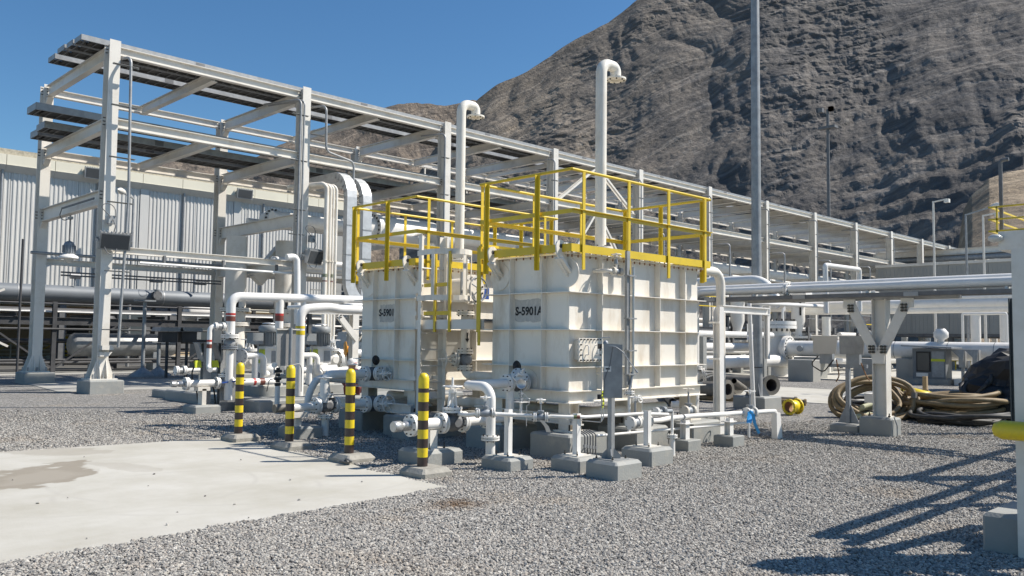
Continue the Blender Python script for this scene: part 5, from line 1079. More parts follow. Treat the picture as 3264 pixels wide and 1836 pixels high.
# ---------------- pump slab ----------------
t = thing('pump_plinth', 'two step grey painted concrete plinth under the pumps', 'plinth', (8.8, 16.4, 0))
obj('lower_step', MB().chamf(8.80, 16.40, 14.5, 21.2, -.05, .25, .03), 'pedgrey', t); obj('upper_step', MB().chamf(9.42, 17.55, 13.6, 20.4, .25, .48, .03), 'pedgrey', t); obj('lower_step', MB().chamf(8.95, 21.2, 10.9, 22.4, -.05, .2, .03), 'pedgrey', t)
text_mesh('lettering', 'T-592', .16, (8.797, 18.75, .05), (0, -1, 0), (0, 0, 1), 'paintblack', t, .8)
def pump(cx, cy, label):
    t = thing('pump', label, 'pump', (cx, cy, .25), 'vertical inline pumps'); z = .25
    obj('baseplate', MB().box((cx-.25, cy-.25, .48), (cx+.25, cy+.25, .56)), 'white', t)
    obj('casing', MB().lathe((cx, cy, .5), Z_, [(.17, 0), (.17, .25), (.24, .32), (.24, .40), (.2, .42), (.2, .46)], 22), 'pipewhite', t)
    obj('lantern', MB().box((cx-.18, cy-.18, .95), (cx+.18, cy+.18, 1.32)), 'pipewhite', t); obj('window', MB().box((cx-.02, cy-.19, 1.0), (cx+.15, cy-.183, 1.27)), 'galv', t)
    obj('guard', MB().box((cx-.24, cy-.18, .99), (cx-.183, cy+.08, 1.30)), 'vestyellow', t)
    obj('lantern_ring', MB().cyl((cx, cy, 1.32), (cx, cy, 1.37), .245, 24), 'pipewhite', t)
    obj('motor_body', MB().cyl((cx, cy, 1.38), (cx, cy, 1.70), .19, 24), 'motor', t)
    for i in range(22):
        a = 2*pi*i/22; e = V((cos(a), sin(a), 0)); obj('fin', MB().prism([V((cx, cy, 1.40))+e*.19, V((cx, cy, 1.40))+e*.222, V((cx, cy, 1.68))+e*.222, V((cx, cy, 1.68))+e*.19], e.cross(Z_)*.008), 'motor', t)
    obj('fan_cover', MB().lathe((cx, cy, 1.70), Z_, [(.225, 0), (.235, .02), (.235, .12), (.18, .16), (.1, .165)], 24), 'motor', t); obj('rain_cap', MB().lathe((cx, cy, 1.885), Z_, [(.16, 0), (.16, .015), (.09, .035), (.01, .04)], 20), 'stainless', t)
    obj('terminal_box', MB().box((cx-.48, cy-.16, 1.44), (cx-.22, cy+.12, 1.68)), 'motor', t); return t
PX1 = (9.792,17.900,1.623)[0]; PX2 = (11.177,17.900,1.639)[0]
pump(PX1, 17.9, 'left vertical pump with grey finned motor and yellow guard'); pump(PX2, 17.9, 'right vertical pump with grey finned motor, close to the left tank')
# discharge headers: rise, run right and disappear behind the left tank
yp = 17.0
t = thing('discharge_header', 'white overhead pipe with red and brown bands running right to the left tank', 'pipe', (8.4, yp, .5))
x0 = (8.397,17.000,1.612)[0]; zt = 2.44
obj('pipe_run', MB().tube([(x0, yp, 1.64), (x0, yp, zt), (13.5, yp, zt+.09)], .098, 18, .2), 'pipewhite', t)
for u, zb in ((650, 1.78), (818, 1.62)):
    xx = {650: (9.543,17.000,2.249)[0], 818: (10.144,17.000,2.270)[0]}[u]
    obj('branch', MB().cyl((xx, yp, zt), (xx, yp, zb if u == 650 else 1.6), .09 if u == 650 else .06, 16), 'pipewhite', t)
    for zz, mt, h in ((2.12, 'red', .05), (2.0, 'redbrown', .12)) if u == 650 else ((2.06, 'redbrown', .1), (1.97, 'red', .05)): obj('colour_band', MB().cyl((xx, yp, zz-.06), (xx, yp, zz-.06+h), (.09 if u == 650 else .06)+.002, 16, cap=False), mt, t)
for zz, mt, h in ((2.1, 'red', .045), (1.97, 'redbrown', .11)): obj('colour_band', MB().cyl((x0, yp, zz-.06), (x0, yp, zz-.06+h), .1, 18, cap=False), mt, t)
flange(t, (x0, yp, 1.60), Z_, .19, .035, 8); obj('check_valve', MB().lathe((x0, yp, 1.30), Z_, [(.08, 0), (.12, .06), (.12, .18), (.08, .24)], 16), 'galv', t); flange(t, (x0, yp, 1.36), Z_, .17, .03, 8, mt='steelgrey'); obj('pipe_run', MB().cyl((x0, yp, .25), (x0, yp, 1.3), .085, 16), 'pipewhite', t)
t = thing('suction_header', 'white overhead pipe with yellow bands bending down right of the grey panel', 'pipe', (9.6, 16, .5)); yq = 16.0
a = (9.479,16.000,0.557); xx = a[0]; zq = (9.430,16.000,2.197)[2]
obj('pipe_run', MB().tube([(xx, yq, .35), (xx, yq, zq), ((10.174,16.000,2.268)[0], yq, zq+.06), ((10.445,16.000,2.246)[0], yq, zq+.02), (12.5, yq, zq+.02)], .098, 18, .2), 'pipewhite', t)
for v0, v1 in ((535, 550), (567, 595)): obj('colour_band', MB().cyl((xx, yq, {535: (9.443,16.000,1.775)[2], 567: (9.447,16.000,1.641)[2]}[v0]), (xx, yq, {535: (9.441,16.000,1.829)[2], 567: (9.444,16.000,1.730)[2]}[v0]), .101, 18, cap=False), 'byellow', t)
t = thing('thin_overhead_pipe', 'thin white pipe between the two overhead headers, ending at the left tank', 'pipe', (11, 16.6, 2.3)); obj('pipe_run', MB().tube([(11.2, 19.5, 2.35), (11.2, 16.7, 2.35), (13, 16.7, 2.37)], .05, 12, .1), 'pipewhite', t)
# small bore bypass with brown bands left of the header
t = thing('bypass_pipe', 'thin white bypass pipe with a small flanged valve left of the overhead header', 'pipe', (7.9, 17, 1.2)); xb = (7.945,17.000,1.303)[0]
obj('pipe_run', MB().tube([(x0-.1, yp, (8.184,17.000,1.794)[2]), (xb, yp, (8.184,17.000,1.794)[2]), (xb, yp, .93), (xb-.1, 16.7, .90)], .05, 12, .1), 'pipewhite', t); flange(t, ((8.069,17.000,1.792)[0], yp, (8.184,17.000,1.794)[2]), X_, .09, .02, 6); flange(t, ((8.237,17.000,1.795)[0], yp, (8.184,17.000,1.794)[2]), X_, .09, .02, 6); obj('valve_body', MB().cyl(((8.107,17.000,1.792)[0], yp, (8.184,17.000,1.794)[2]), ((8.203,17.000,1.794)[0], yp, (8.184,17.000,1.794)[2]), .07, 12), 'galv', t)
obj('colour_band', MB().cyl((xb, yp, (7.939,17.000,1.474)[2]), (xb, yp, (7.937,17.000,1.515)[2]), .052, 12, cap=False), 'red', t); obj('colour_band', MB().cyl((xb, yp, (7.943,17.000,1.339)[2]), (xb, yp, (7.940,17.000,1.425)[2]), .052, 12, cap=False), 'redbrown', t)
# low suction line with end cap at left
ys = 17.1; zs = .61
t = thing('suction_line', 'white low pipe with a flanged capped end pointing left out of the pump group', 'pipe', (7.3, ys, zs))
obj('end_cap', MB().lathe((7.22, ys, zs), X_, [(.06, 0), (.065, .1), (.045, .11), (.045, .15), (.06, .16), (.06, .24)], 14), 'stainless', t)
flange(t, (7.53, ys, zs), X_, .135, .035, 8); obj('pipe_run', MB().cyl((7.56, ys, zs), (8.12, ys, zs), .075, 16), 'pipewhite', t)
gate_valve('suction_valve', 'grey gate valve with blue lever on the low pipe behind the farthest bollard', (8.34, ys, zs), X_, .13, .3, Z_, .1, wr=.01, body='steelgrey')
obj('lever', MB().bar((8.22, ys-.16, .62), (8.75, ys-.16, .66), .03, .03), 'signblue', t)
obj('pipe_run', MB().tube([(8.5, ys, zs), (9.55, ys, zs), (9.55, 17.6, zs)], .075, 16, .15), 'pipewhite', t)
for u, w, mt in ((9.0, .06, 'red'), (9.15, .12, 'redbrown')): obj('colour_band', MB().cyl((u, ys, zs), (u+w, ys, zs), .0765, 16, cap=False), mt, t)
t = thing('pipe_support', 'low grey block and white tee post under the capped low pipe at the left', 'pipe support', (7.9, 17.15, 0)); pedestal(t, 7.62, 16.86, 8.2, 17.45, .17); obj('post', MB().box((7.83, 17.0, .17), (7.92, 17.2, .5)), 'white', t); obj('saddle_plate', MB().box((7.74, 17.0, .46), (8.0, 17.2, .54)), 'white', t)
t = thing('vent_line', 'small white flanged line on a bracket at the far left of the pump group', 'pipe', (8.8, 19.9, .77)); obj('pipe_run', MB().cyl((8.6, 19.9, .77), (9.5, 19.9, .77), .05, 12), 'pipewhite', t); flange(t, (8.705,19.900,0.768), X_, .11, .03, 6); flange(t, (8.517,19.900,0.766), X_, .11, .03, 6); obj('valve_body', MB().cyl((8.538,19.900,0.761), (8.684,19.900,0.763), .08, 12), 'galv', t)
t = thing('pipe_support', 'low grey block and white bracket post farthest left of the pump group', 'pipe support', (9.2, 20.1, 0)); pedestal(t, 8.95, 19.85, 9.5, 20.4, .15); obj('post', MB().box((9.15, 20.0, .15), (9.25, 20.1, .7)), 'white', t); obj('bracket', MB().box((8.9, 20.0, .66), (9.25, 20.1, .7)), 'white', t)
# elbow and flange in front of pump 1
for i, (px, lb) in enumerate(((PX1, 'white elbowed inlet pipe beside the left pump'), (PX2, 'white elbowed inlet pipe beside the right pump'))):
    t = thing('pump_inlet', lb, 'pipe', (px-.4, 17.5, .5), 'pump inlet pipes'); obj('pipe_run', MB().tube([(px-.85, 17.6, 1.16), (px-.28, 17.6, 1.16), (px-.28, 17.6, .75), (px-.1, 17.75, .75)], .075, 16, .12), 'pipewhite', t); obj('pipe_run', MB().cyl((px-.48, 17.6, 1.16), (px-.48, 17.6, .48), .07, 16), 'pipewhite', t)
    flange(t, (px-.84, 17.6, 1.16), (-.7, -.7, 0), .16, .035, 8); obj('stem', MB().cyl((px-.42, 17.6, 1.2), (px-.42, 17.6, 1.42), .02, 8), 'galv', t); obj('actuator', MB().box((px-.56, 17.5, 1.42), (px-.35, 17.7, 1.50)), 'galv', t)
# galvanised control posts with little hoods
GH = 'galvanised hooded starter posts beside the pumps'
for i, (k0, k1, yy, lb) in enumerate(((7.94, 8.12, 17.3, 'leftmost galvanised hooded post with a yellow notice, by the bypass pipe'), (8.32, 8.50, 17.3, 'middle galvanised hooded post with a yellow notice'), (8.60, 8.76, 17.5, 'right galvanised hooded post tangled with black cables'))):
    t = thing('starter_post', lb, 'post', (k0, yy, 0), GH); obj('post', MB().ibeam(((k0+k1)/2, yy, 0), ((k0+k1)/2, yy, 1.44), .18, .14, (0, 1, 0), .012, .012), 'galv', t)
    obj('hood', MB().prism([(k0-.14, yy-.1, 1.44), (k0-.14, yy+.12, 1.44), (k0-.02, yy+.12, 1.05), (k0-.02, yy-.1, 1.05)], (.035, 0, 0)), 'galv', t); obj('hood_top', MB().box((k0-.15, yy-.12, 1.44), (k1+.02, yy+.14, 1.455)), 'galv', t)
    if i < 2: obj('notice', MB().prism([(k0-.2, yy-.1, .93), (k0-.03, yy-.06, .93), (k0-.05, yy-.06, 1.08), (k0-.22, yy-.1, 1.08)], (0, .006, 0)), 'vestyellow', t)
    obj('cable', MB().tube([(k0-.05, yy+.05, 1.1), (k0-.25, yy, .8), (k0-.1, yy, .5), (k0, yy+.1, .1)], .016, 6, .2), 'hoseblack', t)
# pale valve bodies between the pumps (far side)
for i, (x, y, lb) in enumerate(((10.1, 19.4, 'grey bonnet valve standing behind the left pump inlet'), (12.6, 19.6, 'grey bonnet valve half hidden behind the right pump'))):
    gate_valve('isolating_valve', lb, (x, y, 1.0), X_, .22, .45, Z_, .3, wr=.2, body='white')
# knee brace and beams near the right pump
t = thing('strut_frame', 'white strut frame with bolted diagonal left of the left tank', 'frame', (13.7, 20, 0))
obj('post', MB().ibeam((13.75, 20.3, 0), (13.75, 20.3, 2.3), .2, .2, (0, 1, 0)), 'white', t); a = (13.137,20.200,2.232); b = (13.788,20.200,1.539); obj('diagonal', MB().bar(a, b, .16, .1, (0, 1, 0)), 'white', t); obj('header', MB().ibeam((a[0]-.9, 20.3, a[2]+.08), (14.6, 20.3, a[2]+.08), .16, .16), 'white', t)
m = MB(); [m.cyl(V(a)+V((.06*i, -.1, -.05+.03*j)), V(a)+V((.06*i, -.06, -.05+.03*j)), .02, 6) for i in (-1, 1) for j in (-1, 1)]; obj('bolts', m, 'bolt', t)
# orange hose reel
t = thing('hose_reel', 'orange safety hose reel on a bracket left of the left tank', 'hose reel', (14.9, 21.5, 1.2)); c = V((14.497,21.500,1.248)); ax = V((.9, -.35, 0)).normalized()
for o_, R_ in ((0, .24), (-.22, .23)): obj('side_disc', MB().lathe(c+ax*o_, ax, [(.02, 0), (R_*.5, .01), (R_*.55, .03), (R_, .02), (R_, .04), (.02, .045)], 24), 'orange', t)
obj('drum', MB().cyl(c-ax*.2, c, .1, 16), 'orange', t); obj('hub', MB().cyl(c, c+ax*.09, .05, 10), 'orange', t); obj('bracket', MB().bar(c-Z_*.45-ax*.1, c+Z_*.1-ax*.1, .06, .06), 'oldpipe', t)
obj('crank', MB().bar(c+ax*.06, c+ax*.06+V((.1, 0, .16)), .02, .02), 'orange', t)
# person: only the hard hat, head and collar show above the pipe
def person(px, py, label):
    t = thing('person', label, 'person', (px, py, 0))
    sk = [((0,0,.88),.15),((0,0,1.05),.14),((0,0,1.25),.16),((0,0,1.40),.13),((0,0,1.49),.055),((0,0,1.56),.07)]
    me = bpy.data.meshes.new('body'); P = [(0,0,.42),(-.03,-.03,.56),(-.10,-.08,.74),(-.15,-.12,.86),(-.18,-.14,.92),(-.21,-.17,.98),(-.22,-.18,1.04),
         (.02,-.26,.82),(-.10,-.38,.62),(-.28,-.36,.50),(-.30,.02,.82),(-.42,-.10,.62),(-.44,-.30,.50),(.10,-.08,.40),(-.14,-.34,.50),(-.06,-.20,.08),(-.18,-.26,.04),(-.08,.08,.40),(-.34,-.10,.50),(-.20,.02,.08),(-.32,-.04,.04)]
    E = [(0,1),(1,2),(2,3),(3,4),(4,5),(5,6),(3,7),(7,8),(8,9),(3,10),(10,11),(11,12),(0,13),(13,14),(14,15),(15,16),(0,17),(17,18),(18,19),(19,20)]
    Rr = [.15,.14,.16,.12,.055,.085,.085,.07,.05,.035,.07,.05,.035,.09,.06,.045,.04,.09,.06,.045,.04]
    me.from_pydata(P, E, []); o = bpy.data.objects.new('body', me); COL.objects.link(o); o.parent = t; me.materials.append(MATS['cloth'])
    o.modifiers.new('skin', 'SKIN'); 
    for v, r in zip(me.skin_vertices[0].data, Rr): v.radius = (r, r*.8)
    me.skin_vertices[0].data[0].use_root = True; sb = o.modifiers.new('sub', 'SUBSURF'); sb.levels = sb.render_levels = 2
    hc = V((px-.22, py-.18, 1.00)); obj('head', MB().lathe(hc-Z_*.13, Z_, [(.045, 0), (.07, .03), (.085, .1), (.09, .16), (.075, .22), (.03, .25)], 18), 'skin', t)
    obj('hard_hat', MB().lathe(hc+V((0, 0, .03)), (-.1, -.05, 1), [(.14, -.005), (.145, .005), (.115, .015), (.115, .06), (.095, .11), (.055, .14), (.001, .15)], 22, cap=False), 'pipewhite', t)
    obj('hat_band', MB().cyl(hc+V((0, 0, .055)), hc+V((0, 0, .075)), .1175, 22, cap=False), 'red', t); obj('hat_brim', MB().box(hc+V((-.17, -.12, .03)), hc+V((-.02, .06, .04))), 'pipewhite', t)
    return t
hx_ = (11.418,16.900,0.956); pr = person(hx_[0]+.22, 17.08, 'person in white hard hat crouching behind the outlet pipe of the left tank'); pr.location.z = hx_[2]-1.02
# sheet metal shades
t = tag(obj('sun_shade', MB().prism([(9.686,15.500,1.001), (10.089,15.500,1.005), (9.939,15.200,0.908), (9.563,15.200,0.896)], (0, 0, .01)), 'pipewhite', loc=(9.834,15.400,0.966)), 'bright white tilted metal shade in front of the right pump', 'shade')
# ---------------- fittings on the rack columns ----------------
for c, aim, lb in (((8.46, 24.02, 4.13), (-.1, -.9, -.3), 'big ribbed floodlight on the first front rack column'), ((14.74, 24.02, 4.18), (.35, -.85, -.3), 'big ribbed floodlight on the second front rack column')):
    f = floodlight(c, aim, lb, 'floodlights on the rack columns', 1.3); C_ = V(c)
    obj('junction_box', MB().cb(C_+V((-.05, .2, .62)), .2, .16, .22), 'galv', f); obj('cable', MB().tube([C_+V((-.05, .1, .62)), C_+V((.0, .0, .45)), C_+V((-.05, .05, .2))], .014, 6, .08), 'galvdark', f)
    obj('cable', MB().tube([C_+V((-.28, .0, -.16)), C_+V((-.2, .0, -.34)), C_+V((0, .0, -.36)), C_+V((.06, .05, -.18))], .014, 6, .1), 'galvdark', f); obj('cable', MB().tube([C_+V((-.1, .1, .68)), C_+V((-.4, .1, .95)), C_+V((-.2, .1, 1.08)), C_+V((.0, .08, .95)), C_+V((.02, .1, .7))], .012, 6, .12), 'galvdark', f)
def conduit(pts, r, label, brk=(), grp='vertical conduits on the rack columns', mt='galv'):
    t = thing('conduit', label, 'conduit', pts[0], grp); obj('tube_run', MB().tube(pts, r, 8, .18), mt, t)
    for z, x0_, x1_ in brk: obj('bracket', MB().angle((x0_, pts[-1][1]+.05, z), (x1_, pts[-1][1]+.05, z), .09, .03, .006), 'galv', t)
    return t
conduit([(8.45, 25.0, 9.37), (8.72, 24.12, 9.37), (8.80, 24.12, 5.4), (8.68, 24.12, 1.25)], .04, 'long bent conduit down the right side of the first front column', [(z, 8.25, 8.95) for z in (9.1, 7.95, 6.5, 5.25, 3.35, 1.75)])
conduit([(13.6, 25.6, 9.3), (14.10, 24.12, 9.3), (14.10, 24.12, 1.6)], .04, 'left conduit of the pair on the left side of the second front column', [(z, 13.8, 14.4) for z in (8.8, 7.3, 5.7, 4.9)])
conduit([(13.75, 25.6, 9.3), (14.23, 24.12, 9.3), (14.23, 24.12, 1.6)], .035, 'right conduit of the pair on the left side of the second front column')
conduit([(14.75, 24.9, 9.28), (15.05, 24.12, 9.28), (15.08, 24.12, 7.75), (16.3, 24.3, 7.6), (16.3, 24.3, 4.2)], .04, 'stepped conduit on the right side of the second front column', [(8.9, 14.6, 15.2), (8.3, 14.6, 15.2)])
for i in (2, 3, 4, 5, 6, 7, 8, 9):
    x = colx[i]
    nm = ['third', 'fourth', 'fifth', 'sixth', 'seventh', 'eighth', 'ninth', 'tenth'][i-2]
    conduit([(x-.7, 25.2, 9.3), (x-.34, 24.2, 9.3), (x-.34, 24.2, 2.5)], .035, 'conduit down the left side of the %s front rack column' % nm, [(z, x-.5, x-.1) for z in (8.4, 7.0)])
    if i > 3: conduit([(x+1.1, 25.2, 7.0-.1), (x+1.5, 24.2, 6.9), (x+1.5, 24.2, 3.0)], .05, 'bent conduit dropping just right of the %s front rack column' % nm)
t = thing('junction_post', 'small pale sign board on a thin post above the third bay of the rack', 'sign', (16.6, 30.2, 8)); a = (24.200,30.300,9.885); obj('post', MB().bar((a[0], 30.3, 7.7), (a[0], 30.3, 9.5), .06, .06), 'white', t); obj('board', MB().box((a[0]-.25, 30.25, 9.45), (a[0]+.4, 30.33, 9.55)), 'white', t)
# four thin lines dropping beside the second column
for i, (x, r, lb) in enumerate((((15.010,23.900,3.680)[0], .075, 'thickest of the four pale vertical pipes beside the second front column'), ((15.157,23.900,3.689)[0], .055, 'second of the four pale vertical pipes beside the second front column'), ((15.265,23.900,3.696)[0], .045, 'third of the four pale vertical pipes beside the second front column'), ((15.388,23.900,3.704)[0], .05, 'rightmost of the four pale vertical pipes beside the second front column'))):
    t = thing('drop_line', lb, 'pipe', (x, 23.9, 2), 'four pale vertical pipes'); obj('pipe_run', MB().tube([(x-.55+.1*i, 25.4, 6.62), (x-.1, 23.95, 6.62), (x, 23.9, 6.5), (x, 23.9, 1.5)], r, 12, .16), 'cream', t)
    obj('coupling', MB().cyl((x, 23.9, 4.05), (x, 23.9, 4.10), r*1.35, 12), 'cream', t)
    if i in (0, 2): obj('colour_band', MB().cyl((x, 23.9, 3.55), (x, 23.9, 3.66), r*1.02, 12, cap=False), 'green', t); obj('colour_band', MB().cyl((x, 23.9, 3.40), (x, 23.9, 3.45), r*1.02, 12, cap=False), 'redbrown', t)
# bent cable ducts in bright galvanised sheet
def duct(x0, x1, ztop, zbot, tail, label, y=23.8, d=.22):
    t = thing('cable_duct', label, 'cable duct', (x0, y, zbot), 'bright sheet metal cable ducts')
    path = [(26.9, ztop+.0)]+[(y+1.0-.95*sin(a)+.0, ztop-.95+.95*cos(a)) for a in [pi/2*i/6 for i in range(1, 7)]]+[(y+.05, ztop-.95)]
    zs_ = [ztop-1.9, ztop-2.9, ztop-3.9]; path += [(y+.05, z) for z in zs_ if z > zbot+.4]+[(y+.05, zbot)]
    for i in range(len(path)-1):
        (ya, za), (yb_, zb) = path[i], path[i+1]; dv = V((0, yb_-ya, zb-za)).normalized(); nrm = V((0, -dv.z, dv.y)) if True else None
        a = V((0, ya, za)); b = V((0, yb_, zb)); n_ = V((0, dv.z, -dv.y))*d
        if i > 7: b = b-dv*.012
        obj('duct_section', MB().prism([(x0, a.y, a.z), (x0, b.y, b.z), (x0, b.y-n_.y, b.z-n_.z), (x0, a.y-n_.y, a.z-n_.z)], (x1-x0, 0, 0)), 'duct', t)
        if i > 6: obj('joint_strip', MB().box((x0-.006, y-.02 if False else b.y-.012, b.z-.02), (x1+.006, b.y+.02, b.z+.015)), 'galv', t)
    if tail:
        m = MB(); cx_, R_ = x0+1.1, 1.1
        for k in range(6):
            a0, a1 = pi/2*k/6, pi/2*(k+1)/6
            P = lambda a, r: (x0+(x1-x0)+.6-r*cos(a), y+.05, zbot-(r*sin(a)))
            obj('duct_section', MB().prism([P(a0, .6), P(a0, .6+(x1-x0)), P(a1, .6+(x1-x0)), P(a1, .6)], (0, d, 0)), 'duct', t)
    return t
duct(15.78, 16.16, 7.25, 3.5, True, 'left bright galvanised cable duct curving down at the rack and swinging right at its foot')
duct(16.42, 16.78, 7.15, 2.6, False, 'right bright galvanised cable duct partly behind the yellow rail')
# pendant lamp under the low cross beam
t = thing('pendant_lamp', 'grey pendant well glass lamp hanging under the first cross beam', 'lamp', (8.4, 27.65, 5.2)); c = V((8.4, 27.65, 0))
obj('hanger', MB().cyl(c+Z_*4.42, c+Z_*5.2, .02, 8), 'galvdark', t); obj('hanger_box', MB().cb(c+Z_*5.12, .1, .22, .08), 'galv', t)
obj('ballast_housing', MB().lathe(c+Z_*4.02, Z_, [(.15, 0), (.16, .05), (.16, .28), (.12, .36), (.04, .40)], 20), 'steelgrey', t); obj('reflector', MB().lathe(c+Z_*3.88, Z_, [(.30, 0), (.31, .015), (.27, .07), (.15, .14)], 26), 'pipewhite', t)
for i in range(16): a = 2*pi*i/16; obj('fin', MB().prism([c+V((.16*cos(a), .16*sin(a), 4.06)), c+V((.185*cos(a), .185*sin(a), 4.06)), c+V((.185*cos(a), .185*sin(a), 4.28)), c+V((.16*cos(a), .16*sin(a), 4.28))], V((-sin(a), cos(a), 0))*.012), 'steelgrey', t)
obj('glass_globe', MB().lathe(c+Z_*3.74, Z_, [(.001, 0), (.07, .02), (.11, .07), (.12, .14)], 18, cap=False), 'lampglass', t)
t = thing('beam_tubing', 'grey cable bar along the first low cross beam above the pendant lamp', 'conduit', (8.2, 26, 5.3)); obj('tube_run', MB().bar((8.22, 25.1, 5.42), (8.22, 27.9, 5.42), .03, .05), 'galvdark', t); obj('cable', MB().tube([(8.22, 27.9, 5.4), (8.22, 28.1, 5.2), (8.3, 27.9, 5.05), (8.4, 27.7, 5.12)], .014, 6, .1), 'galvdark', t)
# light strip and conduits under the low beams of the first bays
t = thing('low_conduits', 'dark conduits clipped below the rear low beam of the first bay', 'conduit', (9, 30, 3.6)); 
for z in (3.62, 3.52): obj('tube_run', MB().cyl((8.9, 30.0, z), (14.4, 30.0, z), .03, 6), 'galvdark', t)
for x in (10.2, 12, 13.6): obj('hanger', MB().box((x-.2, 29.9, 3.45), (x+.2, 30.1, 3.52)), 'galvdark', t)
t = thing('light_strip', 'pale tube lights hung under the front low beam of the first bay', 'lamp', (10, 24.3, 3.6))
for i in range(3): obj('tube_lamp', MB().box((9.3+i*1.8, 24.4, 3.62), (10.7+i*1.8, 24.5, 3.68)), 'lampglass', t); obj('hanger', MB().box((10.0+i*1.8, 24.5, 3.66), (10.06+i*1.8, 24.6, 3.9)), 'galvdark', t)
t = thing('corner_pipe', 'white pipe elbow turning down at the right end of the low front beam', 'pipe', (14.1, 24.0, 4)); obj('pipe_run', MB().tube([(13.670,24.000,4.104), (14.028,24.000,4.163), (14.109,24.000,2.001)], .105, 16, .22), 'pipewhite', t)
t = tag(obj('column_bracket', MB().box((8.3, 24.22, 1.18), (8.6, 24.43, 1.30)).prism([(8.28, 24.3, 1.0), (8.5, 24.3, 1.0), (8.6, 24.3, 1.12), (8.28, 24.3, 1.12)], (0, .13, 0)), 'white', loc=(8.4, 24.3, 1.1)), 'small white bracket shelf low on the first front rack column', 'bracket')
# scaffold tubes left foreground of the shed
t = thing('scaffold', 'dark scaffold tubes and braces at the far left below the shed', 'scaffold', (7, 36.8, 0))
for (p, q) in (((4.5, 36.6, 0), (4.5, 36.6, 6.0)), ((6.0, 36.6, 0), (6.0, 36.6, 6.4)), ((9.3, 36.0, 0), (9.3, 36.0, 5.2)), ((3, 36.6, 3.1), (7.4, 36.6, 3.1)), ((4, 36.6, .3), (7, 36.6, 2.1)), ((7, 36.6, .2), (4.2, 36.6, 2.0)), ((3, 36.6, 2.3), (7.8, 36.6, 2.3))): obj('tube', MB().cyl(p, q, .045, 8), 'shadesteel', t)
for (p, q) in (((7.2, 37.0, 2.45), (9.0, 37.0, 3.3)), ((7.6, 37.0, 1.9), (9.2, 37.0, 1.1)), ((5.2, 37.0, 2.6), (3.6, 37.0, 3.4))): obj('white_brace', MB().bar(p, q, .1, .08), 'white', t)
for i, (x, h_, lb) in enumerate(((13.0, 2.9, 'grey tee post with base just right of the first column, under the shed'), (13.6, 1.3, 'low dark stand with flared foot right of the first column'), (16.6, 2.7, 'grey pole rising between the first and second column'))):
    t = thing('tee_post', lb, 'post', (x, 33.5, 0)); obj('post', MB().cyl((x, 33.5, .05), (x, 33.5, h_), .07, 10), 'steelgrey', t); obj('base', MB().lathe((x, 33.5, 0), Z_, [(.5, 0), (.5, .05), (.12, .3), (.07, .35)], 12), 'steelgrey', t); obj('head_plate', MB().box((x-.35, 33.3, h_), (x+.35, 33.7, h_+.06)), 'steelgrey', t)
for i, (u, lb) in enumerate(((1105, 'left of two grey canopied instrument boxes under the shed'), (1235, 'right of two grey canopied instrument boxes under the shed'))):
    q = [(13.299,32.000,1.628), (14.059,32.000,1.637)][i]; t = thing('canopy_box', lb, 'instrument box', (q[0], 32, 0)); obj('box', MB().box((q[0]-.28, 31.8, q[2]-.3), (q[0]+.3, 32.2, q[2]+.1)), 'shadesteel', t); obj('canopy', MB().prism([(q[0]-.45, 31.6, q[2]+.12), (q[0]+.45, 31.6, q[2]+.12), (q[0]+.4, 31.6, q[2]+.27), (q[0]-.4, 31.6, q[2]+.27)], (0, .8, 0)), 'steelgrey', t); obj('post', MB().cyl((q[0], 32, 0), (q[0], 32, q[2]-.3), .06, 8), 'shadesteel', t)
small_valve('header_valve', 'dark valve with handwheel on the side of the grey header right of the first column', (15.6, 38.9, 3.4), Y_, .2, .3, Z_, .75, wr=.3, mt='galvdark')
t = thing('header_gauge', 'small transmitter on top of the grey header left of the first column', 'instrument', (12.2, 39.2, 3.7)); obj('stem', MB().cyl((12.2, 39.2, 3.68), (12.2, 39.2, 4.1), .04, 8), 'steelgrey', t); obj('head', MB().cyl((12.0, 39.2, 4.1), (12.4, 39.2, 4.1), .12, 12), 'galv', t)
t = thing('loop_bracket', 'square steel loop bracket standing on the grey header', 'bracket', (17.5, 39, 3.7)); obj('frame', MB().tube([(17.4, 39, 3.6), (17.4, 39, 4.9), (18.1, 39, 4.9), (18.1, 39, 4.2), (17.4, 39, 4.2)], .06, 6, .03), 'steelgrey', t)
# inclined chute like beam in the second bay, grey branch with blind flange
t = thing('inclined_duct', 'pale inclined duct crossing behind the second front column', 'duct', (13, 28, 4.2)); obj('duct_run', MB().bar((15.004,28.500,3.629), (15.992,28.500,4.793), .5, .35, (0, 1, 0)), 'white', t)

# ---------------- masts and lamp posts ----------------
def mast(x, y, h, r0, r1, label, ped=True):
    t = thing('lighting_mast', label, 'mast', (x, y, 0)); 
    if ped:
        obj('pedestal', MB().chamf(x-.42, y-.42, x+.42, y+.42, -.05, .30), 'pedgrey', t)
        for k in range(4): a = V((cos(pi/2*k+.78), sin(pi/2*k+.78), 0)); obj('gusset', MB().prism([V((x, y, .3))+a*.1, V((x, y, .3))+a*.3, V((x, y, .66))+a*.1], a.cross(Z_)*.016), 'galv', t)
    obj('pole', MB().cyl((x, y, .28), (x, y, h), r0, 8, r1), 'galv' if ped else 'galvdark', t); return t
mA = mast(18.78, 10.50, 22, .135, .07, 'tall grey octagonal lighting mast rising out of the picture')
obj('strap', MB().cyl((18.78, 10.50, .98), (18.78, 10.50, 1.0), .137, 8, cap=False), 'black', mA)
t = thing('safety_sign', 'white and blue safety sign fixed to the tall mast', 'sign', (18.5, 10.4, 1.9)); a = (18.089,10.360,2.034); b = (18.346,10.360,1.644)
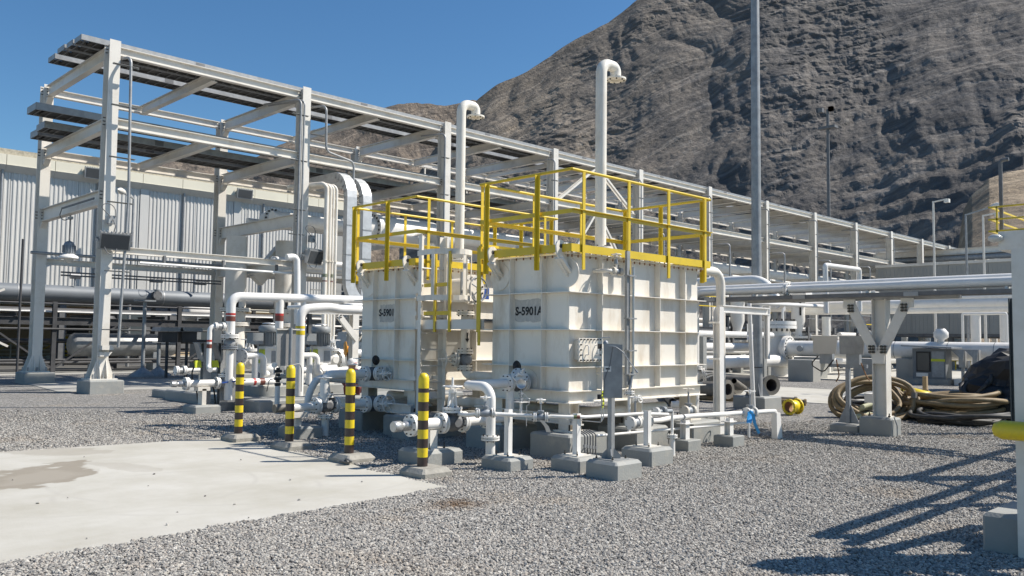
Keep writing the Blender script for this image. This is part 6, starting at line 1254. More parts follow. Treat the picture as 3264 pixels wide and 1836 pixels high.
obj('plate', MB().box((a[0], 10.36, b[2]), (b[0], 10.375, a[2])), 'pipewhite', t); cxs = (a[0]+b[0])/2; obj('pictogram', MB().cyl((cxs, 10.352, a[2]-.14), (cxs, 10.359, a[2]-.14), .085, 18), 'signblue', t)
obj('text_block', MB().box((a[0]+.015, 10.352, b[2]+.13), (b[0]-.015, 10.359, b[2]+.2)), 'signblue', t); obj('text_block', MB().box((a[0]+.015, 10.352, b[2]+.02), (b[0]-.015, 10.359, b[2]+.09)), 'signblue', t)
q = (95.000,43.804,16.523)
mB = mast(95, q[1], (95.000,43.760,28.971)[2], .24, .17, 'distant dark lattice mast against the mountain', False); zt_ = (95.000,43.760,28.971)[2]
for f, w in ((.92, 1.0), (.0, 0)):
    if w: obj('crosshead', MB().box((94.6, q[1]-w, zt_*f), (95.4, q[1]+w, zt_*f+.3)), 'galvdark', mB)
obj('crosshead', MB().box((94.6, q[1]-1.6, 9.6), (95.4, q[1]+1.6, 9.9)), 'galvdark', mB)
for i in range(3): a = 2*pi*i/3; obj('floodlight_head', MB().cb((95, q[1]+cos(a)*.8, zt_), .5, .5, .5), 'galvdark', mB)
for (pt, st, lb, ar) in (((55.000,18.695,10.430), 'box', 'square pale lamp post with boxy head behind the grey building on the right', (0, -.8, 0)), ((55.000,16.859,9.442), 'arm', 'grey lamp post with curved white cobra head behind the building on the right', (0, -1.6, .3)), ((55.000,15.912,9.304), 'box', 'rightmost pale lamp post with boxy head beside the yellow railed platform', (0, -.8, 0))):
    lamp_post(55, pt[1], pt[2], ar, lb, mt='galv' if st == 'arm' else 'white', style=st)
# ---------------- Y shaped support and the pipes it carries ----------------
XS = 14.98; YC = 6.03
t = thing('y_support', 'white Y shaped steel support with two braces on a grey block', 'pipe support', (XS, YC, 0))
obj('pedestal', MB().chamf(14.88, 5.79, 15.30, 6.36, -.05, .32), 'pedgrey', t); XP = 15.08
obj('post', MB().ibeam((XP, YC, .34), (XP, YC, 2.38), .22, .24, (0, 1, 0), .014, .012), 'white', t); obj('base_plate', MB().box((14.94, 5.86, .32), (15.24, 6.26, .34)), 'white', t); studs(t, XP, YC, .33, .13, .17, .07, .016)
for s in (-1, 1):
    obj('brace', MB().bar((XP-.14, YC+s*.06, 1.45), (XP-.14, YC+s*.50, 2.33), .03, .17, (0, -s, .5)), 'white', t); obj('gusset', MB().box((XP-.16, YC+s*.40, 2.22), (XP-.10, YC+s*.60, 2.38)), 'white', t)
    for (yy, zz) in ((YC+s*.10, 1.5), (YC+s*.46, 2.22)):
        m = MB(); [m.cyl((XP-.2, yy+a*.03, zz+b*.05), (XP-.14, yy+a*.03, zz+b*.05), .023, 6) for a in (-1, 1) for b in (-1, 0, 1)]; obj('bolts', m, 'bolt', t)
obj('foot_gusset', MB().prism([(XP-.15, YC-.1, 1.25), (XP-.15, YC+.1, 1.25), (XP-.15, YC+.12, 1.5), (XP-.15, YC-.12, 1.5)], (.02, 0, 0)), 'white', t)
obj('earth_strap', MB().tube([(14.95, 5.78, .34), (14.98, 5.74, .2), (14.98, 5.74, 0)], .012, 6, .03), 'galv', t)
t = thing('support_beam', 'dark galvanised trough beams under the two white pipes on the right', 'beam', (15, 6, 2.4))
obj('beam', MB().ext([(-.09,-.035),(.09,-.035),(.09,.035),(.082,.035),(.082,-.027),(-.082,-.027),(-.082,.035),(-.09,.035)], (14.86, 11.2, 2.445), (14.86, 3.4, 2.445)), 'galvdark', t)
obj('beam', MB().bar((15.12, 8.6, 2.40), (15.12, 4.75, 2.40), .18, .07), 'galv', t); obj('beam', MB().bar((15.35, 11.0, 2.46), (15.35, 3.0, 2.46), .2, .08), 'galvdark', t)
for y in (9.3, 7.4, 5.4): obj('splice', MB().box((14.76, y-.12, 2.405), (14.768, y+.12, 2.475)), 'galv', t)
for y in (10.6, 8.4, 6.2, 4.0): obj('pipe_clip', MB().box((14.9, y-.02, 2.48), (15.4, y+.02, 2.53)), 'pipewhite', t)
t = thing('upper_transfer_pipe', 'upper rear white pipe of the pair carried by the Y shaped support', 'pipe', (15.25, 7, 2.68), 'pair of white transfer pipes'); obj('pipe_run', MB().cyl((15.25, 11.9, 2.68), (15.25, -1.0, 2.68), .075, 18), 'pipewhite', t)
t = thing('lower_transfer_pipe', 'lower front white pipe of the pair, elbowed down at its left end', 'pipe', (14.95, 7, 2.6), 'pair of white transfer pipes')
obj('pipe_run', MB().tube([(14.95, -1.0, 2.60), (14.95, 9.75, 2.60), (14.95, 9.75, 1.05)], .075, 18, .2), 'pipewhite', t); flange(t, (14.95, 7.72, 2.60), Y_, .13, .03, 8)
obj('sleeve', MB().cyl((14.95, 5.6, 2.6), (14.95, 3.2, 2.6), .082, 18), 'pipewhite', t)
obj('lower_run', MB().tube([(14.95, 9.75, .75), (14.95, 9.75, .3), (14.6, 10.1, .3)], .075, 16, .1), 'pipewhite', t); obj('lower_run', MB().cyl((14.95, 9.75, -.05), (14.95, 9.75, .4), .06, 14), 'pipewhite', t)
gate_valve('transfer_valve', 'white globe valve with side handwheel low on the vertical pipe right of the tank', (14.95, 9.75, .90), Z_, .14, .32, (.55, -.8, .15), .3, mt='pipewhite', body='pipewhite', wr=.15)
# portal with column, tank side gooseneck, arch
t = thing('portal_frame', 'white portal post with cross beam right of tank S-5901A', 'frame', (12.35, 7.6, 0))
obj('post', MB().ibeam((12.37, 7.62, -.05), (12.37, 7.62, 2.18), .13, .13, (0, 1, 0), .012, .01), 'pipewhite', t); obj('beam', MB().ibeam((12.44, 7.62, 2.15), (14.0, 7.62, 2.15), .1, .13), 'pipewhite', t); obj('post', MB().ibeam((13.98, 7.62, 1.3), (13.98, 7.62, 2.08), .08, .08, (0, 1, 0)), 'pipewhite', t)
for z in (1.9, 1.3): obj('bracket', MB().box((12.2, 7.5, z), (12.3, 7.7, z+.03)), 'pipewhite', t)
t = thing('overflow_pipe', 'cream gooseneck leaving the top right of tank S-5901A and dropping to the ground', 'pipe', (12.5, 8.5, 2.5)); xg = (13.879,8.500,2.625)[0]; zg = (13.546,8.500,2.896)[2]
obj('pipe_run', MB().tube([(11.8, 8.5, zg), (xg, 8.5, zg), (xg, 8.5, -.05)], .085, 18, .26), 'cream', t)
t = thing('arch_pipe', 'long white pipe arching down behind the pair of transfer pipes', 'pipe', (18, 11, 3)); obj('pipe_run', MB().tube([(18, 16.5, 3.06), (18, 9.85, 3.06), (18, 9.45, 2.4)], .11, 18, .34), 'pipewhite', t)
def bracketed(t, pts, r, mt='pipewhite'): return obj('pipe_run', MB().tube(pts, r, 10, .06), mt, t)
t = thing('service_line', 'thin white service pipe standing upright and turning right level in front of the mast', 'pipe', (16.2, 9.2, 0)); a = (16.139,9.200,2.430); b = (19.700,9.200,2.474); bracketed(t, [(16.298,9.200,0.144), (a[0], 9.2, a[2]), (b[0], 9.2, b[2])], .045)
t = thing('service_line', 'thin white pipe loop rising above the transfer pipes right of the mast', 'pipe', (19.3, 9, 2.5)); bracketed(t, [(19.33, 9, 2.3), (19.3, 9, 3.44), (21.2, 9, 3.46), (21.2, 9, 2.4)], .06)
t = thing('ribbon', 'bright blue plastic ribbon tied to the foot of the thin upright pipe', 'ribbon', (12.071,6.880,0.467)); 
P = lambda x, y, d=0: None
k1 = [(12.006,6.880,0.512), (12.188,6.880,0.503), (12.101,6.860,0.348), (12.006,6.900,0.351), (12.088,6.900,0.270)]
obj('tail', MB().add([k1[0], k1[1], k1[2], k1[4], k1[3]], [(0, 1, 2, 3, 4)]), 'blue', t)
k2 = [(12.052,6.850,0.495), (12.114,6.820,0.477), (12.198,6.840,0.327), (12.361,6.860,0.162), (12.354,6.900,0.139), (12.169,6.880,0.326)]
obj('tail', MB().add(k2, [(0, 1, 2, 5), (5, 2, 3, 4)]), 'blue', t); obj('knot', MB().lathe(V((12.034,6.840,0.508)), Z_, [(.01, -.03), (.03, -.01), (.03, .01), (.01, .03)], 8), 'blue', t); obj('bottle_neck', MB().cyl((12.041,6.880,0.115), (12.043,6.880,0.334), .02, 8), 'pipewhite', t)
# small stand with twin boxes left of the Y support
t = thing('junction_stand', 'grey stand with two tilted sheet metal hoods and loose cables left of the Y support', 'instrument box', (15.25, 6.75, 0))
obj('pedestal', MB().chamf(14.99, 6.42, 15.42, 6.95, -.05, .15), 'pedgrey', t); cx_, cy_ = 15.15, 6.66
obj('post', MB().box((cx_-.035, cy_-.035, .16), (cx_+.035, cy_+.035, 1.2)), 'steelgrey', t); m = MB()
for s in (-1, 1): m.prism([(cx_, cy_+s*.036, .16), (cx_, cy_+s*.2, .16), (cx_, cy_+s*.036, .5)], (.012, 0, 0))
obj('foot_gusset', m, 'steelgrey', t); obj('arm', MB().box((cx_-.03, cy_-.35, 1.16), (cx_+.03, cy_+.35, 1.22)), 'steelgrey', t)
a0 = (14.015,6.700,1.700); a1 = (14.797,6.700,1.708); 
for i, yy in enumerate((7.05, 6.55)):
    obj('hood', MB().prism([(15.0, yy-.26, 1.73), (15.0, yy+.2, 1.73), (15.06, yy+.22, 1.40), (15.06, yy-.2, 1.40)], (.04, 0, 0)), 'galv' if i else 'stainless', t)
    obj('junction_box', MB().box((15.1, yy-.12, 1.22), (15.2, yy+.12, 1.42)), 'steelgrey', t)
obj('cable', MB().tube([(15.1, 7.2, 1.35), (15.1, 7.35, 1.2), (15.1, 7.1, 1.05), (15.1, 6.9, 1.3)], .012, 6, .08), 'hoseblack', t); obj('cable', MB().tube([(15.1, 6.4, 1.25), (15.1, 6.3, 1.0), (15.1, 6.25, .95)], .012, 6, .05), 'rust', t); obj('cable', MB().tube([(15.1, 6.85, 1.3), (15.1, 6.8, 1.0), (15.1, 6.86, .9)], .012, 6, .05), 'rust', t)
# ---------------- hoses, spools, cut pipes on the gravel ----------------
def yspool(c, ax, L, r, label):
    c = V(c); ax = V(ax).normalized(); t = thing('flanged_spool', label, 'pipe spool', c, 'yellow flanged spools'); m = MB(); x, y, d = fr(ax); n = 28; vs = []
    for R_, h in ((r, 0), (r*.9, L*.5), (r, L), (r*.9, L), (r*.8, L*.5), (r*.88, 0)): vs += [c+d*h+(x*cos(2*pi*i/n)+y*sin(2*pi*i/n))*R_ for i in range(n)]
    m.add(vs, [(k*n+i, k*n+(i+1) % n, ((k+1) % 6)*n+(i+1) % n, ((k+1) % 6)*n+i) for k in range(6) for i in range(n)], True); obj('barrel', m, 'byellow', t)
    obj('bore', MB().cyl(c+d*.02, c+d*(L-.02), r*.80, 24, cap=False), 'rust', t)
    for h in (.012, L-.012):
        obj('rim_flange', MB().ring(c+d*h, ax, r*1.22, r*.84, .03, 28), 'byellow', t)
        m = MB(); [m.cyl(c+d*(h-.02)+(x*cos(a)+y*sin(a))*r*1.1, c+d*(h+.02)+(x*cos(a)+y*sin(a))*r*1.1, .011, 6) for a in [pi/6*i for i in range(12)]]; obj('bolt_ring', m, 'hosetan', t)
    return t
yspool((17.55, 9.05, .18), (.95, -.15, .02), .30, .145, 'short yellow flanged spool lying alone on the gravel')
yspool((21.651,8.174,0.420), (.5, -.85, -.22), .95, .17, 'long yellow flanged spool leaning against the tan hose coil')
yspool((20.786,7.618,0.150), (.9, .4, 0), .4, .15, 'yellow spool behind the Y support half hidden by the hose coil')
def coil(c, R0, R1, n, r, mt, label, turns_dz=.0, tilt=(0, 0, 1), sq=1.0, seed=1, cat='hose', grp='coiled hoses'):
    c = V(c); rn = random.Random(seed); x, y, d = fr(V(tilt)); t = thing('hose_coil', label, cat, c, grp)
    for k in range(n):
        R_ = R0+(R1-R0)*rn.random(); off = V((rn.uniform(-.12, .12), rn.uniform(-.12, .12), 0)); h = turns_dz*k+rn.uniform(-.02, .02); ph = rn.uniform(0, 6); el_ = rn.uniform(.9, 1.1)
        pts = []; N = 34
        for i in range(N+1):
            a = 2*pi*i/N; w = 1+.035*sin(3*a+ph)+.02*sin(5*a+2*ph); pts.append(c+off+(x*cos(a)*el_+y*sin(a)*sq)*R_*w+d*(max(h+.05*sin(2*a+ph), -.01)))
        obj('hose_turn', MB().tube(pts, r, 8), mt, t)
        if k % 3 == 0: q0 = V(pts[5*k % 30]); q1 = V(pts[5*k % 30+1]); obj('coupling', MB().cyl(q0, q0+(q1-q0).normalized()*.13, r*1.3, 10), 'oldpipe', t)
    return t
coil((18.522,7.646,0.300), .55, .85, 7, .052, 'hosetan', 'tan hose coil standing on edge behind the foot of the Y support', .05, (-.62, -.62, .5), .62, 3)
coil((19.620,8.102,0.050), .4, .75, 6, .045, 'hoseblack', 'dark hose coil lying flat under the tan coil behind the Y support', .04, (0, 0, 1), 1, 5)
coil((19.777,7.135,0.060), .5, .8, 8, .045, 'hoseblack', 'low black hose coil right of the Y support', .035, (0, 0, 1), 1, 7)
coil((19.756,6.385,0.160), .7, 1.05, 11, .05, 'hosetan', 'wide tan hose coil heaped between the Y support and the dark pile', .035, (0, .05, 1), .9, 9)
coil((18.716,5.888,0.050), .7, 1.0, 6, .045, 'hoseblack', 'black hose coil spread in front of the tan heap by the dark pile', .03, (0, 0, 1), 1, 13)
t = thing('pale_hoses', 'bundle of pale green hose pieces lying inside the tan coil', 'hose', (19.719,8.019,0.100))
for i, (a, b) in enumerate((((17.421,7.370,0.300), (20.040,7.750,0.300)), ((17.846,7.596,0.220), (20.118,7.709,0.200)), ((17.554,7.565,0.080), (18.502,7.479,0.080)), ((18.029,7.488,0.400), (18.530,7.417,0.360)))): obj('hose_piece', MB().tube([a, (V(a)+V(b))/2+Z_*.03, b], .05, 8, .3), 'hosegreen', t)
t = tag(obj('wrapping_sheet', MB().box(V((17.005,7.149,0.420)), V((17.005,7.149,0.420))+V((.25, -.28, .18))), 'cotton', loc=(17.005,7.149,0.420)), 'crumpled white sheet wrapped round the hoses', 'sheet')
t = thing('timber_stake', 'short timber stake with a brace standing behind the tan hoses', 'stake', (22.846,8.040,0.000)); a = V((22.846,8.040,0.000)); obj('stake', MB().box(a+V((-.05, -.05, 0)), a+V((.05, .05, .78))), 'wood', t); obj('brace', MB().bar(a+V((0, -.4, 0)), a+V((0, 0, .5)), .04, .03), 'wood', t)
# dark covered heap
def heap(cx, cy, rx, ry, hh, mt, label, seed):
    n = 28; m_ = 12; vs = []
    for j in range(m_+1):
        for i in range(n):
            a = 2*pi*i/n; t_ = j/m_; r = cos(t_*pi/2)**.7; nz = mnoise.noise(V((cos(a)*2.2, sin(a)*2.2, t_*3+seed)))*.22+mnoise.noise(V((cos(a)*6, sin(a)*6, t_*8+seed)))*.1
            vs.append((cx+rx*r*(1+nz)*cos(a), cy+ry*r*(1+nz)*sin(a), hh*sin(t_*pi/2)*(1+nz*.8)))
    return tag(obj('covered_heap', MB().add(vs, [(j*n+i, j*n+(i+1) % n, (j+1)*n+(i+1) % n, (j+1)*n+i) for j in range(m_) for i in range(n)]), mt, loc=(cx, cy, 0)), label, 'heap')
hq = (20.829,5.844,0.000)
heap(20.9, 5.25, 1.15, 1.45, 1.4, 'paintblack', 'black sheet covered heap at the right beside the big white column', 2)
coil((20.3, 5.9, .62), .2, .34, 4, .045, 'hoseblack', 'black hose ends spilling over the covered heap', .06, (-.5, .3, .7), 1, 21)
# old pipes lying behind the mast
GOP = 'used pipes lying behind the mast'
def oldpipe(a, b, r, label, mt='oldpipe', fl=True):
    a = V(a); b = V(b); t = thing('used_pipe', label, 'pipe', a, GOP); d = (b-a).normalized(); obj('pipe_run', MB().cyl(a, b, r, 18, cap=False), mt, t); obj('bore', MB().cyl(a, b, r*.8, 18, cap=False), 'darkshade', t)  # inner wall coloured dark for the shade inside the pipe
    if fl: obj('rim_flange', MB().ring(b-d*.02, d, r*1.28, r*.79, .05, 24), mt, t)
    else: obj('rim', MB().ring(b-d*.004, d, r, r*.79, .006, 18), mt, t)
    return t
oldpipe((24.6, 16.8, .3), (21.961,11.839,0.400), .22, 'thick dusty pipe with open flanged end facing the camera right of the mast')
oldpipe((23.8, 17.2, .3), (23.2, 13.6, .28), .22, 'dusty pipe partly behind the mast foot'); oldpipe((20.2, 15.4, .25), (19.754,11.885,0.350), .2, 'dusty pipe with open end between the portal post and mast')
oldpipe((20.6, 12.8, .1), (20.865,10.547,0.100), .075, 'slim long used pipe lying right of the mast foot'); oldpipe((19.5, 13.5, .09), (20.597,10.149,0.080), .07, 'thin used hose pipe ending near the lone yellow spool', 'hosetan'); oldpipe((22.4, 16, .12), (17.4, 12.0, .12), .1, 'dusty pipe lying left of the mast foot', fl=False)
coil((21.9, 13.9, .3), .3, .42, 4, .06, 'oldpipe', 'old stiff hose loop beside the dusty pipes', .1, (-.8, -.3, .3), 1, 17)
oldpipe((16.524,9.794,0.750), (19.815,10.955,0.120), .06, 'thin rusty rod propped up in front of the dusty pipes', 'oldpipe', False)
# ---------------- right middle distance: filter vessel, big header, kiosk ----------------
vx, vy = 37.2, 19.85
t = thing('strainer_vessel', 'fat white upright strainer with a wide bolted lid right of the mast', 'vessel', (vx, vy, 0))
obj('shell', MB().cyl((vx, vy, 0), (vx, vy, 2.0), .62, 30), 'pipewhite', t); obj('lid', MB().cyl((vx, vy, 2.42), (vx, vy, 2.6), .98, 32), 'pipewhite', t); obj('body_flange', MB().cyl((vx, vy, 2.25), (vx, vy, 2.40), .98, 32), 'pipewhite', t); obj('neck', MB().cyl((vx, vy, 1.9), (vx, vy, 2.3), .72, 30), 'pipewhite', t)
m = MB(); [m.cyl((vx+.88*cos(a), vy+.88*sin(a), 2.12), (vx+.88*cos(a), vy+.88*sin(a), 2.7), .045, 6) for a in [2*pi*i/22 for i in range(22)]]; obj('bolt_ring', m, 'bolt', t)
obj('davit', MB().tube([(vx-.5, vy+.5, 2.0), (vx-.5, vy+.5, 3.4), (vx+.3, vy-.3, 3.4), (vx+.3, vy-.3, 3.1)], .07, 10, .25), 'pipewhite', t)
for (yy, zz) in ((vy-.4, 2.6), (vy+.3, 2.6)): obj('vent_stub', MB().tube([(vx, yy, zz), (vx, yy, zz+.9), (vx-.3, yy-.2, zz+.9)], .06, 8, .12), 'pipewhite', t)
t = thing('large_header', 'very large white horizontal pipe crossing the right background at chest height', 'pipe', (36.8, 14, 1.33))
obj('pipe_run', MB().cyl((36.8, 19.3, 1.33), (36.8, 16.9, 1.33), .36, 26), 'pipewhite', t); obj('reducer', MB().lathe((36.8, 16.9, 1.33), (0, -1, 0), [(.36, 0), (.42, .5), (.42, 1.0)], 26), 'pipewhite', t); obj('pipe_run', MB().tube([(36.8, 15.9, 1.33), (36.8, 8.9, 1.33), (38.6, 7.4, .6)], .37, 26, .9), 'pipewhite', t)
for y in (19.0, 17.0): flange(t, (36.8, y, 1.33), Y_, .58, .1, 18)
obj('side_port', MB().cyl((36.4, 18.2, 1.33), (36.35, 18.2, 1.33), .14, 14), 'steelgrey', t)
for y in (14.1, 12.0, 10.3, 9.2): obj('weld_band', MB().cyl((36.8, y, 1.33), (36.8, y-.03, 1.33), .374, 26, cap=False), 'galv', t)
obj('top_valve', MB().lathe((36.8, 12.3, 1.68), Z_, [(.12, 0), (.12, .1), (.28, .2), (.28, .4), (.16, .55)], 14), 'pipewhite', t)
t = thing('pipe_saddle', 'dark concrete saddle block under the large header', 'pedestal', (36.6, 17.8, 0)); obj('block', MB().prism([(36.3, 17.3, -.05), (36.3, 18.6, -.05), (36.3, 18.45, .95), (36.3, 17.3, .95)], (.9, 0, 0)), 'pedgrey', t)
for i, (x, y, w, h_, lb) in enumerate(((36.4, 15.1, 1.1, .95, 'grey concrete block under the header behind the Y support'), (36.4, 13.4, .9, 1.0, 'grey concrete block under the header left of the kiosk'), (33.5, 16.6, 1.1, .9, 'pale concrete block between the strainer and the Y support'))):
    t = tag(obj('concrete_block', MB().chamf(x-.3, y-w/2, x+.4, y+w/2, -.05, h_, .03), 'concdark', loc=(x, y, 0)), lb, 'pedestal')
t = thing('control_kiosk', 'dark grey control kiosk with two windows and a flat roof under the header', 'kiosk', (36.1, 12.4, 0))
obj('cabinet', MB().box((35.6, 11.75, .22), (36.3, 13.0, 1.42)), 'masticgrey', t); obj('roof', MB().prism([(35.2, 11.4, 1.44), (35.2, 13.3, 1.5), (35.2, 13.3, 1.56), (35.2, 11.4, 1.5)], (1.2, 0, 0)), 'steelgrey', t); obj('plinth', MB().box((35.4, 11.6, -.05), (36.5, 13.15, .22)), 'pedgrey', t)
obj('window_frame', MB().box((35.575, 12.3, .5), (35.598, 12.85, 1.3)), 'paintblack', t); obj('window', MB().box((35.555, 12.35, .55), (35.573, 12.8, 1.25)), 'glassdark', t); obj('door', MB().box((35.58, 11.8, .3), (35.598, 12.25, 1.32)), 'steelgrey', t); obj('yellow_band', MB().box((35.56, 11.76, .92), (35.575, 12.28, 1.02)), 'vestyellow', t); obj('notice', MB().box((35.56, 12.4, .3), (35.575, 12.85, .45)), 'pipewhite', t)
for i, yy in enumerate((11.25, 10.75)):
    t = thing('cable_pillar', ['left of two pale cable pillars right of the kiosk', 'right of two pale cable pillars right of the kiosk'][i], 'post', (36, yy, 0), 'cable pillars by the kiosk'); obj('pillar', MB().box((35.9, yy-.12, .7), (36.1, yy+.12, 1.4)), 'galv', t); obj('hood', MB().prism([(35.7, yy+.35, 1.4), (35.7, yy-.15, 1.4), (35.7, yy-.1, .95)], (.04, 0, 0)), 'steelgrey', t); obj('footing', MB().box((35.75, yy-.25, -.05), (36.25, yy+.25, .25)), 'pipewhite', t); obj('leg', MB().box((35.95, yy-.05, .25), (36.05, yy+.05, .7)), 'galv', t)
t = tag(obj('red_post', MB().cyl((40, 15.1, 0), (40, 15.1, .95), .09, 8), 'red', loc=(40, 15.1, 0)), 'red hydrant post left of the kiosk under the header', 'hydrant')
# pipe bundle on columns behind the Y support
t = thing('elevated_pipe_run', 'stack of white pipes on round columns behind the Y support', 'pipe rack', (44, 15, 0))
for (z, r, y1_) in (((44.000,13.018,3.873)[2], .18, 16), ((44.000,13.024,3.569)[2], .26, 24), ((44.000,13.029,3.312)[2], .2, 22)): obj('pipe', MB().cyl((44, y1_, z), (44, 2, z), r, 16), 'pipewhite', t)
for y in (13.15, 11.9, 17.5, 20.5): obj('column', MB().cyl((44, y, 0), (44, y, 3.0), .22, 16), 'pipewhite', t)
obj('brace', MB().cyl((44, 12.0, .9), (44, 9.4, 2.7), .12, 8), 'pipewhite', t); obj('brace', MB().cyl((44, 11.9, .3), (44, 10.4, 1.2), .12, 8), 'pipewhite', t)
t = thing('sample_hoop', 'thin white pipe hoop standing in front of the elevated pipes', 'pipe', (42.5, 12, 0)); bracketed(t, [(42, 13.1, 1.2), (42, 13.1, 3.0), (42, 11.3, 3.0), (42, 11.3, 1.2)], .06)
# wide shaded building at the right
t = thing('compressor_building', 'wide flat grey building in shade filling the right background', 'building', (60, 24, 0))
y = 24.3; k = 0
while y > -14:
    obj('cladding_panel', MB().box((60, y-2.38, 2.3), (60.3, y, 6.9)), 'greywall', t)
    m = MB(); [m.box((59.965, y-.15-j*.26, 2.32), (60, y-.23-j*.26, 6.75)) for j in range(9)]; obj('ribs', m, 'greywall', t)['kind'] = 'stuff'
    obj('parapet', MB().box((59.9, y-2.395, 6.9), (60.4, y, 7.08)), 'white', t); y -= 2.4
obj('wall_core', MB().box((60.31, -14, 2.3), (75, 24.25, 6.9)), 'greywall', t); obj('soffit', MB().box((60, -14, 2.1), (75, 24.25, 2.29)), 'galvdark', t)
for i in range(9): obj('column', MB().box((60.2, 23.9-i*4.5, 0), (60.5, 24.2-i*4.5, 2.1)), 'galvdark', t)
t = thing('stair_rail', 'tiny yellow railings on the ground under the shaded building', 'railing', (57, 14, 0))
for i in range(14): obj('post', MB().box((57, 20-i*.9, 0), (57.06, 20.06-i*.9, 1.1)), 'yellow', t)
for z in (.55, 1.05): obj('rail', MB().box((57, 8.2, z), (57.05, 20.1, z+.06)), 'yellow', t)
# process clutter in the background: racks of pipes, pots and scaffolds
rp = random.Random(12)
def module(x, y, w, d_, h, label, seed, pale=.5):
    """open steel process module: posts, floor beams, pipes, pots and handrails"""
    r = random.Random(seed); t = thing('process_module', label, 'process module', (x, y, 0), 'open steel process modules behind the tanks')
    for a in (0, w/2, w):
        for b in (0, d_): obj('post', MB().ibeam((x+a, y+b, 0), (x+a, y+b, h), .16, .16, (0, 1, 0)), 'galvdark', t)
    z = 1.0
    while z < h:
        for b in (0, d_): obj('beam', MB().ibeam((x, y+b, z), (x+w, y+b, z), .1, .18), 'galvdark', t)
        for a in (0, w/2, w): obj('beam', MB().ibeam((x+a, y, z), (x+a, y+d_, z), .1, .18), 'galvdark', t)
        z += 1.25
    for i in range(int(13*w/5)):
        mt = 'pipewhite' if r.random() < pale else ('steelgrey' if r.random() < .6 else 'white'); rr_ = r.choice((.05, .07, .1, .14, .2))
        if r.random() < .5: yy = y+r.uniform(-.2, d_); zz = r.uniform(.4, h); obj('pipe', MB().tube([(x-r.uniform(0, 1), yy, zz), (x+w*r.uniform(.4, 1.1), yy, zz), (x+w*1.1, yy, zz-r.uniform(.3, 1.2))], rr_, 8, .2), mt, t)
        else: xx = x+r.uniform(0, w); yy = y+r.uniform(-.4, d_); zz = r.uniform(1, h); obj('pipe', MB().tube([(xx, yy, .1), (xx, yy, zz), (xx, yy-r.uniform(.5, 2), zz)], rr_, 8, .2), mt, t)
    for i in range(int(w/1.6)):
        xx = x+r.uniform(.3, w); yy = y+r.uniform(0, d_); R_ = r.uniform(.18, .42); z0 = r.choice((.2, .6, 1.1)); obj('pot', MB().lathe((xx, yy, z0), Z_, [(R_*.4, 0), (R_, .2), (R_, .8), (R_*.55, 1.05), (R_*.55, 1.25)], 14), 'pipewhite' if r.random() < .6 else 'steelgrey', t)
    for z in (h+.5, h+1.0): obj('handrail', MB().bar((x, y, z), (x+w, y, z), .05, .05), 'yellow' if r.random() < .4 else 'galv', t)
    for i in range(int(w/1.1)): xx = x+r.uniform(0, w-1); zz = r.uniform(.3, h-.3); obj('dark_backdrop', MB().box((xx, y+r.uniform(.2, d_), zz), (xx+r.uniform(.8, 1.9), y+d_, zz+r.uniform(.15, .7))), 'darkshade' if r.random() < .6 else 'galvdark', t)  # dark backdrop panels added to deepen the module
    for i in range(int(w/1.3)): obj('valve_box', MB().cb((x+r.uniform(0, w), y-.3, r.uniform(.6, h)), r.uniform(.2, .5), .2, r.uniform(.2, .5)), r.choice(('masticgrey', 'galvdark', 'pipewhite', 'galvdark')), t)
    return t
for i, a in enumerate(((20, 33, 7, 3, 3.2, 'dark process module seen between the shed and the left tank', 1), (29, 34, 8, 3, 3.4, 'process module behind the left tank roof', 2), (24, 20.5, 5, 2, 1.6, 'low module with pipes behind the right tank', 3),
    (33, 23.5, 6, 3, 2.9, 'scaffolded module just left of the mast', 4), (42, 25, 7, 3, 3.0, 'module with pale pots right of the mast', 5), (50, 24.5, 7, 3, 2.6, 'module under the rack right of the strainer vessel', 6), (48, 20.5, 4.5, 3, 2.2, 'low module behind the strainer vessel', 7),
    (38, 33, 9, 3, 3.6, 'far module behind the rear columns', 8), (52, 33, 10, 3, 3.4, 'farthest module behind the rack', 9))): module(*a[:6], a[6], pale=.36)
for i, (x, y, lb) in enumerate(((43, 21.6, 'white reducer elbow with a black up arrow right of the strainer'), (40.2, 23.6, 'white reducer elbow right behind the mast'))):
    t = thing('reducer_elbow', lb, 'pipe', (x, y, 0)); obj('pipe_run', MB().tube([(x, y-4, 4.15), (x, y, 4.15), (x, y, 3.2)], .36, 18, .5), 'pipewhite', t); obj('reducer', MB().lathe((x, y, 3.2), (0, 0, -1), [(.36, 0), (.36, .5), (.2, 1.0), (.2, 1.3)], 18), 'pipewhite', t); flange(t, (x, y, 1.9), Z_, .5, .06, 10)
    if i == 0: m = MB(); cx2, cy2 = x-.262, y-.262; s = V((.707, -.707, 0)); n_ = V((-.707, -.707, 0))*.02; c = V((x-.26, y-.26, 3.45))+n_; pts = [c-s*.05-Z_*.4, c+s*.05-Z_*.4, c+s*.05+Z_*.05, c+s*.14+Z_*.05, c+Z_*.4, c-s*.14+Z_*.05, c-s*.05+Z_*.05]; obj('arrow_mark', MB().prism(pts, n_*.3), 'paintblack', t)
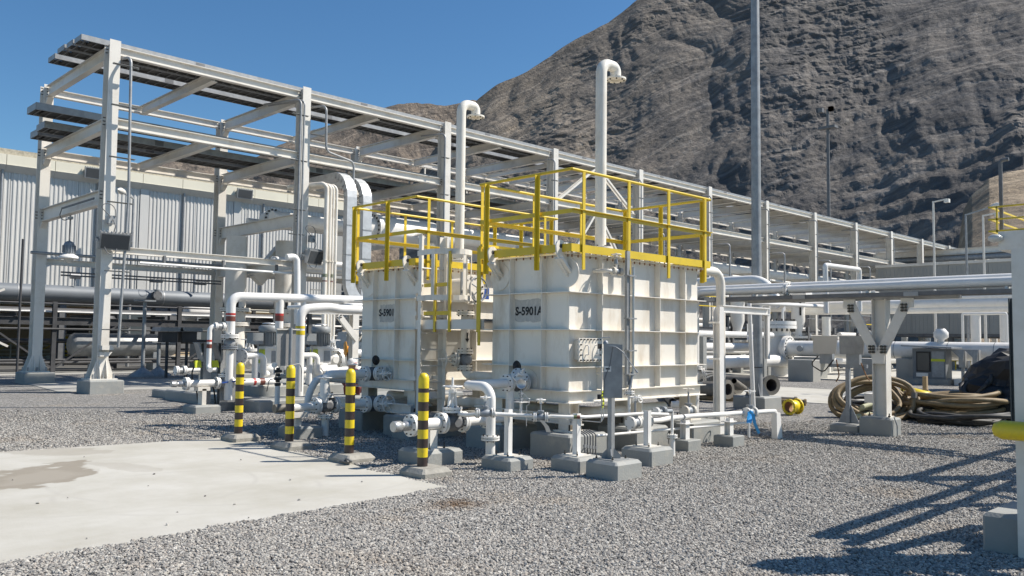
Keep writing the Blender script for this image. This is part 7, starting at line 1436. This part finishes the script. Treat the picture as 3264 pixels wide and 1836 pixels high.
# low pipes behind the tanks
GL = 'low white lines on sleepers in the middle distance'
for i, (x0, x1, y, z, r, lb) in enumerate(((22, 60, 19.2, .75, .28, 'fat low white pipe on sleepers left of the mast'), (18, 60, 21.2, 1.35, .2, 'white pipe at chest height behind the mast'), (18, 34, 18.3, 1.9, .13, 'slim white pipe just above the fat low one'), (13, 24, 22.5, .6, .09, 'thin low line behind the pumps'), (14, 40, 22.9, 1.1, .12, 'white line crossing behind the orange hose reel'))):
    t = thing('low_pipe', lb, 'pipe', (x0, y, z), GL); obj('pipe_run', MB().cyl((x0, y, z), (x1, y, z), r, 14), 'pipewhite', t)
    for k in range(4): xx = x0+1+k*(x1-x0-2)/3; obj('sleeper', MB().box((xx-.12, y-.25, 0), (xx+.12, y+.25, z-r*.9)), 'pedgrey', t)
# ---------------- platform tank far right and the big column ----------------
t = thing('railed_tank', 'pale tank top with yellow handrails at the right edge in front of the mountain', 'tank', (30, 7, 4))
obj('drum', MB().box((30, 2.0, 4.62), (36, 8.25, 5.22)), 'white', t); obj('skirt', MB().box((30.2, 2.0, 0), (35, 7.6, 4.62)), 'white', t); obj('knob', MB().lathe((29.9, 8.3, 5.0), Z_, [(.1, -.12), (.22, -.05), (.22, .05), (.1, .12)], 12), 'lampglass', t)
for z in (5.22, 5.6, 6.0): obj('rail', MB().bar((30.1, 8.55, z+.04), (30.1, 2.0, z+.04), .05, .05), 'yellow', t); obj('rail', MB().bar((30.1, 8.5, z+.04), (36, 8.5, z+.04), .05, .05), 'yellow', t)
for y in (8.3, 7.2, 6.1): obj('post', MB().bar((30.1, y, 5.2), (30.1, y, 6.05), .05, .05), 'yellow', t)
obj('vent_mast', MB().tube([(30.4, 8.25, 5.2), (30.4, 8.25, 7.6), (30.4, 8.0, 7.6)], .06, 8, .1), 'galvdark', t); obj('vent_mast', MB().cyl((30.4, 7.4, 5.2), (30.4, 7.4, 7.7), .07, 8), 'galvdark', t)
t = thing('distant_rack', 'distant steel pipe rack at the foot of the mountain on the right', 'pipe rack', (75, 26, 0))
for z in (6.2, 7.2, 8.2): obj('beam', MB().ibeam((75, 30, z), (75, 6, z), .3, .4), 'galvdark', t); obj('pipe', MB().cyl((74.6, 30, z+.5), (74.6, 6, z+.5), .25, 10), 'steelgrey', t)
for y in (28, 22.5, 17.5, 12.5): obj('column', MB().box((74.8, y-.2, 0), (75.2, y+.2, 9.2)), 'white', t)
obj('beam', MB().ibeam((74.5, 30, 9.2), (74.5, 6, 9.2), .4, .5), 'white', t)
t = thing('braced_gantry', 'big pale gantry column with a yellow crash cushion at the right edge of the picture', 'gantry', (7.4, 1.75, 0))
obj('column', MB().box((7.20, 1.55, -.05), (7.46, 1.895, 2.33)), 'white', t); obj('pedestal', MB().chamf(7.28, 1.25, 8.0, 2.16, -.05, .31), 'pedgrey', t)
obj('crash_cushion', MB().lathe((7.02, 2.0, .975), (-.1, -1, 0), [(.01, 0), (.05, .02), (.07, .07), (.07, .6)], 18), 'byellow', t)
obj('rear_column', MB().ibeam((17.3, 4.5, 0), (17.3, 4.5, 2.45), .16, .2, (0, 1, 0)), 'shadegreen', t)  # column standing in shade, the shade put into its dark colour
for x in (13.3, 18.3, 24): obj('column', MB().box((x-.13, 1.55, 0), (x+.13, 1.85, 4.3)), 'white', t)
for (a, b, w) in (((13.3, 1.7, 4.0), (24, 1.7, 4.0), .13), ((8.75, 1.7, 2.78), (24, 1.7, 2.78), .11), ((8.3, 1.7, 2.26), (18, 1.7, 2.26), .10), ((13.3, 1.7, 3.95), (11.1, 1.7, 1.62), .1), ((8.75, 1.7, 2.72), (8.75, 1.7, 2.3), .12), ((7.5, 1.7, 1.95), (9.2, 1.7, 1.35), .12), ((10.7, 1.7, 0), (10.7, 1.7, 2.9), .14), ((7.66, 1.74, 2.3), (7.66, -2, 2.3), .2), ((8.2, 1.6, 2.3), (8.2, -2, 2.3), .16), ((9.3, 1.2, 2.3), (9.3, -2, 2.3), .3), ((10.8, 1.4, 2.3), (10.8, -2, 2.3), .2), ((12.2, 1.6, 2.3), (12.2, -2, 2.3), .25)): obj('beam', MB().bar(a, b, w, w), 'white', t)
